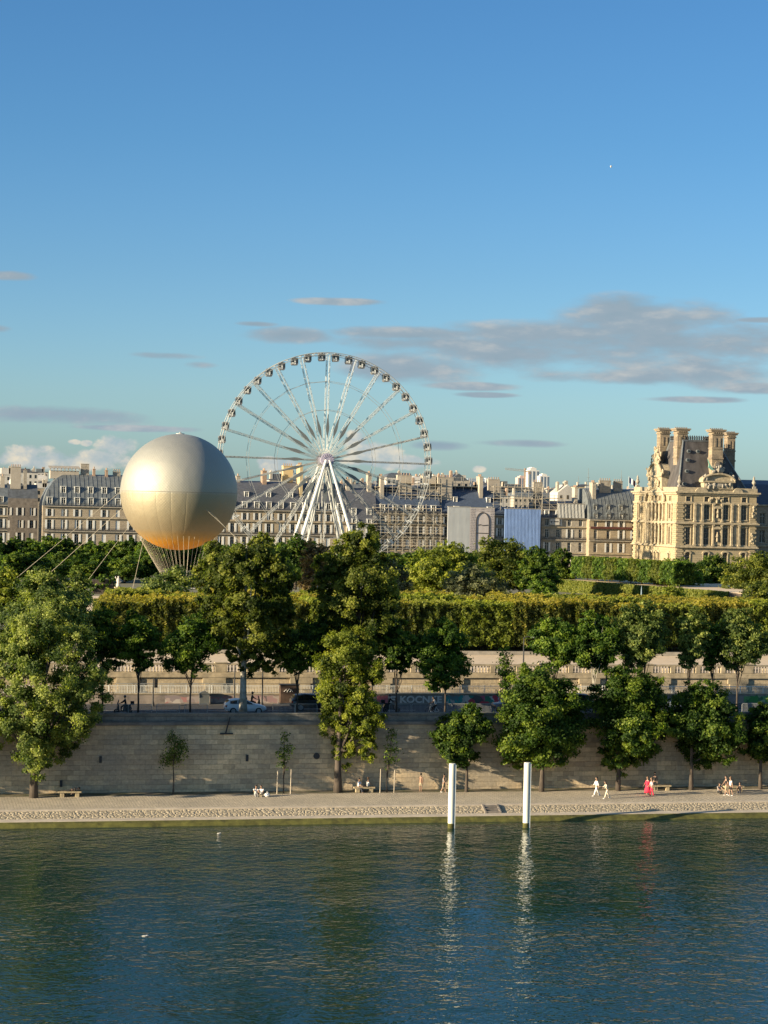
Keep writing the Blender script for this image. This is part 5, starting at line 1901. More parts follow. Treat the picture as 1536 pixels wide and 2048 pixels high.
for lst, rz, kind in ((pwin, 0, 's'), (wwin, -math.pi / 2, 'w')):
    for i, (u, z_, w, h) in enumerate(lst):
        ar = i % 4 == 0
        mm = surround(0, 0, w, h, 0, ar, i % 4 != 3).mesh('window_surround', M['stone_trim'])
        pos = Vector((SM + u, TM, z_)) if kind == 's' else Vector((SM, TMB - u, z_))
        o = link('window_surround', mm, pal, pos - pal.location)
        o.rotation_euler[2] = rz
        if ar:
            gm = MB()
            n_ = 10
            gm.prism([((w / 2) * math.cos(math.pi * q / n_), (w / 2 - .3) * math.sin(math.pi * q / n_)) for q in range(n_ + 1)], lambda a2, b2, d: (a2, d, b2), -.03, .01)
            g_ = link('fanlight', gm.mesh('fanlight', M['glass']), pal, pos + Vector((0, 0, h)) - pal.location)
            g_.rotation_euler[2] = rz

# steep roof over the main block
RS0, RS1 = ps_(640), ps_(1325)
ZR0, ZR1 = Z_BAL - .1, pz(205)
rx0, rx1 = ps_(748), ps_(1075)
inl, inr = rx0 - RS0, RS1 - rx1
RT0, RT1 = TM + 2.0, TM + 24.0
m = MB()
A0 = [(SM + 1.0, RT0, ZR0), (RS1, RT0, ZR0), (RS1, RT1, ZR0), (SM + 1.0, RT1, ZR0)]
A1 = [(rx0 - .3, RT0 + 5.5, ZR1), (rx1, RT0 + 5.5, ZR1), (rx1, RT1 - 5.5, ZR1), (rx0 - .3, RT1 - 5.5, ZR1)]
for k in range(4): m.face([A0[k], A0[(k + 1) % 4], A1[(k + 1) % 4], A1[k]])
m.face(A1)
roof = m.build('roof', M['slate_brown'], pal)
for k in range(4):
    m = MB()
    m.tube([A0[k], A1[k]], [.28, .24], 6)
    m.build('hip_roll', M['zinc'], roof)
m = MB()
zz = ZR1
m.box(A1[0][0] - .3, A1[1][0] + .3, A1[0][1] - .3, A1[2][1] + .3, zz - .5, zz + .1)
m.build('roof_curb', M['zinc_dark'], roof)
m = MB()
x_ = A1[0][0]
while x_ < A1[1][0]:
    for yy in (A1[0][1], A1[2][1]):
        m.lathe([(.05, 0), (.28, .35), (.12, .7), (.30, 1.0), (.03, 1.45)], 6, (x_, yy, zz + .1))
    x_ += .75
y_ = A1[0][1]
while y_ < A1[2][1]:
    for xx in (A1[0][0], A1[1][0]):
        m.lathe([(.05, 0), (.28, .35), (.12, .7), (.30, 1.0), (.03, 1.45)], 6, (xx, y_, zz + .1))
    y_ += .75
m.build('roof_cresting', M['dark_iron'], roof)
# bullseye dormers on the slope
def on_south(zx_, zy_):
    z_ = pz(zy_)
    f = (z_ - ZR0) / (ZR1 - ZR0)
    return ps_(zx_), RT0 + 5.5 * f, z_
for (a_, b_) in ((778, 322), (872, 322), (757, 415), (735, 530), (694, 662), (1122, 428), (1182, 545), (1240, 690)):
    x_, y_, z_ = on_south(a_, b_)
    m = MB()
    m.tube([(x_, y_ - .75, z_), (x_, y_ + .9, z_)], [.58, .58], 12)
    dmr = m.build('bullseye_dormer', M['zinc'], pal)
    m = MB()
    m.tube([(x_, y_ - .80, z_), (x_, y_ - .74, z_)], [.36, .36], 12)
    m.build('pane', M['glass'], dmr)


M['chimney_stone'] = ashlar('chimney_stone', (.33, .265, .18), (.27, .215, .15), (.18, .15, .11), 1.2, .5, .02, (.13, .11, .09), .03, stain_amt=.7, sscale=.35)


def big_chimney(x0z, x1z, ztop, zbot, t, dep, name='chimney_stack', oval=False):
    s0_ = GT(1236 + x0z / 5.12, 840 + (ztop + 60) / 5.12, t)[0]
    s1_ = GT(1236 + x1z / 5.12, 840 + (ztop + 60) / 5.12, t)[0]
    # leave out the visible west side of the stack
    s0_ += dep * .30
    zt_ = GT(1433, 840 + ztop / 5.12, t)[1]
    zb_ = GT(1433, 840 + zbot / 5.12, t)[1]
    w_ = s1_ - s0_
    ins = .45
    m_ = MB()
    m_.box(s0_ + ins, s1_ - ins, t, t + dep, zb_ - 3, zt_ - 1.6)
    m_.box(s0_ + ins - .2, s1_ - ins + .2, t - .2, t + dep + .2, zt_ - 9.2, zt_ - 8.7)
    m_.box(s0_ + ins - .15, s1_ - ins + .15, t - .15, t + dep + .15, zt_ - 6.0, zt_ - 5.6)
    xm_ = (s0_ + s1_) / 2
    for q in (-1, 1):
        m_.box(xm_ + q * w_ * .16 - .28, xm_ + q * w_ * .16 + .28, t - .14, t + .01, zt_ - 5.3, zt_ - 2.6)
        m_.box(s0_ + ins - .14, s0_ + ins + .01, t + dep / 2 + q * dep * .2 - .3, t + dep / 2 + q * dep * .2 + .3, zt_ - 5.3, zt_ - 2.6)
    if oval:
        z2 = zt_ - 11.5
        m_.prism([(xm_ + .95 * math.cos(q * math.pi / 10), z2 + 1.7 * math.sin(q * math.pi / 10)) for q in range(20)], lambda u, w, d: (u, d, w), t - .3, t)
    c_ = m_.build(name, M['chimney_stone'], pal)
    if oval:
        m_ = MB()
        m_.prism([(xm_ + .6 * math.cos(q * math.pi / 10), z2 + 1.25 * math.sin(q * math.pi / 10)) for q in range(20)], lambda u, w, d: (u, d, w), t - .34, t - .3)
        m_.build('oval_panel', M['stone_dark'], c_)
    m_ = MB()
    m_.box(s0_ + ins - .25, s1_ - ins + .25, t - .25, t + dep + .25, zt_ - 1.6, zt_ - 1.2)
    for q in range(5):
        xq = s0_ + ins + (w_ - 2 * ins) * (q + .5) / 5
        m_.box(xq - .22, xq + .22, t - .5, t + dep + .5, zt_ - 1.2, zt_ - .75)
    m_.box(s0_ - .1, s1_ + .1, t - .6, t + dep + .6, zt_ - .75, zt_ - .3)
    m_.box(s0_ - .35, s1_ + .35, t - .85, t + dep + .85, zt_ - .3, zt_ + .1)
    m_.build('chimney_cap', M['chimney_stone'], c_)
    m_ = MB()
    for q in range(7):
        m_.lathe([(.2, 0), (.26, .25), (.05, .55)], 6, (s0_ + w_ * (q + .5) / 7, t + dep / 2, zt_ + .1))
    m_.build('weeds', M['stone_dark'], c_)


big_chimney(566, 728, 100, 690, TM + 8.0, 3.2)
big_chimney(392, 545, 108, 560, TM + 20.5, 3.2)
big_chimney(926, 1092, 100, 520, TM + 1.6, 3.0, oval=True)
big_chimney(1082, 1216, 128, 600, TM + 18, 3.0)


def urn(x, y, z, sc=1.0):
    m_ = MB()
    m_.box(x - .55 * sc, x + .55 * sc, y - .55 * sc, y + .55 * sc, z, z + .7 * sc)
    m_.lathe([(.30, .7), (.22, .95), (.62, 1.5), (.70, 1.9), (.42, 2.4), (.5, 2.6), (.28, 2.8), (.36, 3.2), (.2, 3.6), (.05, 4.0)], 10, (x, y, z - .7 * (1 - sc)))
    m_.build('urn', M['stone_grey'], pal, smooth=False)


urn(ps_(1392), TM + .8, Z_BAL)
urn(SM + .6, TMB - 1.0, Z_BAL)
urn(SM + .8, TM + .8, Z_BAL, .85)

# the big dormers with curved pediments and sculpture
def sculpt(mb, c, r, n, seed, fy=.5):
    rr = random.Random(seed)
    mb.ell((c[0] + (.12 if r[0] < r[1] else 0), c[1] + (.12 if r[1] <= r[0] else 0), c[2]), (max(.3, r[0] * .95), max(.3, r[1] * .95), r[2] * .9), 10, 6)
    for _ in range(n):
        p = (c[0] + rr.uniform(-1, 1) * r[0], c[1] + rr.uniform(-1, 1) * r[1], c[2] + rr.uniform(-.9, 1) * r[2])
        q = rr.uniform(.22, .5)
        mb.ell(p, (q, q * .8, q * rr.uniform(.8, 1.9)), 7, 5)


xm = (ps_(855) + ps_(1175)) / 2
hw = (ps_(1175) - ps_(855)) / 2
zb1, zb2, zpk = Z_BAL - .4, pz(640), pz(560)
m = MB()
m.box(xm - hw * .92, xm + hw * .92, TM - .5, TM + 5.5, zb1, zb2)
m.box(xm - hw - .2, xm + hw + .2, TM - .95, TM + 5.5, zb2, zb2 + .5)
dm = m.build('dormer', M['stone_trim'], pal)
m = MB()
arc = [(xm - (hw + .1) * math.cos(q * math.pi / 14), zb2 + .5 + (zpk - zb2 - .3) * math.sin(q * math.pi / 14)) for q in range(15)]
m.prism(arc, lambda u, w, d: (u, d, w), TM - .3, TM + 4.5)
m.tube([(u, TM - .75, w) for u, w in arc], [.34] * 15, 6)
m.build('pediment', M['stone_trim'], dm)
for q in (-.62, 0, .62):
    m = MB()
    xx, zz_ = xm + q * hw, (zb1 + zb2) / 2 - .1
    m.tube([(xx, TM - .62, zz_), (xx, TM - .4, zz_)], [.62, .62], 12)
    m.tube([(xx, TM - .64, zz_), (xx, TM - .615, zz_)], [.4, .4], 12, 1)
    m.build('round_window', [M['stone_trim'], M['glass']], dm)
m = MB()
sculpt(m, (xm, TM - .4, zpk + 1.4), (hw * .40, .5, 1.0), 22, 4)
sculpt(m, (xm - hw * .9, TM - .3, zb2 + 1.1), (.8, .4, .9), 9, 5)
sculpt(m, (xm + hw * .9, TM - .3, zb2 + 1.1), (.8, .4, .9), 9, 6)
sculpt(m, (xm, TM - .6, zb1 + 1.2), (hw * .8, .2, .7), 16, 16)
m.build('sculpture_group', M['stone_grey'], dm)
m = MB()
wx, wz = ps_(935), pz(480)
m.prism([(wx + .9, wz - 1.2), (wx - .2, wz + .2), (wx - 1.3, wz + 2.3), (wx - .9, wz + .6), (wx - 1.1, wz - .2), (wx - .3, wz - .9)], lambda u, w, d: (u, d, w), TM - .9, TM - .6)
m.build('bronze_wing', pmat('verdigris', (.16, .33, .27), .7, .2, 2), dm)
# segmental side pediments over the cornice
for (a_, b_) in ((780, 905), (1165, 1262)):
    x0_, x1_ = ps_(a_), ps_(b_)
    arc = [((x0_ + x1_) / 2 - (x1_ - x0_) / 2 * math.cos(q * math.pi / 10), Z_TOP + .1 + 1.5 * math.sin(q * math.pi / 10)) for q in range(11)]
    m = MB()
    m.prism(arc, lambda u, w, d: (u, d, w), TM - .75, TM)
    m.build('segment_pediment', M['stone_trim'], pal)
# west dormer
tm = TMB - LW * .525
hw = 6.0
m = MB()
m.box(SM - .6, SM + 6, tm - hw, tm + hw, Z_TOP - 1.0, Z_BAL + 3.2)
m.box(SM - 1.0, SM + 6, tm - hw - .3, tm + hw + .3, Z_BAL + 3.2, Z_BAL + 3.7)
dw = m.build('dormer', M['stone_trim'], pal)
arc = [(tm - (hw - .2) * math.cos(q * math.pi / 14), Z_BAL + 3.7 + 4.0 * math.sin(q * math.pi / 14)) for q in range(15)]
m = MB()
m.prism(arc, lambda u, w, d: (d, u, w), SM - .5, SM + 5)
m.tube([(SM - .8, u, w) for u, w in arc], [.4] * 15, 6)
m.build('pediment', M['stone_trim'], dw)
m = MB()
sculpt(m, (SM - .4, tm, Z_BAL + 8.8), (.5, 3.4, 1.8), 46, 8)
sculpt(m, (SM - .4, tm, Z_BAL + 11.2), (.4, 1.6, 1.6), 22, 18)
sculpt(m, (SM - .7, tm - hw, Z_BAL + 4.6), (.5, 1.3, 1.3), 14, 9)
sculpt(m, (SM - .7, tm + hw, Z_BAL + 4.6), (.5, 1.3, 1.3), 14, 10)
sculpt(m, (SM - .9, tm, Z_BAL + 1.4), (.3, 4.6, 1.2), 30, 11)
m.build('sculpture_group', M['stone_trim'], dw)
# projecting centre bay arch on the west face
m = MB()
arc = [(tm - 8.6 * math.cos(q * math.pi / 16), Z_TOP - 3.0 + 4.6 * math.sin(q * math.pi / 16)) for q in range(17)]
m.tube([(SM - .7, u, w) for u, w in arc], [.5] * 17, 6)
m.build('great_arch', M['stone_trim'], pal)
# garlands and relief panels
m = MB()
for a_, b_ in ((940, 820), (1010, 815), (1060, 830), (1380, 900), (1380, 960), (1370, 1180), (1370, 1240)):
    sculpt(m, (ps_(a_), TM - .35, pz(b_)), (.55, .15, .7), 6, int(a_ + b_))
m.build('relief', M['stone_trim'], pal)

# palace wing beyond the right edge
PWG = 'palace wing'
lw_ = thing('palace_wing', 'palace wing with blue slate roof at the right edge behind the pavilion', 'palace', (SM2 + 1, TM + 14, PZ0))
m = MB()
wo = []
for k in range(5):
    u = 3 + k * 5.0
    for za_, zb__ in ((17.5, 21.5), (11, 15), (23.5, 27.0)): wo.append((u - .9, u + .9, za_, zb__))
facade(m, (SM2 + .2, TM + 14), (1, 0), (0, -1), 60, PZ0, 29.5, wo, .5)
m.face([(SM2 + .2, TM + 14, 29.5), (SM2 + 60.2, TM + 14, 29.5), (SM2 + 60.2, TM + 30, 29.5), (SM2 + .2, TM + 30, 29.5)])
m.build('wall', M['stone'], lw_)
for (a_, b_, c_, d_) in wo:
    link('window', win_mesh(b_ - a_, d_ - c_, 'casement', 0), lw_, Vector((SM2 + .2 + (a_ + b_) / 2, TM + 14.4, c_)) - lw_.location)
m = MB()
hip_roof(m, SM2 + .2, SM2 + 60, TM + 14.2, TM + 32, [(0, 29.5), (1.2, 33), (3.5, 36.2), (8, 37.6)], False, False)
m.build('roof', M['slate_blue'], lw_)
for zc in (29.2, 22.4, 16.2):
    m = MB()
    m.box(SM2 + .3, SM2 + 60, TM + 13.4, TM + 14, zc, zc + .5)
    m.build('cornice', M['stone_trim'], lw_)
# ------------------------------------------------------------------ ferris wheel
WT = 610.0
WC = Vector((GT(650, 920, WT)[0], WT, GT(650, 920.5, WT)[1]))
WR = 31.9
wheel = thing('ferris_wheel', 'huge white ferris wheel with half of its cabins mounted, rising behind the trees', 'ferris wheel', (WC.x, WT, ZS))
HW = 2.1


def wp(r_, a_, t_=0.0): return (WC.x + r_ * math.sin(a_), WT + t_, WC.z + r_ * math.cos(a_))


for t_ in (-HW, HW):
    m = MB()
    nseg = 96
    for rr_, th in ((WR, .11), (WR - .75, .07)):
        for i in range(nseg):
            m.tube([wp(rr_, 2 * math.pi * i / nseg, t_), wp(rr_, 2 * math.pi * (i + 1) / nseg, t_)], [th, th], 5, cap=False)
    for i in range(nseg):
        m.bar(wp(WR, 2 * math.pi * i / nseg, t_), wp(WR - .75, 2 * math.pi * (i + .5) / nseg, t_), .06)
    m.build('rim', M['silver'], wheel)
m = MB()
for i in range(48):
    m.bar(wp(WR - .3, 2 * math.pi * i / 48, -HW), wp(WR - .3, 2 * math.pi * i / 48, HW), .14)
    m.bar(wp(WR + .0, 2 * math.pi * (i + .5) / 48, -HW), wp(WR - .5, 2 * math.pi * (i + .5) / 48, HW), .1)
m.build('rim_ties', M['silver'], wheel)
spindle = pmat('spindle_panel', (.17, .185, .18), .5, .15, .5, metal=.3)
A_OFF = rad(.6)
for k in range(24):
    a_ = 2 * math.pi * k / 24 + A_OFF
    m = MB()
    for t_ in (-1, 1):
        for dw in (-1, 1):
            p0 = Vector(wp(1.7, a_ + dw * .10, t_ * 2.6))
            p1 = Vector(wp(8, a_ + dw * .018, t_ * 2.3))
            p2 = Vector(wp(WR - .75, a_ + dw * .005, t_ * HW))
            m.tube([p0, p1, p2], [.075, .075, .075], 4, cap=False)
        n_ = 13
        for i in range(n_):
            r0_, r1_ = 9 + (WR - 10) * i / n_, 9 + (WR - 10) * (i + 1) / n_
            w0, w1 = .018 - .013 * (r0_ - 8) / 24, .018 - .013 * (r1_ - 8) / 24
            sg = 1 if i % 2 else -1
            m.bar(wp(r0_, a_ + sg * w0, t_ * 2.25), wp(r1_, a_ - sg * w1, t_ * 2.2), .05)
    sp_o = m.build('spoke', M['silver'], wheel)
    m = MB()
    for t_ in (-2.35,):
        poly = [(6.6, 0), (8.8, .46), (9.8, .50), (13.6, .05), (13.6, -.05), (9.8, -.50), (8.8, -.46)]
        tx, tz = math.sin(a_), math.cos(a_)
        m.prism(poly, lambda u, w, d: (WC.x + tx * u + tz * w, WT + d, WC.z + tz * u - tx * w), t_ - .05, t_ + .05)
    m.build('light_panel', spindle, sp_o)
for rr_, nm in ((WR * .47, 'inner_cable_ring'), (WR * .735, 'outer_cable_ring')):
    m = MB()
    for t_ in (-2.1, 2.1):
        m = MB()
        for k in range(24):
            m.bar(wp(rr_, 2 * math.pi * k / 24 + A_OFF, t_), wp(rr_, 2 * math.pi * (k + 1) / 24 + A_OFF, t_), .10)
        m.build(nm, M['silver'], wheel)
m = MB()
hub_prof = [(.05, 0), (2.0, 0), (2.05, .25), (1.2, .5), (1.2, 6.6), (2.05, 6.9), (.05, 7.2)]
m.lathe(hub_prof, 28)
m.v = [(WC.x + x_, WT - 3.6 + z_, WC.z + y_) for (x_, y_, z_) in m.v]
hb = m.build('hub', pmat('hub_disc', (.33, .31, .40), .5, .1, 1), wheel)
m = MB()
for i in range(16):
    a_ = 2 * math.pi * i / 16
    m.bar(wp(.9, a_, -3.64), wp(1.75, a_ + .2, -3.64), .12)
m.build('hub_ornament', pmat('hub_ornament', (.50, .44, .52), .5, .1, 1), hb)
# gondolas
gm = MB()
gm.prism([(-.75, -1.1), (.75, -1.1), (1.0, -.6), (1.0, .75), (.8, 1.0), (-.8, 1.0), (-1.0, .75), (-1.0, -.6)], lambda u, w, d: (u, d, w - 1.25), -.95, .95)
gm.box(-.95, .95, -1.0, 1.0, -.30, -.12)
gm.bar((0, -.9, .05), (0, -.9, -.3), .12)
gm.bar((0, .9, .05), (0, .9, -.3), .12)
gm.bar((0, -HW, 0), (0, HW, 0), .12)
g_me = gm.mesh('gondola', pmat('cabin_shell', (.22, .22, .22), .4, .2, 1.5, metal=.3))
gw_ = MB()
for y0, y1 in ((-.99, -.955), (.955, .99)):
    gw_.box(-.82, -.08, y0, y1, -1.65, -.55)
    gw_.box(.08, .82, y0, y1, -1.65, -.55)
for x0, x1 in ((-1.03, -1.0), (1.0, 1.03)): gw_.box(x0, x1, -.75, .75, -1.65, -.6)
gw_me = gw_.mesh('gondola_window', M['glass'])
gs_ = MB()
gs_.box(-.85, -.35, -1.02, -.99, -1.95, -1.5)
gs_.box(-.2, .25, -1.02, -.99, -2.1, -1.0)
gs_me = gs_.mesh('gondola_panel', M['white_metal'])
for k in range(48):
    d_ = 3.75 + 7.5 * k
    d_ = d_ - 360 if d_ > 180 else d_
    if not -108 < d_ < 101: continue
    p = Vector(wp(WR - .1, rad(d_) + A_OFF))
    g = link('gondola', g_me, wheel, p - wheel.location)
    g.rotation_euler[1] = rad(rnd.uniform(-4, 4))
    link('gondola_window', gw_me, g)
    link('gondola_panel', gs_me, g)
for k in range(48):
    d_ = 3.75 + 7.5 * k
    d_ = d_ - 360 if d_ > 180 else d_
    if -108 < d_ < 101: continue
    m = MB()
    for t_ in (-HW, HW):
        m.bar(wp(WR + .2, rad(d_) + A_OFF, t_), wp(WR - 1.2, rad(d_) + A_OFF, t_), .3)
    m.build('cabin_bracket', M['white_metal'], wheel)
# legs
for t_, in ((-4.2,), (4.2,)):
    for sx_ in (-1, 1):
        m = MB()
        top = Vector((WC.x + sx_ * .5, WT + t_, WC.z))
        bot = Vector((WC.x + sx_ * 10.4, WT + t_ * 1.5, ZS))
        m.tube([top, top.lerp(bot, .33), bot], [.36, .46, .46], 10)
        for f in (.3, .55, .8):
            p = top.lerp(bot, f)
            m.tube([p, p + (bot - top).normalized() * .35], [.58, .58], 10)
        m.build('leg', M['white_metal'], wheel)
        m = MB()
        top2 = Vector((WC.x + sx_ * .3, WT + t_ * .9, WC.z - 1))
        bot2 = Vector((WC.x + sx_ * 6.2, WT - t_ * .2, ZS))
        m.tube([top2, bot2], [.25, .3], 6)
        m.build('stay', M['silver'], wheel)
m = MB()
for t_ in (-6.3, 6.3):
    m.bar((WC.x - 10.4, WT + t_, ZS + 1), (WC.x + 10.4, WT + t_, ZS + 1), .6)
for sx_ in (-1, 1):
    m.bar((WC.x + sx_ * 10.4, WT - 6.3, ZS + 1), (WC.x + sx_ * 10.4, WT + 6.3, ZS + 1), .6)
m.build('base_frame', M['white_metal'], wheel)

# ------------------------------------------------------------------ tethered balloon
BC = Vector((GT(358, 984, 390)[0], 390.0, 29.16))
BR = 10.92
bal = thing('tethered_balloon', 'giant silver-gold round balloon with rope skirt and orange glow painted underneath', 'balloon', (BC.x, BC.y, 10.6))
bmt, n3, o3 = nodes_of('balloon_fabric')
L3 = n3.links.new
tc3 = N(n3, 'ShaderNodeTexCoord')
sb_ = N(n3, 'ShaderNodeVectorMath', operation='SUBTRACT')
sb_.inputs[1].default_value = (.5, .5, .5)
L3(tc3.outputs['Generated'], sb_.inputs[0])
s3 = N(n3, 'ShaderNodeSeparateXYZ')
L3(sb_.outputs[0], s3.inputs[0])
an = N(n3, 'ShaderNodeMath', operation='ARCTAN2')
L3(s3.outputs[1], an.inputs[0])
L3(s3.outputs[0], an.inputs[1])
z2 = N(n3, 'ShaderNodeMath', operation='MULTIPLY')
z2.inputs[1].default_value = 2.0
L3(s3.outputs[2], z2.inputs[0])
la = N(n3, 'ShaderNodeMath', operation='ARCSINE')
L3(z2.outputs[0], la.inputs[0])


def mth(op, a_, b_=None):
    q = N(n3, 'ShaderNodeMath', operation=op)
    for i, v in ((0, a_), (1, b_)):
        if v is None: continue
        if isinstance(v, (int, float)): q.inputs[i].default_value = v
        else: L3(v, q.inputs[i])
    return q.outputs[0]


A48, B48 = mth('MULTIPLY', an.outputs[0], 60.0), mth('MULTIPLY', la.outputs[0], 62.0)
w1 = mth('ABSOLUTE', mth('SINE', mth('ADD', A48, B48)))
w2 = mth('ABSOLUTE', mth('SINE', mth('SUBTRACT', A48, B48)))
net = mth('MINIMUM', w1, w2)
netm = N(n3, 'ShaderNodeMapRange')
netm.inputs[1].default_value, netm.inputs[2].default_value = 0.0, .30
netm.inputs[3].default_value, netm.inputs[4].default_value = 1.0, 0.0
L3(net, netm.inputs[0])
gore = mth('ABSOLUTE', mth('SINE', mth('MULTIPLY', an.outputs[0], 12.0)))
nz3 = N(n3, 'ShaderNodeTexNoise', i_Scale=9.0, i_Detail=5.0)
L3(tc3.outputs['Generated'], nz3.inputs['Vector'])
low = mth('LESS_THAN', s3.outputs[2], 0.0)
hgt = mth('ADD', mth('MULTIPLY', netm.outputs[0], .012), mth('ADD', mth('MULTIPLY', nz3.outputs['Fac'], .10), mth('MULTIPLY', mth('MULTIPLY', mth('POWER', gore, .25), low), .05)))
b3 = N(n3, 'ShaderNodeBump', i_Strength=1.0, i_Distance=1.0)
L3(hgt, b3.inputs['Height'])
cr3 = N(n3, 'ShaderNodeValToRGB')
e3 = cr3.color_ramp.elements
e3[0].position, e3[0].color = .0, (.70, .30, .02, 1)  # lowest stops paint the ring's orange glow into the fabric colour
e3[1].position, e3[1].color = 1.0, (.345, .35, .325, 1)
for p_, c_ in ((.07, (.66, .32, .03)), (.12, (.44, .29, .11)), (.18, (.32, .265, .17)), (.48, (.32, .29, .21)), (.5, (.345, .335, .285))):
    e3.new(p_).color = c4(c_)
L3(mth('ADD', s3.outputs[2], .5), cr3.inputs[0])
mx3 = N(n3, 'ShaderNodeMix', data_type='RGBA', blend_type='MULTIPLY')
L3(mth('MULTIPLY', netm.outputs[0], .24), mx3.inputs[0])
L3(cr3.outputs[0], mx3.inputs[6])
mx3.inputs[7].default_value = (.45, .45, .45, 1)
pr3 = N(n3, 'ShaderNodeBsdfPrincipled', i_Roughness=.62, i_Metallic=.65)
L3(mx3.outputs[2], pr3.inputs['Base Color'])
L3(b3.outputs[0], pr3.inputs['Normal'])
L3(pr3.outputs[0], o3.inputs[0])
m = MB()
n_, k_ = 96, 48
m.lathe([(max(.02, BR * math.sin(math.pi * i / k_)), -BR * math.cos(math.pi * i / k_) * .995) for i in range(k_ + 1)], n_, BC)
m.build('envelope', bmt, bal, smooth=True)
m = MB()
m.lathe([(BR * 1.001, -.06), (BR * 1.004, 0), (BR * 1.001, .06)], 96, BC)
m.build('equator_band', pmat('seam_band', (.22, .20, .16), .6, .1, 1), bal)
m = MB()
m.lathe([(.8, BR - .10), (.8, BR + .04), (.3, BR + .10), (.08, BR + .32), (.05, BR + .35)], 14, BC)
m.build('top_valve', M['silver'], bal)
RZ = 11.2
RC = Vector((GT(364, 1170, 390)[0], 390.0, RZ))
rope = pmat('rope', (.34, .31, .24), .8, .1, 2)
for i in range(44):
    a_ = 2 * math.pi * i / 44
    la_ = rad(-28 if i % 2 else -40)
    p0 = BC + Vector((math.cos(a_) * math.cos(la_) * BR * 1.01, math.sin(a_) * math.cos(la_) * BR * 1.01, math.sin(la_) * BR))
    # tangent down the envelope to the point where the rope leaves it
    la2 = rad(-47)
    p1 = BC + Vector((math.cos(a_) * math.cos(la2) * BR * 1.012, math.sin(a_) * math.cos(la2) * BR * 1.012, math.sin(la2) * BR * 1.01))
    p2 = RC + Vector((math.cos(a_) * 2.6, math.sin(a_) * 2.6, .25))
    m = MB()
    m.tube([p1, p2], [.026, .030], 4, cap=False)
    m.build('rope', rope, bal)
m = MB()
nn = 36
for i in range(nn):
    a_, b_ = 2 * math.pi * i / nn, 2 * math.pi * (i + 1) / nn
    for rr_, zz in ((2.6, .2), (3.4, -.1)):
        m.tube([RC + Vector((rr_ * math.cos(a_), rr_ * math.sin(a_), zz)), RC + Vector((rr_ * math.cos(b_), rr_ * math.sin(b_), zz))], [.14, .14], 6, cap=False)
    if i % 3 == 0: m.bar(RC + Vector((2.6 * math.cos(a_), 2.6 * math.sin(a_), .2)), RC + Vector((3.4 * math.cos(a_), 3.4 * math.sin(a_), -.1)), .1)
m.build('burner_ring', M['silver'], bal)
for (a0, a1, b0, b1, tt) in ((240, 984, 40, 1150, 400), (252, 1010, 95, 1150, 408), (268, 1040, 176, 1160, 398), (290, 1066, 268, 1165, 394), (383, 992, 453, 1057, 380), (392, 994, 462, 1066, 381),
                             (451, 1006, 512, 1090, 386), (458, 1010, 520, 1100, 387)):
    s0_, z0_ = GT(a0, a1, 390 if a0 < 300 else 380.5)
    s1_, z1_ = GT(b0, b1, tt)
    q0 = Vector((s0_, 390 if a0 < 300 else 380.5, z0_))
    q1 = Vector((s1_, tt, z1_))
    dd = q1 - q0
    q2 = q0 + dd * ((Z_GARD - q0.z) / dd.z)
    m = MB()
    m.tube([q0, q2], [.04, .04], 4)
    m.build('tether', rope, bal)

# ------------------------------------------------------------------ mooring posts
for (xt, yt, xb, yb, lab) in ((906, 1527, 902, 1656, 'white cylindrical mooring post nearest the stone steps, left one of two in the river'),
                              (1056, 1525, 1052, 1655, 'white cylindrical mooring post in front of the broad chestnut, right one of two')):
    s_, t_ = GZ(xb, yb, 0)
    z_ = GT(xt, yt, t_)[1]
    o = thing('mooring_post', lab, 'mooring post', (s_, t_, -1), 'white mooring posts in the river')
    m = MB()
    m.lathe([(.29, -2), (.29, z_ - .05), (.26, z_)], 24, (s_, t_, 0))
    m.build('tube', pmat('post_paint', (.60, .60, .54), .55, .14, .5, stretch=(3, 3, .5)) if 'post_paint' not in bpy.data.materials else bpy.data.materials['post_paint'], o, smooth=False)
    m = MB()
    m.lathe([(.294, -2), (.294, .32), (.292, .42)], 24, (s_, t_, 0))
    m.build('waterline_stain', M['algae'], o)
    m = MB()
    m.box(s_ + .20, s_ + .30, t_ - .24, t_ - .16, 0, z_ - .1)
    m.build('guide_rail', M['white_metal'], o)

# ------------------------------------------------------------------ people
SKIN = pmat('skin', (.34, .21, .145), .6, .08, 5)
SKIN2 = pmat('skin_tan', (.22, .13, .085), .6, .08, 5)
HAIRD = pmat('dark_hair', (.02, .016, .013), .6, .2, 8)
HAIRL = pmat('brown_hair', (.09, .055, .03), .6, .2, 8)
cloth_cache = {}


def cloth(c, nm):
    if nm not in cloth_cache: cloth_cache[nm] = pmat(nm, c, .85, .12, 6)
    return cloth_cache[nm]


WHITE = cloth((.74, .73, .70), 'white_cloth')
CREAM = cloth((.62, .55, .42), 'cream_cloth')
NAVY = cloth((.03, .035, .05), 'navy_cloth')
RED = cloth((.58, .03, .07), 'red_cloth')
PINK = cloth((.62, .40, .42), 'pink_cloth')
BLUEW = cloth((.55, .62, .72), 'pale_blue_cloth')
BLACKC = cloth((.018, .018, .02), 'black_cloth_wear')
GREYC = cloth((.22, .22, .22), 'grey_cloth')
KHAKI = cloth((.30, .25, .17), 'khaki_cloth')
SHOEW = cloth((.70, .69, .66), 'white_shoe')


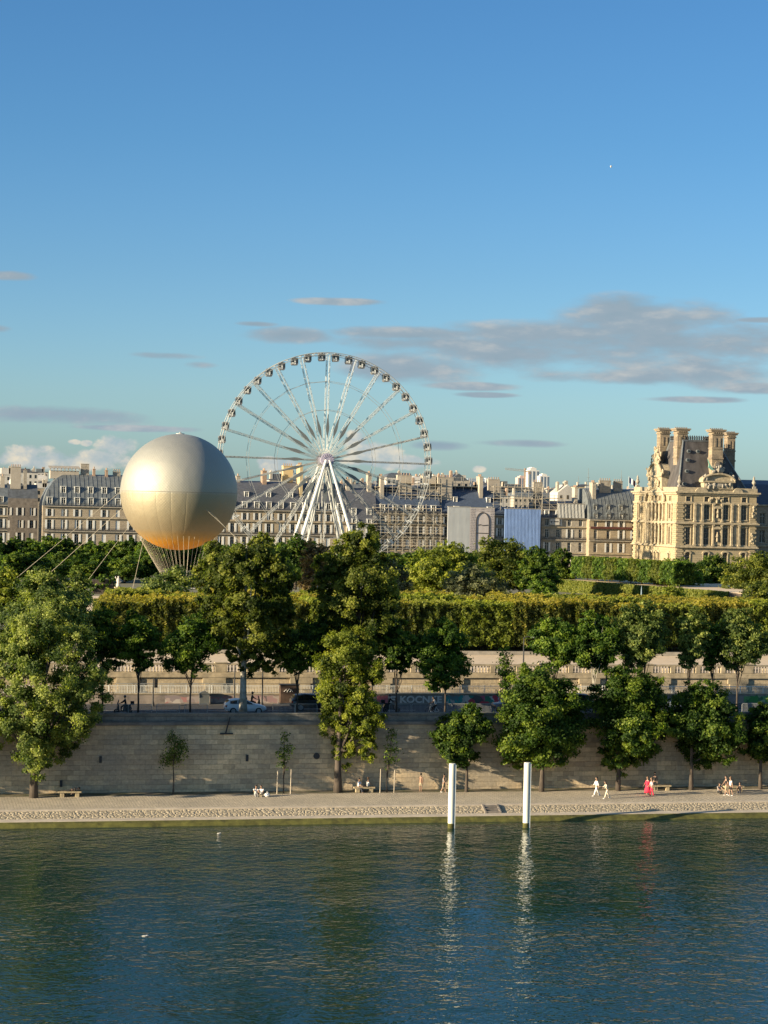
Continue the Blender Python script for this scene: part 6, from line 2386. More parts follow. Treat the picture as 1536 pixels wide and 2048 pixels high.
def skin_to_mesh(verts, edges, radii, root=0, sub=1):
    me = bpy.data.meshes.new('tmp')
    me.from_pydata(verts, edges, [])
    ob = bpy.data.objects.new('tmp', me)
    COL.objects.link(ob)
    md = ob.modifiers.new('s', 'SKIN')
    md.use_smooth_shade = True
    md.branch_smoothing = .3
    if not me.skin_vertices: me.skin_vertices.new()
    for i, r_ in enumerate(radii):
        sv = me.skin_vertices[0].data[i]
        sv.radius = (r_, r_) if not isinstance(r_, tuple) else r_
        sv.use_root = (i == root)
    sm = ob.modifiers.new('u', 'SUBSURF')
    sm.levels = sm.render_levels = sub
    bpy.context.view_layer.update()
    out = bpy.data.meshes.new_from_object(ob.evaluated_get(bpy.context.evaluated_depsgraph_get()))
    bpy.data.objects.remove(ob)
    bpy.data.meshes.remove(me)
    return out


def polar(p, ang, ln_, dy=0.0):
    """step ln_ from p, ang measured from straight down towards +x"""
    return Vector((p.x + math.sin(ang) * ln_, p.y + dy, p.z - math.cos(ang) * ln_))


def person(label, loc, rz, pose, top=None, bottom=None, shoes=None, hair='short', hairm=None, skin=None, sleeves=.5, legs_len=1.0, dress=None, h=1.0, helmet=None, group='people on the quay', bag=None):
    P = dict(hip=.92, lean=0.05, thl=.1, knl=.05, thr=-.1, knr=.1, al=.1, el=.15, ar=-.1, er=.15, nod=0.0)
    P.update(pose)
    skin = skin or SKIN
    hairm = hairm or HAIRD
    pel = Vector((0, 0, P['hip']))
    up = lambda p, l_: Vector((p.x + math.sin(P['lean']) * l_, p.y, p.z + math.cos(P['lean']) * l_))
    wa, chst, nk = up(pel, .17), up(pel, .40), up(pel, .55)
    hb_ = nk + Vector((math.sin(P['lean'] + P['nod']) * .09, 0, math.cos(P['lean'] + P['nod']) * .09))
    hc = hb_ + Vector((math.sin(P['lean'] + P['nod']) * .10, 0, math.cos(P['lean'] + P['nod']) * .11))
    V_, E_, R_ = [], [], []

    def add(p, r_, par=None):
        V_.append(tuple(p))
        R_.append(r_)
        if par is not None: E_.append((par, len(V_) - 1))
        return len(V_) - 1

    i0 = add(pel, (.15, .115))
    i1 = add(wa, (.135, .10), i0)
    i2 = add(chst, (.16, .115), i1)
    i3 = add(nk, .06, i2)
    i4 = add(hb_, .052, i3)
    J = {}
    for sd, y_ in (('l', .085), ('r', -.085)):
        hp = pel + Vector((0, y_, -.05))
        kn = polar(hp, P['th' + sd], .42, y_ * .1)
        ank = polar(kn, P['th' + sd] - P['kn' + sd], .40)
        toe = ank + Vector((.13, 0, -.05))
        a_ = add(hp, .085, i0)
        b_ = add(kn, .055, a_)
        cf = add(kn.lerp(ank, .35), .052, b_)
        c_ = add(ank, .036, cf)
        d_ = add(toe, .03, c_)
        J['leg' + sd] = (hp, kn, ank, toe)
        sh = chst + Vector((0, y_ * 2.15, .08))
        el_ = polar(sh, P['a' + sd], .28, y_ * .35)
        wr = polar(el_, P['a' + sd] + P['e' + sd], .25, 0)
        e_ = add(sh, .055, i2)
        f_ = add(el_, .040, e_)
        g_ = add(wr, .027, f_)
        dr = (wr - el_).normalized()
        pm = wr + dr * .07
        pi_ = add(pm, (.036, .018), g_)
        for q in range(4):
            off = Vector((.014 * (q - 1.5), 0, 0)) if abs(dr.z) > .7 else Vector((0, 0, .014 * (q - 1.5)))
            k1 = add(pm + dr * .045 + off * 1.5, .009, pi_)
            add(pm + dr * (.08 - .008 * abs(q - 1.4)) + off * 1.6 + Vector((.012, 0, 0)), .008, k1)
        tb_ = add(wr + dr * .03 + Vector((.038, 0, 0)), .010, g_)
        add(wr + dr * .07 + Vector((.05, 0, 0)), .009, tb_)
        J['arm' + sd] = (sh, el_, wr)
    body = skin_to_mesh(V_, E_, R_)
    bm = bmesh.new()
    bm.from_mesh(body)
    hm = MB()
    hm.ell(hc, (.098, .078, .125), 12, 8)
    fx = Vector((math.cos(P['nod']), 0, -math.sin(P['nod'])))
    hm.ell(hc + fx * .100 + Vector((0, 0, -.015)), (.022, .014, .028), 6, 4)
    hm.ell(hc + fx * .085 + Vector((0, 0, -.06)), (.012, .026, .010), 6, 4)
    for y_ in (-.08, .08): hm.ell(hc + Vector((-.005, y_, -.01)), (.02, .012, .032), 6, 4)
    tmp = hm.mesh('tmp', skin, smooth=True)
    bm.from_mesh(tmp)
    bm.to_mesh(body)
    bm.free()
    body.materials.clear()
    body.materials.append(skin)
    root = thing('person', label, 'person', loc, group)
    root.rotation_euler[2] = rz
    root.scale = (h, h, h)
    body.name = 'body'
    link('body', body, root)
    m_ = MB()
    for y_ in (-.03, .03): m_.ell(hc + fx * .088 + Vector((0, y_, .012)), (.010, .012, .009), 6, 4)
    link('eyes', m_.mesh('eyes', BLACKC), root)
    if helmet:
        m_ = MB()
        m_.ell(hc + Vector((-.01, 0, .03)), (.135, .12, .135), 12, 8)
        link('helmet', m_.mesh('helmet', helmet, smooth=True), root)
    elif hair:
        m_ = MB()
        m_.lathe([(.10, -.02), (.108, .03), (.09, .09), (.05, .125), (.01, .135)], 12, hc + Vector((-.018, 0, .012)))
        m_.ell(hc + Vector((-.055, 0, .01)), (.06, .082, .10), 8, 6)
        if hair == 'long': m_.ell(hc + Vector((-.075, 0, -.12)), (.05, .085, .17), 8, 6)
        if hair == 'bun': m_.ell(hc + Vector((-.10, 0, .08)), (.05, .05, .05), 8, 6)
        link('hair', m_.mesh('hair', hairm, smooth=True), root)
    if top:
        v_ = [tuple(up(pel, -.04)), tuple(wa), tuple(chst), tuple(up(pel, .50))]
        e_ = [(0, 1), (1, 2), (2, 3)]
        r_ = [(.170, .135), (.158, .12), (.18, .13), (.085, .075)]
        for sd in 'lr':
            sh, el_, wr = J['arm' + sd]
            n_ = len(v_)
            v_.append(tuple(sh))
            e_.append((2, n_))
            r_.append(.074)
            if sleeves > 0:
                if sleeves <= 1:
                    v_.append(tuple(sh.lerp(el_, sleeves)))
                    e_.append((n_, n_ + 1))
                    r_.append(.064)
                else:
                    v_.append(tuple(el_))
                    e_.append((n_, n_ + 1))
                    r_.append(.058)
                    v_.append(tuple(el_.lerp(wr, sleeves - 1)))
                    e_.append((n_ + 1, n_ + 2))
                    r_.append(.046)
        me = skin_to_mesh(v_, e_, r_)
        me.materials.clear()
        me.materials.append(top)
        link('shirt', me, root)
    if bottom:
        v_ = [tuple(up(pel, .07)), tuple(pel)]
        e_ = [(0, 1)]
        r_ = [(.158, .125), (.172, .135)]
        for sd in 'lr':
            hp, kn, ank, toe = J['leg' + sd]
            n_ = len(v_)
            v_.append(tuple(hp))
            e_.append((1, n_))
            r_.append(.102)
            if legs_len <= .6:
                v_.append(tuple(hp.lerp(kn, legs_len / .6 * .95)))
                e_.append((n_, n_ + 1))
                r_.append(.088)
            else:
                v_ += [tuple(kn), tuple(kn.lerp(ank, .94))]
                e_ += [(n_, n_ + 1), (n_ + 1, n_ + 2)]
                r_ += [.074, .062]
        me = skin_to_mesh(v_, e_, r_)
        me.materials.clear()
        me.materials.append(bottom)
        link('trousers' if legs_len > .6 else 'shorts', me, root)
    if dress:
        m_ = MB()
        kz = min(J['legl'][2].z, J['legr'][2].z) + .22
        mx_ = (J['legl'][1].x + J['legr'][1].x) / 2
        m_.tube([up(pel, .46), up(pel, .36), wa, pel, (mx_ * .5, 0, (pel.z + kz) / 2), (mx_ - .04, 0, kz)], [.11, .175, .15, .20, .28, .36], 14)
        link('dress', m_.mesh('dress', dress, smooth=True), root)
    if shoes:
        for sd in 'lr':
            hp, kn, ank, toe = J['leg' + sd]
            m_ = MB()
            m_.ell((ank + toe) / 2 + Vector((0, 0, -.02)), (.135, .05, .05), 8, 6)
            link('shoe', m_.mesh('shoe', shoes, smooth=True), root)
    return root


WALK = dict(hip=.90, thl=.38, knl=.08, thr=-.28, knr=.35, al=-.35, el=.25, ar=.35, er=.35, lean=.05)
STAND = dict(hip=.92, thl=.04, knl=.04, thr=-.02, knr=.02, al=.08, el=.2, ar=-.02, er=.15)
SIT = dict(hip=.50, thl=1.45, knl=1.45, thr=1.38, knr=1.35, al=.5, el=.7, ar=.45, er=.8, lean=.10)
SITG = dict(hip=.22, thl=1.85, knl=1.75, thr=1.75, knr=1.65, al=.75, el=.6, ar=.8, er=.5, lean=.22)
TOCAM = -math.pi / 2 - YAW


def qpos(px, py): return GZ(px, py, 1.10)


def at_q(px, py):
    s_, t_ = qpos(px, py)
    return (s_, t_, 1.09)


person('person in white top sitting on the cobbles, left of the seated pair', at_q(511, 1593), TOCAM + .3, SITG, WHITE, GREYC, SHOEW, 'long', HAIRD)
person('person in white shirt sitting on the cobbles beside a white bag', at_q(523, 1593), TOCAM - .2, SITG, WHITE, KHAKI, SHOEW, 'short', HAIRD)
s_, t_ = qpos(534, 1594)
m = MB()
m.ell((s_, t_, 1.30), (.26, .2, .2), 10, 7)
m.tube([(s_ - .12, t_, 1.42), (s_, t_, 1.62), (s_ + .12, t_, 1.42)], [.02, .02, .02], 5)
bg_ = thing('bag', 'white soft bag on the cobbles beside the seated couple', 'bag', (s_, t_, 1.1))
m.build('body', WHITE, bg_)


def bench(px, py, label, w=2.2, t_=None):
    s_, t0_ = GZ(px, py, 1.12)
    t0_ = t_ or t0_
    o = thing('stone_bench', label, 'bench', (s_, t0_, 1.12), 'stone slab benches along the quay')
    m_ = MB()
    m_.box(s_ - w / 2, s_ + w / 2, t0_ - .28, t0_ + .28, 1.52, 1.66)
    m_.build('seat', M['stone_pale'], o)
    for q in (-1, 1):
        m_ = MB()
        m_.box(s_ + q * w * .32 - .17, s_ + q * w * .32 + .17, t0_ - .22, t0_ + .22, 1.08, 1.52)
        m_.build('leg', M['stone_pale'], o)
    return s_, t0_


s_, t_ = bench(139, 1594, 'stone slab bench at far left with a dark figure lying on it', 2.1)
ly = person('person in dark clothes lying on the far left stone bench', (s_ + .75, t_, 1.76), math.pi, dict(hip=.0, lean=-1.45, thl=1.25, knl=.9, thr=1.45, knr=.5, al=.3, el=.6, ar=-.2, er=.9), BLACKC, BLACKC, BLACKC, 'short', sleeves=1.8)
ly.location = (s_ + .1, t_, 1.78)
s_, t_ = bench(728, 1585, 'double stone bench under the sapling with two seated people', 2.0)
person('person in pale blue shirt seated at the left end of the double bench', (s_ - .55, t_ - .05, 1.14), TOCAM + 1.1, SIT, BLUEW, NAVY, BLACKC, 'short', sleeves=.9)
person('person in white sleeveless top seated at the right end of the double bench', (s_ + .45, t_ + .35, 1.14), TOCAM + 2.4, dict(SIT, lean=.02), WHITE, BLACKC, None, 'bun', HAIRL, sleeves=0)
m = MB()
m.ell((s_ + .02, t_ - .05, 1.76), (.16, .12, .10), 8, 6)
o = m.build('bag', BLACKC)
tag(o, 'small black bag lying on the double bench between the two people', 'bag')
bench(1322, 1581, 'stone slab bench in the shade right of the red dress walker', 1.9)
bench(1467, 1583, 'stone slab bench behind the pair walking at far right', 2.0)
person('shirtless person in khaki shorts standing at the wall right of the double bench', at_q(841, 1584), TOCAM + 2.6, dict(STAND, al=.5, el=1.4), None, KHAKI, BLACKC, 'short', skin=SKIN2, legs_len=.5)
person('bare-armed person in brown shorts walking just left of the left mooring post', at_q(887, 1585), TOCAM + 1.2, dict(WALK, thl=.25, thr=-.15), GREYC, KHAKI, SHOEW, 'short', skin=SKIN, legs_len=.5, sleeves=0)
person('person in white shirt and white trousers walking left', at_q(1193, 1592), math.pi, WALK, WHITE, WHITE, SHOEW, 'short', sleeves=1.7, h=1.03)
person('person in cream clothes leaning forward, walking behind the one in white', at_q(1214, 1597), math.pi, dict(WALK, lean=.30, al=.4, el=.9, ar=.6, er=1.0), CREAM, CREAM, SHOEW, 'long', HAIRD, sleeves=1.6, h=.95)
person('person in a long bright red dress walking along the quay', at_q(1295, 1590), math.pi + .2, dict(WALK, thl=.25, thr=-.2), RED, None, BLACKC, 'bun', HAIRL, dress=RED, sleeves=1.5, h=1.0)
person('person in pale pink shirt and red trousers beside the one in the red dress', at_q(1303, 1592), math.pi - .2, dict(WALK, thl=-.2, thr=.25), PINK, RED, BLACKC, 'short', HAIRL, sleeves=1.2)
person('person in dark clothes standing in the shade behind the red dress walker', at_q(1309, 1582), TOCAM, STAND, BLACKC, BLACKC, BLACKC, 'long', HAIRD, sleeves=1.8, h=1.02)
person('person in black shirt and beige shorts walking at far right', at_q(1452, 1590), math.pi, dict(WALK, thl=.2, thr=-.15), BLACKC, KHAKI, SHOEW, 'short', legs_len=.5, h=1.05)
person('person in white shirt and black shorts walking at far right', at_q(1461, 1591), math.pi, dict(WALK, thl=-.2, thr=.22, ar=.3, er=1.2), WHITE, BLACKC, SHOEW, 'short', HAIRL, legs_len=.5, h=1.03)
person('person in dark clothes sitting low at the wall, left of the far right pair', at_q(1437, 1587), TOCAM + .4, SITG, GREYC, BLACKC, BLACKC, 'short')
person('person in dark clothes sitting low at the wall, right of the far right pair', at_q(1480, 1586), TOCAM - .4, SITG, BLACKC, NAVY, SHOEW, 'long')

# ------------------------------------------------------------------ vehicles
TYRE = pmat('tyre_rubber', (.02, .02, .02), .85, .2, 4)
RIM = pmat('alloy_rim', (.45, .45, .46), .35, .1, 3, metal=.7)
CGL = pmat('car_glass', (.012, .014, .017), .08, .3, 1, spec=.7)


def carpaint(nm, c, r_=.3):
    if nm in bpy.data.materials: return bpy.data.materials[nm]
    m_ = pmat(nm, c, r_, .04, 1.5, spec=.5)
    for n_ in m_.node_tree.nodes:
        if n_.type == 'BSDF_PRINCIPLED': n_.inputs['Coat Weight'].default_value = .6
    return m_


CARS = {
    'hatch': [(0, .48, .84, .86, .66), (.10, .34, .98, 1.04, .80), (.42, .26, 1.0, 1.36, .85), (1.2, .22, .97, 1.46, .87), (2.0, .22, .94, 1.43, .87), (2.75, .22, .93, 1.05, .87), (3.0, .23, .91, .96, .86), (3.6, .25, .82, .86, .83), (3.92, .30, .70, .73, .74), (4.04, .42, .56, .57, .60)],
    'suv': [(0, .55, 1.0, 1.02, .74), (.12, .42, 1.12, 1.20, .88), (.45, .32, 1.12, 1.58, .93), (1.3, .28, 1.10, 1.70, .95), (2.3, .28, 1.08, 1.66, .95), (3.1, .28, 1.06, 1.22, .95), (3.4, .3, 1.04, 1.10, .94), (4.2, .32, .98, 1.02, .92), (4.55, .40, .84, .88, .84), (4.68, .52, .68, .70, .68)],
    'van': [(0, .5, 1.1, 1.12, .86), (.06, .36, 1.15, 1.85, .92), (.3, .3, 1.15, 1.95, .95), (2.5, .28, 1.12, 1.97, .96), (3.5, .28, 1.10, 1.92, .96), (4.2, .28, 1.08, 1.24, .95), (4.4, .3, 1.06, 1.12, .93), (4.8, .38, .86, .92, .86), (4.92, .5, .66, .7, .7)],
    'sedan': [(0, .5, .86, .88, .68), (.1, .36, .94, .97, .82), (.7, .27, .96, 1.02, .88), (1.2, .23, .95, 1.36, .88), (1.9, .22, .94, 1.43, .88), (2.5, .22, .93, 1.40, .88), (3.3, .22, .92, 1.0, .88), (4.1, .26, .82, .86, .84), (4.45, .32, .68, .72, .76), (4.58, .44, .56, .58, .6)]}


def car(kind, label, px, py, t_, paint, rz=0.0, name='parked_car', plate_side=None):
    st = CARS[kind]
    ln_ = st[-1][0]
    s_ = GT(px, py, t_)[0]
    o = thing(name, label, 'van' if kind == 'van' else 'car', (s_, t_, 7.5), 'cars on the riverside road')
    o.rotation_euler[2] = rz
    m_ = MB()
    rings = []
    for (x_, zb_, zl, zr, w) in st:
        wr = w * (.80 if zr > zl + .15 else .93)
        half = [(w * .86, zb_), (w * .99, zb_ + .12), (w, (zb_ + zl) / 2), (w * .97, zl - .03), (w * .945, zl), (wr, zr - .06), (wr * .85, zr), (wr * .3, zr + .015)]
        ring = [(x_ - ln_ / 2, y_, z_) for y_, z_ in half] + [(x_ - ln_ / 2, -y_, z_) for y_, z_ in reversed(half)]
        b_ = len(m_.v)
        m_.v += ring
        rings.append([b_ + i for i in range(len(ring))])
    for a_, b_ in zip(rings, rings[1:]):
        n_ = len(a_)
        for i in range(n_):
            m_.f.append((a_[i], a_[(i + 1) % n_], b_[(i + 1) % n_], b_[i]))
            m_.m.append(0)
    m_.f += [tuple(rings[0]), tuple(reversed(rings[-1]))]
    m_.m += [0, 0]
    body = m_.mesh('body', paint, smooth=True)
    body_o = link('body', body, o)
    # glass: side panes and the two screens
    cab = [q for q in st if q[3] > q[2] + .10]
    for sy, nm in ((1, 'side_window'), (-1, 'side_window')):
        g_ = MB()
        for (x0, _, l0, r0, w0), (x1, _, l1, r1, w1) in zip(cab, cab[1:]):
            def pt(x_, l_, r_, w, f):
                ya, yb = w * .945, w * (.80 if r_ > l_ + .15 else .93)
                return (x_ - ln_ / 2, sy * (ya + (yb - ya) * f + .012), l_ + (r_ - .06 - l_) * f)
            gap = .04
            g_.face([pt(x0 + gap, l0, r0, w0, .08), pt(x1 - gap, l1, r1, w1, .08), pt(x1 - gap, l1, r1, w1, .92), pt(x0 + gap, l0, r0, w0, .92)])
        link('side_window', g_.mesh('side_window', CGL, fix=False), o)
    i0 = st.index(cab[0])
    i1 = st.index(cab[-1])
    for (qa, qb, nm) in ((st[i0 - 1], st[i0], 'rear_window'), (st[i1], st[i1 - 1], 'windscreen')):
        g_ = MB()
        xa, xb = qa[0] - ln_ / 2, qb[0] - ln_ / 2
        za_, zb2_ = qa[3], qb[3]
        sg = -1 if nm == 'rear_window' else 1
        wA, wB = qa[4] * .74, qb[4] * .66
        f = lambda t2: (xa + (xb - xa) * t2 + sg * .02, za_ + (zb2_ - za_) * t2 + .02, wA + (wB - wA) * t2)
        (x0, z0_, w0), (x1, z1_, w1) = f(.12), f(.9)
        g_.face([(x0, -w0, z0_), (x0, w0, z0_), (x1, w1, z1_), (x1, -w1, z1_)])
        link(nm, g_.mesh(nm, CGL, fix=False), o)
    wrad = .32 if kind != 'suv' else .37
    for fx in (.185, .80):
        for sy in (-1, 1):
            x_ = ln_ * fx - ln_ / 2
            w = st[3][4]
            m_ = MB()
            m_.lathe([(wrad * .62, -.10), (wrad * .95, -.10), (wrad, -.05), (wrad, .05), (wrad * .95, .10), (wrad * .62, .10)], 18)
            m_.v = [(x_ + a2, sy * (w - .06) + c2, wrad + b2) for a2, b2, c2 in m_.v]
            wh = link('wheel', m_.mesh('wheel', TYRE, smooth=False), o)
            m_ = MB()
            m_.lathe([(.03, 0), (wrad * .66, 0), (wrad * .66, .02)], 14)
            for q in range(5):
                aa_ = q * 2 * math.pi / 5
                m_.box(-.0, .0, 0, 0, 0, 0) if False else None
            m_.v = [(x_ + a2, sy * (w + .045) + c2 * sy, wrad + b2) for a2, b2, c2 in m_.v]
            link('rim', m_.mesh('rim', RIM), wh)
    zl = st[1][2] - .2
    for sy in (-1, 1):
        m_ = MB()
        m_.cbox((-ln_ / 2 + .08, sy * st[1][4] * .82, zl), (.16, .28, .16))
        link('tail_light', m_.mesh('tail_light', pmat('tail_light', (.35, .01, .01), .25, .1, 2) if 'tail_light' not in bpy.data.materials else bpy.data.materials['tail_light']), o)
        m_ = MB()
        m_.ell((ln_ / 2 - .16, sy * st[-2][4] * .78, st[-2][2] - .05), (.14, .16, .08), 8, 5)
        link('headlight', m_.mesh('headlight', pmat('headlight', (.6, .62, .62), .15, .05, 2) if 'headlight' not in bpy.data.materials else bpy.data.materials['headlight']), o)
    m_ = MB()
    for sy in (-1, 1): m_.ell((ln_ * .16, sy * (st[4][4] + .06), st[4][2] + .06), (.08, .09, .07), 8, 5)
    link('mirrors', m_.mesh('mirrors', paint), o)
    return o


TC = 200.6
car('hatch', 'white hatchback on the road, partly behind the thick pale plane trunk', 490, 1410, TC, carpaint('white_car_paint', (.70, .72, .76)))
car('suv', 'black large car behind the dark info kiosk on the road', 627, 1405, TC + 2.8, carpaint('black_car_paint', (.012, .012, .014)))
car('sedan', 'dark car mostly hidden by the broad quay chestnut', 1030, 1410, TC, carpaint('dark_car_paint', (.02, .022, .026)))
car('van', 'black van right of the broad quay chestnut beside a pale trunk', 1150, 1402, TC, carpaint('black_van_paint', (.008, .008, .01), .4))
car('sedan', 'silver blue car glimpsed between two quay chestnuts', 1325, 1412, TC, carpaint('silver_car_paint', (.30, .34, .38)))


def wheel_mesh(m_, c, r_, tw=.05, n=18):
    for i in range(n):
        a_, b_ = 2 * math.pi * i / n, 2 * math.pi * (i + 1) / n
        m_.tube([(c[0] + r_ * math.cos(a_), c[1], c[2] + r_ * math.sin(a_)), (c[0] + r_ * math.cos(b_), c[1], c[2] + r_ * math.sin(b_))], [tw, tw], 6, cap=False)


def scooter(label, rider, px, t_, rz=0.0, dress_=None):
    s_ = GT(px, 1412, t_)[0]
    o = thing('motor_scooter', label, 'scooter', (s_, t_, 7.5), 'motor scooters on the road')
    o.rotation_euler[2] = rz
    for x_ in (-.62, .62):
        m_ = MB()
        wheel_mesh(m_, (x_, 0, .27), .21, .06, 14)
        m_.tube([(x_, -.06, .27), (x_, .06, .27)], [.12, .12], 10)
        link('wheel', m_.mesh('wheel', TYRE), o)
    m_ = MB()
    m_.prism([(-.85, .55), (-.75, .80), (-.05, .84), (.0, .45), (.32, .38), (.42, .95), (.56, 1.0), (.60, .45), (.35, .28), (-.35, .28), (-.6, .42)], lambda u, w, d: (u, d, w), -.18, .18)
    link('body', m_.mesh('body', carpaint('scooter_paint', (.012, .012, .014))), o)
    m_ = MB()
    m_.box(-.75, -.05, -.16, .16, .82, .92)
    link('saddle', m_.mesh('saddle', BLACKC), o)
    m_ = MB()
    m_.tube([(.62, 0, .3), (.45, 0, 1.02)], [.04, .04], 6)
    m_.tube([(.42, -.34, 1.06), (.45, 0, 1.0), (.42, .34, 1.06)], [.02, .02, .02], 6)
    m_.prism([(.48, .95), (.58, .95), (.42, 1.4), (.38, 1.4)], lambda u, w, d: (u, d, w), -.2, .2)
    link('handlebar', m_.mesh('handlebar', M['dark_iron']), o)
    m_ = MB()
    m_.box(-1.05, -.72, -.2, .2, .92, 1.25)
    link('top_box', m_.mesh('top_box', BLACKC), o)
    c, sn = math.cos(rz), math.sin(rz)
    person(rider, (s_ - .25 * c, t_ - .25 * sn, 7.55), rz, dict(hip=.88, lean=.12, thl=1.25, knl=1.15, thr=1.25, knr=1.15, al=.75, el=.35, ar=.75, er=.35), BLACKC, BLACKC, BLACKC, None, sleeves=1.9,
           helmet=carpaint('helmet_paint', (.015, .015, .018)), group='riders on the road')


scooter('black motor scooter in front of the railing at left', 'rider in black clothes and helmet on the scooter at left', 246, TC - .6, math.pi)
scooter('black motor scooter just behind the white hatchback', 'rider in black on the scooter behind the white hatchback', 508, TC + 3.2)
scooter('black motor scooter passing the pink graffiti patch', 'rider in black on the scooter by the pink graffiti', 783, TC + .6)


def bicycle(label, rider, px, t_, rz):
    s_ = GT(px, 1412, t_)[0]
    o = thing('bicycle', label, 'bicycle', (s_, t_, 7.62))
    o.rotation_euler[2] = rz
    for x_ in (-.52, .52):
        m_ = MB()
        wheel_mesh(m_, (x_, 0, .34), .33, .018, 20)
        for q in range(6):
            a_ = q * math.pi / 6
            m_.bar((x_ - .33 * math.cos(a_), 0, .34 - .33 * math.sin(a_)), (x_ + .33 * math.cos(a_), 0, .34 + .33 * math.sin(a_)), .006)
        link('wheel', m_.mesh('wheel', TYRE), o)
    m_ = MB()
    for p_, q_ in (((-.52, .34), (-.1, .30)), ((-.52, .34), (-.2, .78)), ((-.1, .30), (-.22, .88)), ((-.1, .30), (.38, .72)), ((-.2, .78), (.36, .80)), ((.34, .92), (.52, .34))):
        m_.tube([(p_[0], 0, p_[1]), (q_[0], 0, q_[1])], [.022, .022], 6)
    m_.tube([(.30, -.26, 1.0), (.36, 0, .95), (.30, .26, 1.0)], [.015] * 3, 6)
    link('frame', m_.mesh('frame', M['white_metal']), o)
    m_ = MB()
    m_.ell((-.22, 0, .92), (.14, .07, .04), 8, 5)
    link('saddle', m_.mesh('saddle', BLACKC), o)
    c, sn = math.cos(rz), math.sin(rz)
    person(rider, (s_ - .2 * c, t_ - .2 * sn, 7.62), rz, dict(hip=.97, lean=.42, thl=1.15, knl=1.1, thr=.55, knr=.65, al=.85, el=.3, ar=.85, er=.3), WHITE, BLACKC, SHOEW, 'short', sleeves=.5, group='riders on the road')


bicycle('bicycle on the pavement in front of the white graffiti', 'cyclist in a pale top riding left in front of the graffiti', 868, 197.9, math.pi)

# ------------------------------------------------------------------ barriers, lamps, kiosk, cabinet
bp_ = thing('crowd_barrier', '', 'barrier', (0, 0, 0), 'metal crowd barriers along the parapet')
m = MB()
m.tube([(-1.1, 0, .08), (-1.1, 0, .95), (-1.0, 0, 1.05), (1.0, 0, 1.05), (1.1, 0, .95), (1.1, 0, .08)], [.025] * 6, 6)
m.tube([(-1.1, 0, .2), (1.1, 0, .2)], [.02, .02], 6)
link('frame', m.mesh('frame', M['silver']), bp_)
m = MB()
for i in range(17):
    x_ = -1.0 + 2.0 * i / 16
    m.bar((x_, 0, .2), (x_, 0, 1.04), .018)
link('bars', m.mesh('bars', M['silver']), bp_)
for q in (-.8, .8):
    m = MB()
    m.bar((q, -.3, .03), (q, .3, .03), .05)
    m.bar((q, 0, .03), (q, 0, .2), .04)
    link('foot', m.mesh('foot', M['silver']), bp_)
bxs = [(233, 1), (280, 1), (336, 1), (392, 1), (568, 1), (612, 1), (800, 1), (846, 1), (882, 1), (916, 1), (970, 1), (1168, 1), (1420, 1), (1505, 1)]
near = ['left of the scooter at left', 'right of the scooter at left', 'under the dark young planes', 'left of the white hatchback', 'left of the black large car', 'in front of the black large car',
        'by the scooter at the pink graffiti', 'left of the cyclist', 'right of the cyclist', 'below the coloured graffiti', 'left of the broad chestnut', 'in front of the black van', 'right of the dense chestnut', 'at the right edge']
for i, (px, _) in enumerate(bxs):
    s_ = GT(px, 1420, 198.0)[0]
    lab = 'low metal crowd barrier ' + near[i]
    if i == 0:
        bp_.location, bp_['label'] = (s_, 198.0, 7.62), lab
        bp_.rotation_euler[2] = .03
    else:
        place_copy(bp_, (s_, 198.0 + rnd.uniform(-.1, .1), 7.62), rnd.uniform(-.05, .05), 1, lab)
bp2 = []
for i, px in enumerate((248, 272, 296, 330, 354, 378, 402, 436, 460)):
    s_ = GT(px, 1380, 211.5)[0]
    lab = 'pale crowd barrier at the foot of the terrace wall, %s from the left' % ordinal(i)
    c = place_copy(bp_, (s_, 211.5 + rnd.uniform(-.2, .2), 8.35), rnd.uniform(-.12, .12), (.8, 1, 1), lab, 'pale crowd barriers at the terrace wall')
m = MB()
m.box(0, 60, 210.0, 213.0, 7.5, 8.35)
structure('raised_walk', m, M['pavement'])


def lamp(px, ytop, ybot, t_, zb, label, kind='lamp', r_=.06):
    s_, z_ = GT(px, ytop, t_)
    o = thing('street_lamp' if kind == 'lamp' else 'traffic_light', label, 'street lamp' if kind == 'lamp' else 'traffic light', (s_, t_, zb))
    m_ = MB()
    m_.tube([(s_, t_, zb), (s_, t_, z_)], [r_ * 1.4, r_ * .8], 8)
    m_.lathe([(r_ * 2.6, 0), (r_ * 2.2, .3), (r_ * 1.4, .5)], 8, (s_, t_, zb))
    m_.build('pole', M['dark_iron'], o)
    m_ = MB()
    if kind == 'lamp':
        m_.tube([(s_, t_, z_ - .05), (s_ + .35, t_ - .1, z_ + .12), (s_ + .8, t_ - .2, z_ + .08)], [.04, .035, .03], 6)
        m_.build('arm', M['dark_iron'], o)
        m_ = MB()
        m_.ell((s_ + .95, t_ - .22, z_ + .04), (.28, .13, .08), 8, 5)
        m_.build('lamp_head', M['white_metal'], o)
    else:
        m_.box(s_ + .1, s_ + .42, t_ - .16, t_ + .12, z_ - .95, z_ - .1)
        hd = m_.build('signal_head', M['black'], o)
        for q in range(3):
            m_ = MB()
            zq = z_ - .25 - q * .27
            m_.tube([(s_ + .26, t_ - .2, zq), (s_ + .26, t_ - .15, zq)], [.09, .09], 10)
            m_.build('lens', CGL, hd)


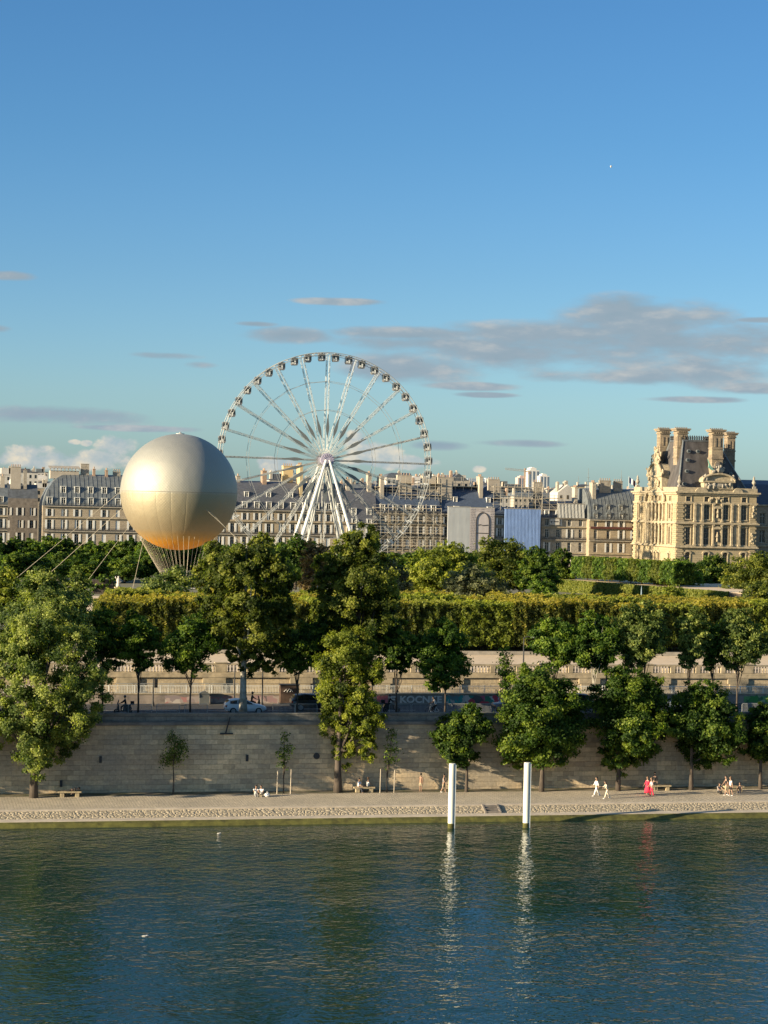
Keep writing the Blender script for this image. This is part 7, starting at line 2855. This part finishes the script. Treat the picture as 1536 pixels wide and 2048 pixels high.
lamp(307, 1356, 1412, 207.6, 7.5, 'traffic light with a small black head between the dark young planes', 'light')
lamp(470, 1330, 1412, 207.8, 7.5, 'thin street lamp just left of the thick pale trunk')
lamp(526, 1318, 1412, 207.2, 7.5, 'thin street lamp with a curved arm right of the thick pale trunk')
lamp(1048, 1275, 1400, 212.6, 7.6, 'tall dark lamp post behind the broad quay chestnut', r_=.08)
lamp(1214, 1300, 1412, 207.2, 7.5, 'dark lamp post between the young planes over the tall chestnut', r_=.08)
lamp(745, 1345, 1412, 207.2, 7.5, 'thin dark lamp post left of the graffiti, behind the leaning tree')
for px, lab in ((578, 'dark brown advertising kiosk with white scrawled marks beside the low wall'),):
    s_, _ = GT(px, 1390, 209.0)
    z1_ = GT(px, 1370, 209.0)[1]
    o = thing('advertising_kiosk', lab, 'kiosk', (s_, 209, 7.5))
    m = MB()
    m.box(s_ - .95, s_ + .95, 208.6, 209.3, 7.7, z1_)
    m.build('panel', pmat('rusty_panel', (.085, .055, .04), .7, .35, 1.2), o)
    m = MB()
    m.box(s_ - 1.02, s_ + 1.02, 208.52, 209.36, z1_, z1_ + .1)
    m.box(s_ - 1.02, s_ + 1.02, 208.52, 209.36, 7.5, 7.7)
    m.build('frame', M['dark_iron'], o)
    m = MB()
    for (u0, w0, u1, w1, u2, w2) in ((-.6, 1.35, -.35, 1.6, -.2, 1.3), (-.3, 1.3, -.05, 1.65, .1, 1.5), (.0, 1.3, .2, 1.55, .3, 1.35)):
        m.tube([(s_ + u0, 208.59, 7.5 + w0), (s_ + u1, 208.59, 7.5 + w1), (s_ + u2, 208.59, 7.5 + w2)], [.035] * 3, 4)
    m.build('scrawl', gw, o)
s_, _ = GT(408, 1392, 209.0)
o = thing('electrical_cabinet', 'grey street cabinet with sloping top in front of the low wall', 'cabinet', (s_, 208.9, 7.5))
m = MB()
m.box(s_ - .5, s_ + .5, 208.6, 209.1, 7.5, 8.6)
m.build('body', M['grey_panel'], o)
m = MB()
m.prism([(-.58, 8.6), (.58, 8.6), (.2, 8.85), (-.2, 8.85)], lambda u, w, d: (s_ + u, d, w), 208.55, 209.15)
m.build('lid', M['grey_panel'], o)
# ------------------------------------------------------------------ city beyond the long facade
rb = random.Random(21)
GD = 'distant rooftops beyond the long facade'
segs_ = [(0, 100, 936, 975, 15), (40, 110, 950, 985, 5), (470, 560, 960, 985, 6), (560, 640, 945, 970, 5), (690, 760, 962, 985, 6), (760, 930, 945, 968, 12), (930, 1010, 962, 978, 7), (1000, 1110, 968, 985, 8), (1105, 1275, 968, 985, 12)]
wallsm = ['cream', 'white_wall', 'cream', 'stone', 'white_wall', 'ochre']
di = 0
lst = []
for (x0, x1, y0, y1, n) in segs_:
    for i in range(n):
        px = x0 + (x1 - x0) * (i + rb.uniform(.1, .9)) / n
        lst.append((px, rb.uniform(y0, y1), rb.uniform(740, 1500)))
lst.sort()
cnt_ = {}
for (px, py, t_) in lst:
    s_, z_ = GT(px, py, t_)
    w = rb.uniform(6, 15) * t_ / 1000
    d = rb.uniform(8, 14)
    zone = ('above the left street gap' if px < 120 else 'behind the centre slate block' if px < 640 else 'right of the wheel legs' if px < 780 else
            'behind the scaffolded roofs' if px < 935 else 'below the white towers' if px < 1105 else 'left of the palace')
    k_ = cnt_.get(zone, 0)
    cnt_[zone] = k_ + 1
    o = thing('city_house', 'pale distant rooftop house, %s from the left %s' % (ordinal(k_), zone), 'house', (s_, t_, ZS), GD)
    m = MB()
    hr = rb.uniform(1.5, 3.5)
    m.box(s_ - w / 2, s_ + w / 2, t_, t_ + d, ZS, z_ - hr)
    wm_ = rb.choice(wallsm)
    m.build('wall', M[wm_], o)
    m = MB()
    kind = rb.random()
    if kind < .45:
        m.box(s_ - w / 2 - .2, s_ + w / 2 + .2, t_ - .2, t_ + d + .2, z_ - hr, z_ - hr + .5)
        m.box(s_ - w * .3, s_ + w * .2, t_ + 2, t_ + d - 2, z_ - hr + .5, z_)
    elif kind < .8:
        hip_roof(m, s_ - w / 2 - .2, s_ + w / 2 + .2, t_ - .2, t_ + d + .2, [(0, z_ - hr), (1.0, z_ - hr * .35), (3.2, z_)], rb.random() < .5, rb.random() < .5)
    else:
        m.prism([(-w / 2, z_ - hr), (w / 2, z_ - hr), (0, z_)], lambda u, v_, dd: (s_ + u, dd, v_), t_, t_ + d)
    m.build('roof', M[rb.choice(['zinc', 'zinc', 'slate', 'zinc_dark', 'white_wall'])], o)
    for c_ in range(rb.choice((1, 2, 2, 3))):
        xc = s_ + rb.uniform(-.45, .45) * w
        m = MB()
        m.box(xc - .4, xc + .4, t_ + 2, t_ + 4.2, z_ - hr, z_ + rb.uniform(.4, 1.6))
        for q in range(3): m.lathe([(.14, 0), (.17, .8)], 6, (xc, t_ + 2.4 + q * .7, z_ + .4))
        m.build('chimney', M[rb.choice(['cream', 'brick', 'stone_grey'])], o)
    nw = max(2, int(w / 2.2))
    m = MB()
    for q in range(nw):
        xw = s_ - w / 2 + w * (q + .5) / nw
        for zz in (z_ - hr - 2.6, z_ - hr - 5.6): m.box(xw - .45, xw + .45, t_ - .04, t_ + .02, zz, zz + 1.6)
    m.build('windows', M['glass'], o)

# far towers
TT = 4200.0


def tower(label, x0, x1, ytop, ybot, t_, mat, seed=0, steps=1, group=None, bands=True, name='tower_block'):
    s0, z1 = GT(x0, ytop, t_)
    s1 = GT(x1, ytop, t_)[0]
    z0 = GT(x0, ybot, t_)[1]
    o = thing(name, label, 'tower', (s0, t_, 8), group)
    m = MB()
    w = s1 - s0
    d = w * .9
    h = z1 - z0
    m.box(s0, s1, t_, t_ + d, 8, z1 - (h * .12 if steps > 1 else 0))
    if steps > 1:
        m.box(s0 + w * .2, s1 - w * .25, t_ + 1, t_ + d - 1, z1 - h * .12, z1 - h * .03)
        m.box(s0 + w * .35, s1 - w * .4, t_ + 3, t_ + d - 3, z1 - h * .03, z1)
    m.build('wall', mat, o)
    m = MB()
    n_ = max(3, int(w / 9))
    for i in range(n_):
        xx = s0 + w * (i + .5) / n_
        m.box(xx - w / n_ * .2, xx + w / n_ * .2, t_ - .6, t_ + .2, z0, z1 - h * .16)
    m.build('window_bands', pmat('tower_glass', (.16, .2, .25), .3, .15, .05) if 'tower_glass' not in bpy.data.materials else bpy.data.materials['tower_glass'], o)
    return o


TWM = pmat('tower_concrete', (.60, .58, .54), .8, .08, .02)
TWB = pmat('tower_blue', (.24, .30, .38), .5, .1, .02)
TWP = pmat('tower_pink', (.50, .38, .34), .8, .1, .02)
tower('tallest white tower on the skyline with a stepped top', 1056, 1079, 934, 985, TT, TWM, steps=2)
tower('white tower with a blue shaded side, right of the tallest tower', 1080, 1099, 947, 985, TT - 200, TWM, steps=2)
tower('short pinkish tower left of the tallest tower, under the crane', 1036, 1055, 951, 985, TT + 200, TWP, steps=2)
tower('wide low blue-grey office block on the skyline', 936, 970, 957, 985, 3000, TWB)
tower('small white tower right of the blue-grey office block', 971, 981, 956, 985, 3400, TWM)
tower('small white tower furthest right of the low skyline pair', 984, 999, 960, 985, 3300, TWM)
tower('white slab building with a dark end on the skyline above the scaffolding', 868, 932, 949, 975, 1700, M['white_wall'])
tower('cream penthouse block left of the white slab building', 800, 862, 955, 978, 1500, M['cream'])
tower('long pale low building on the skyline between towers and dome house', 1102, 1180, 976, 990, 1400, M['cream'])
# crane
s0, z0 = GT(1049, 985, 3800)
z1 = GT(1049, 943, 3800)[1]
cr_ = thing('tower_crane', 'tower crane with a long jib pointing left beside the white towers', 'crane', (s0, 3800, 8))
m = MB()
m.box(s0 - 1.4, s0 + 1.4, 3798.6, 3801.4, 8, z1 + 6)
m.build('mast', M['brick'], cr_)
m = MB()
sj, zj = GT(1010, 939, 3800)
n_ = 14
for i in range(n_):
    a_, b_ = i / n_, (i + 1) / n_
    pa = Vector((s0 + (sj - s0) * a_, 3800, z1 + (zj - z1) * a_))
    pb = Vector((s0 + (sj - s0) * b_, 3800, z1 + (zj - z1) * b_))
    m.bar(pa, pb, .9)
    m.bar(pa + Vector((0, 0, 3)), pb + Vector((0, 0, 3)), .8)
    m.bar(pa, pb + Vector((0, 0, 3)), .6)
m.build('jib', M['silver'], cr_)
m = MB()
m.bar((s0, 3800, z1), (s0 + 10, 3800, z1 - .5), 1.6)
m.box(s0 + 7, s0 + 11, 3799, 3801, z1 - 5, z1 - .5)
m.build('counter_jib', M['brick'], cr_)
# opera-like dome on the roofs
s_, z_ = GT(590, 962, 900)
dm_ = thing('dome', 'small grey dome with lantern and figures on the roofs behind the wheel', 'dome', (s_, 900, 8))
m = MB()
m.box(s_ - 8, s_ + 8, 900, 914, 8, z_ - 1)
m.build('drum_base', M['cream'], dm_)
m = MB()
m.lathe([(5.2, 0), (5.0, 1.2), (4.3, 2.6), (3.0, 3.8), (1.4, 4.5), (.8, 4.6), (.7, 5.6), (.2, 6.2), (.08, 7.6)], 20, (s_, 907, z_ - 1))
m.build('cupola', pmat('grey_dome', (.24, .28, .28), .6, .15, .5), dm_)
for q in (-1, 1):
    m = MB()
    m.lathe([(.5, 0), (.3, 1.2), (.45, 1.9), (.2, 2.4), (.25, 2.8), (.05, 3.1)], 8, (s_ + q * 5.5, 901, z_ - 1))
    m.build('figure', M['stone_trim'], dm_)
# masts and flag
for px, y0, y1, lab in ((1157, 952, 990, 'short thin radio mast on the roofs left of the dome house'), (1177, 936, 990, 'tall thin radio mast on the roofs, middle of three'), (1243, 940, 985, 'tall thin mast just left of the flag')):
    s_, z1 = GT(px, y0, 800)
    z0 = GT(px, y1, 800)[1]
    o = thing('radio_mast', lab, 'mast', (s_, 800, z0), 'radio masts on the roofs')
    m = MB()
    m.tube([(s_, 800, z0 - 8), (s_, 800, z0 + (z1 - z0) * .6), (s_, 800, z1)], [.22, .12, .05], 6)
    m.build('pole', M['grey_panel'], o)
    m = MB()
    for f in (.35, .5, .65): m.bar((s_ - .7, 800, z0 + (z1 - z0) * f), (s_ + .7, 800, z0 + (z1 - z0) * f), .08)
    m.build('antenna', M['grey_panel'], o)
s_, z1 = GT(1258, 953, 700)
z0 = GT(1258, 985, 700)[1]
o = thing('flagpole', 'white flagpole with a small striped flag left of the palace', 'flag', (s_, 700, z0))
m = MB()
m.tube([(s_, 700, z0 - 6), (s_, 700, z1)], [.1, .07], 6)
m.build('pole', M['white_metal'], o)
fl = [pmat('flag_blue', (.03, .05, .2), .8, .05, 1), pmat('flag_white', (.6, .6, .6), .8, .05, 1), pmat('flag_red', (.35, .03, .03), .8, .05, 1)]
m = MB()
for i in range(9):
    for j in range(2):
        pass
for i in range(9):
    xa, xb = s_ + .1 + i * .26, s_ + .1 + (i + 1) * .26
    da, db = .12 * math.sin(i * .9), .12 * math.sin((i + 1) * .9)
    ya, yb = i * .16, (i + 1) * .16
    m.face([(xa, 700 + da, z1 - .2 - ya), (xb, 700 + db, z1 - .2 - yb), (xb, 700 + db, z1 - 2.2 - yb), (xa, 700 + da, z1 - 2.2 - ya)], i // 3)
m.build('flag', fl, o, fix=False)

# marble statues in the garden, kiosk tent, fountain jet, sky speck, flotsam
def statue(px, py, t_, label, h=2.2):
    s_, zz = GT(px, py, t_)
    o = thing('garden_statue', label, 'statue', (s_, t_, Z_GARD))
    m_ = MB()
    m_.box(s_ - .6, s_ + .6, t_ - .6, t_ + .6, Z_GARD, zz - h)
    m_.box(s_ - .75, s_ + .75, t_ - .75, t_ + .75, zz - h - .2, zz - h)
    m_.build('pedestal', M['stone_pale'], o)
    m_ = MB()
    m_.lathe([(.45, 0), (.42, .4), (.30, h * .4), (.40, h * .62), (.36, h * .75), (.12, h * .82), (.2, h * .9), (.16, h * .97), (.03, h)], 10, (s_, t_, zz - h))
    m_.tube([(s_ + .35, t_, zz - h * .28), (s_ + .6, t_ - .1, zz - h * .5), (s_ + .3, t_ - .3, zz - h * .55)], [.12, .1, .08], 6)
    m_.tube([(s_ - .35, t_, zz - h * .28), (s_ - .6, t_, zz - h * .1), (s_ - .5, t_, zz + .1)], [.12, .1, .07], 6)
    m_.build('figure', M['white_wall'], o, smooth=True)


statue(237, 1152, 420, 'white marble statue on a pedestal left of the feathery tree')
statue(641, 1172, 380, 'small white marble statue left of the very tall dark plane')
s_, zz = GT(205, 1146, 440)
o = thing('clipped_box', 'green clipped garden box hedge block left of the white statue', 'hedge', (s_, 440, Z_GARD))
V, T = crown_arrays([(0, 0, 1.8, 2.6, 1.6, 1.8)], 2500, .45, 301, .15, 1, 0, True)
link('leaves', leaf_mesh('leaves', V, T, M['leaf_mid']), o)
m = MB()
m.box(s_ - 2.2, s_ + 2.2, 438.8, 441.2, Z_GARD, Z_GARD + 3)
m.build('stems', M['bark'], o)
s_, zz = GT(1283, 1180, 335)
m = MB()
m.lathe([(.03, 2.4), (.08, 1.8), (.13, 1.0), (.2, 0)], 8, (s_, 335, GT(1283, 1200, 335)[1]))
o = m.build('fountain_jet', pmat('spray_water', (.20, .27, .33), .5, .2, 2))
tag(o, 'thin bluish water jet rising beyond the clipped trees near the palace corner', 'fountain')
d_ = Vector(ray(1222, 333))
p = Vector((0, 0, CAMZ)) + d_ * (2500 / d_.y)
o = thing('weather_balloon', 'tiny white speck high in the blue sky above the long cloud', 'balloon', p)
m = MB()
m.lathe([(.05, -1.9), (.3, -1.4), (1.0, -.6), (1.25, .2), (.9, 1.0), (.05, 1.35)], 12, p)
m.build('envelope', M['white_wall'], o, smooth=True)
for px, py, lab, r_ in ((438, 1666, 'white scrap floating close to the quay in the river', .11), (290, 1871, 'white scrap floating far out in the river', .13)):
    s_, t_ = GZ(px, py, .05)
    m = MB()
    m.ell((s_, t_, .02), (r_ * 1.6, r_, .05), 8, 5)
    m.ell((s_ + r_, t_, .04), (r_ * .9, r_ * .7, .05), 8, 5)
    o = m.build('floating_scrap', M['white_wall'])
    tag(o, lab, 'flotsam')
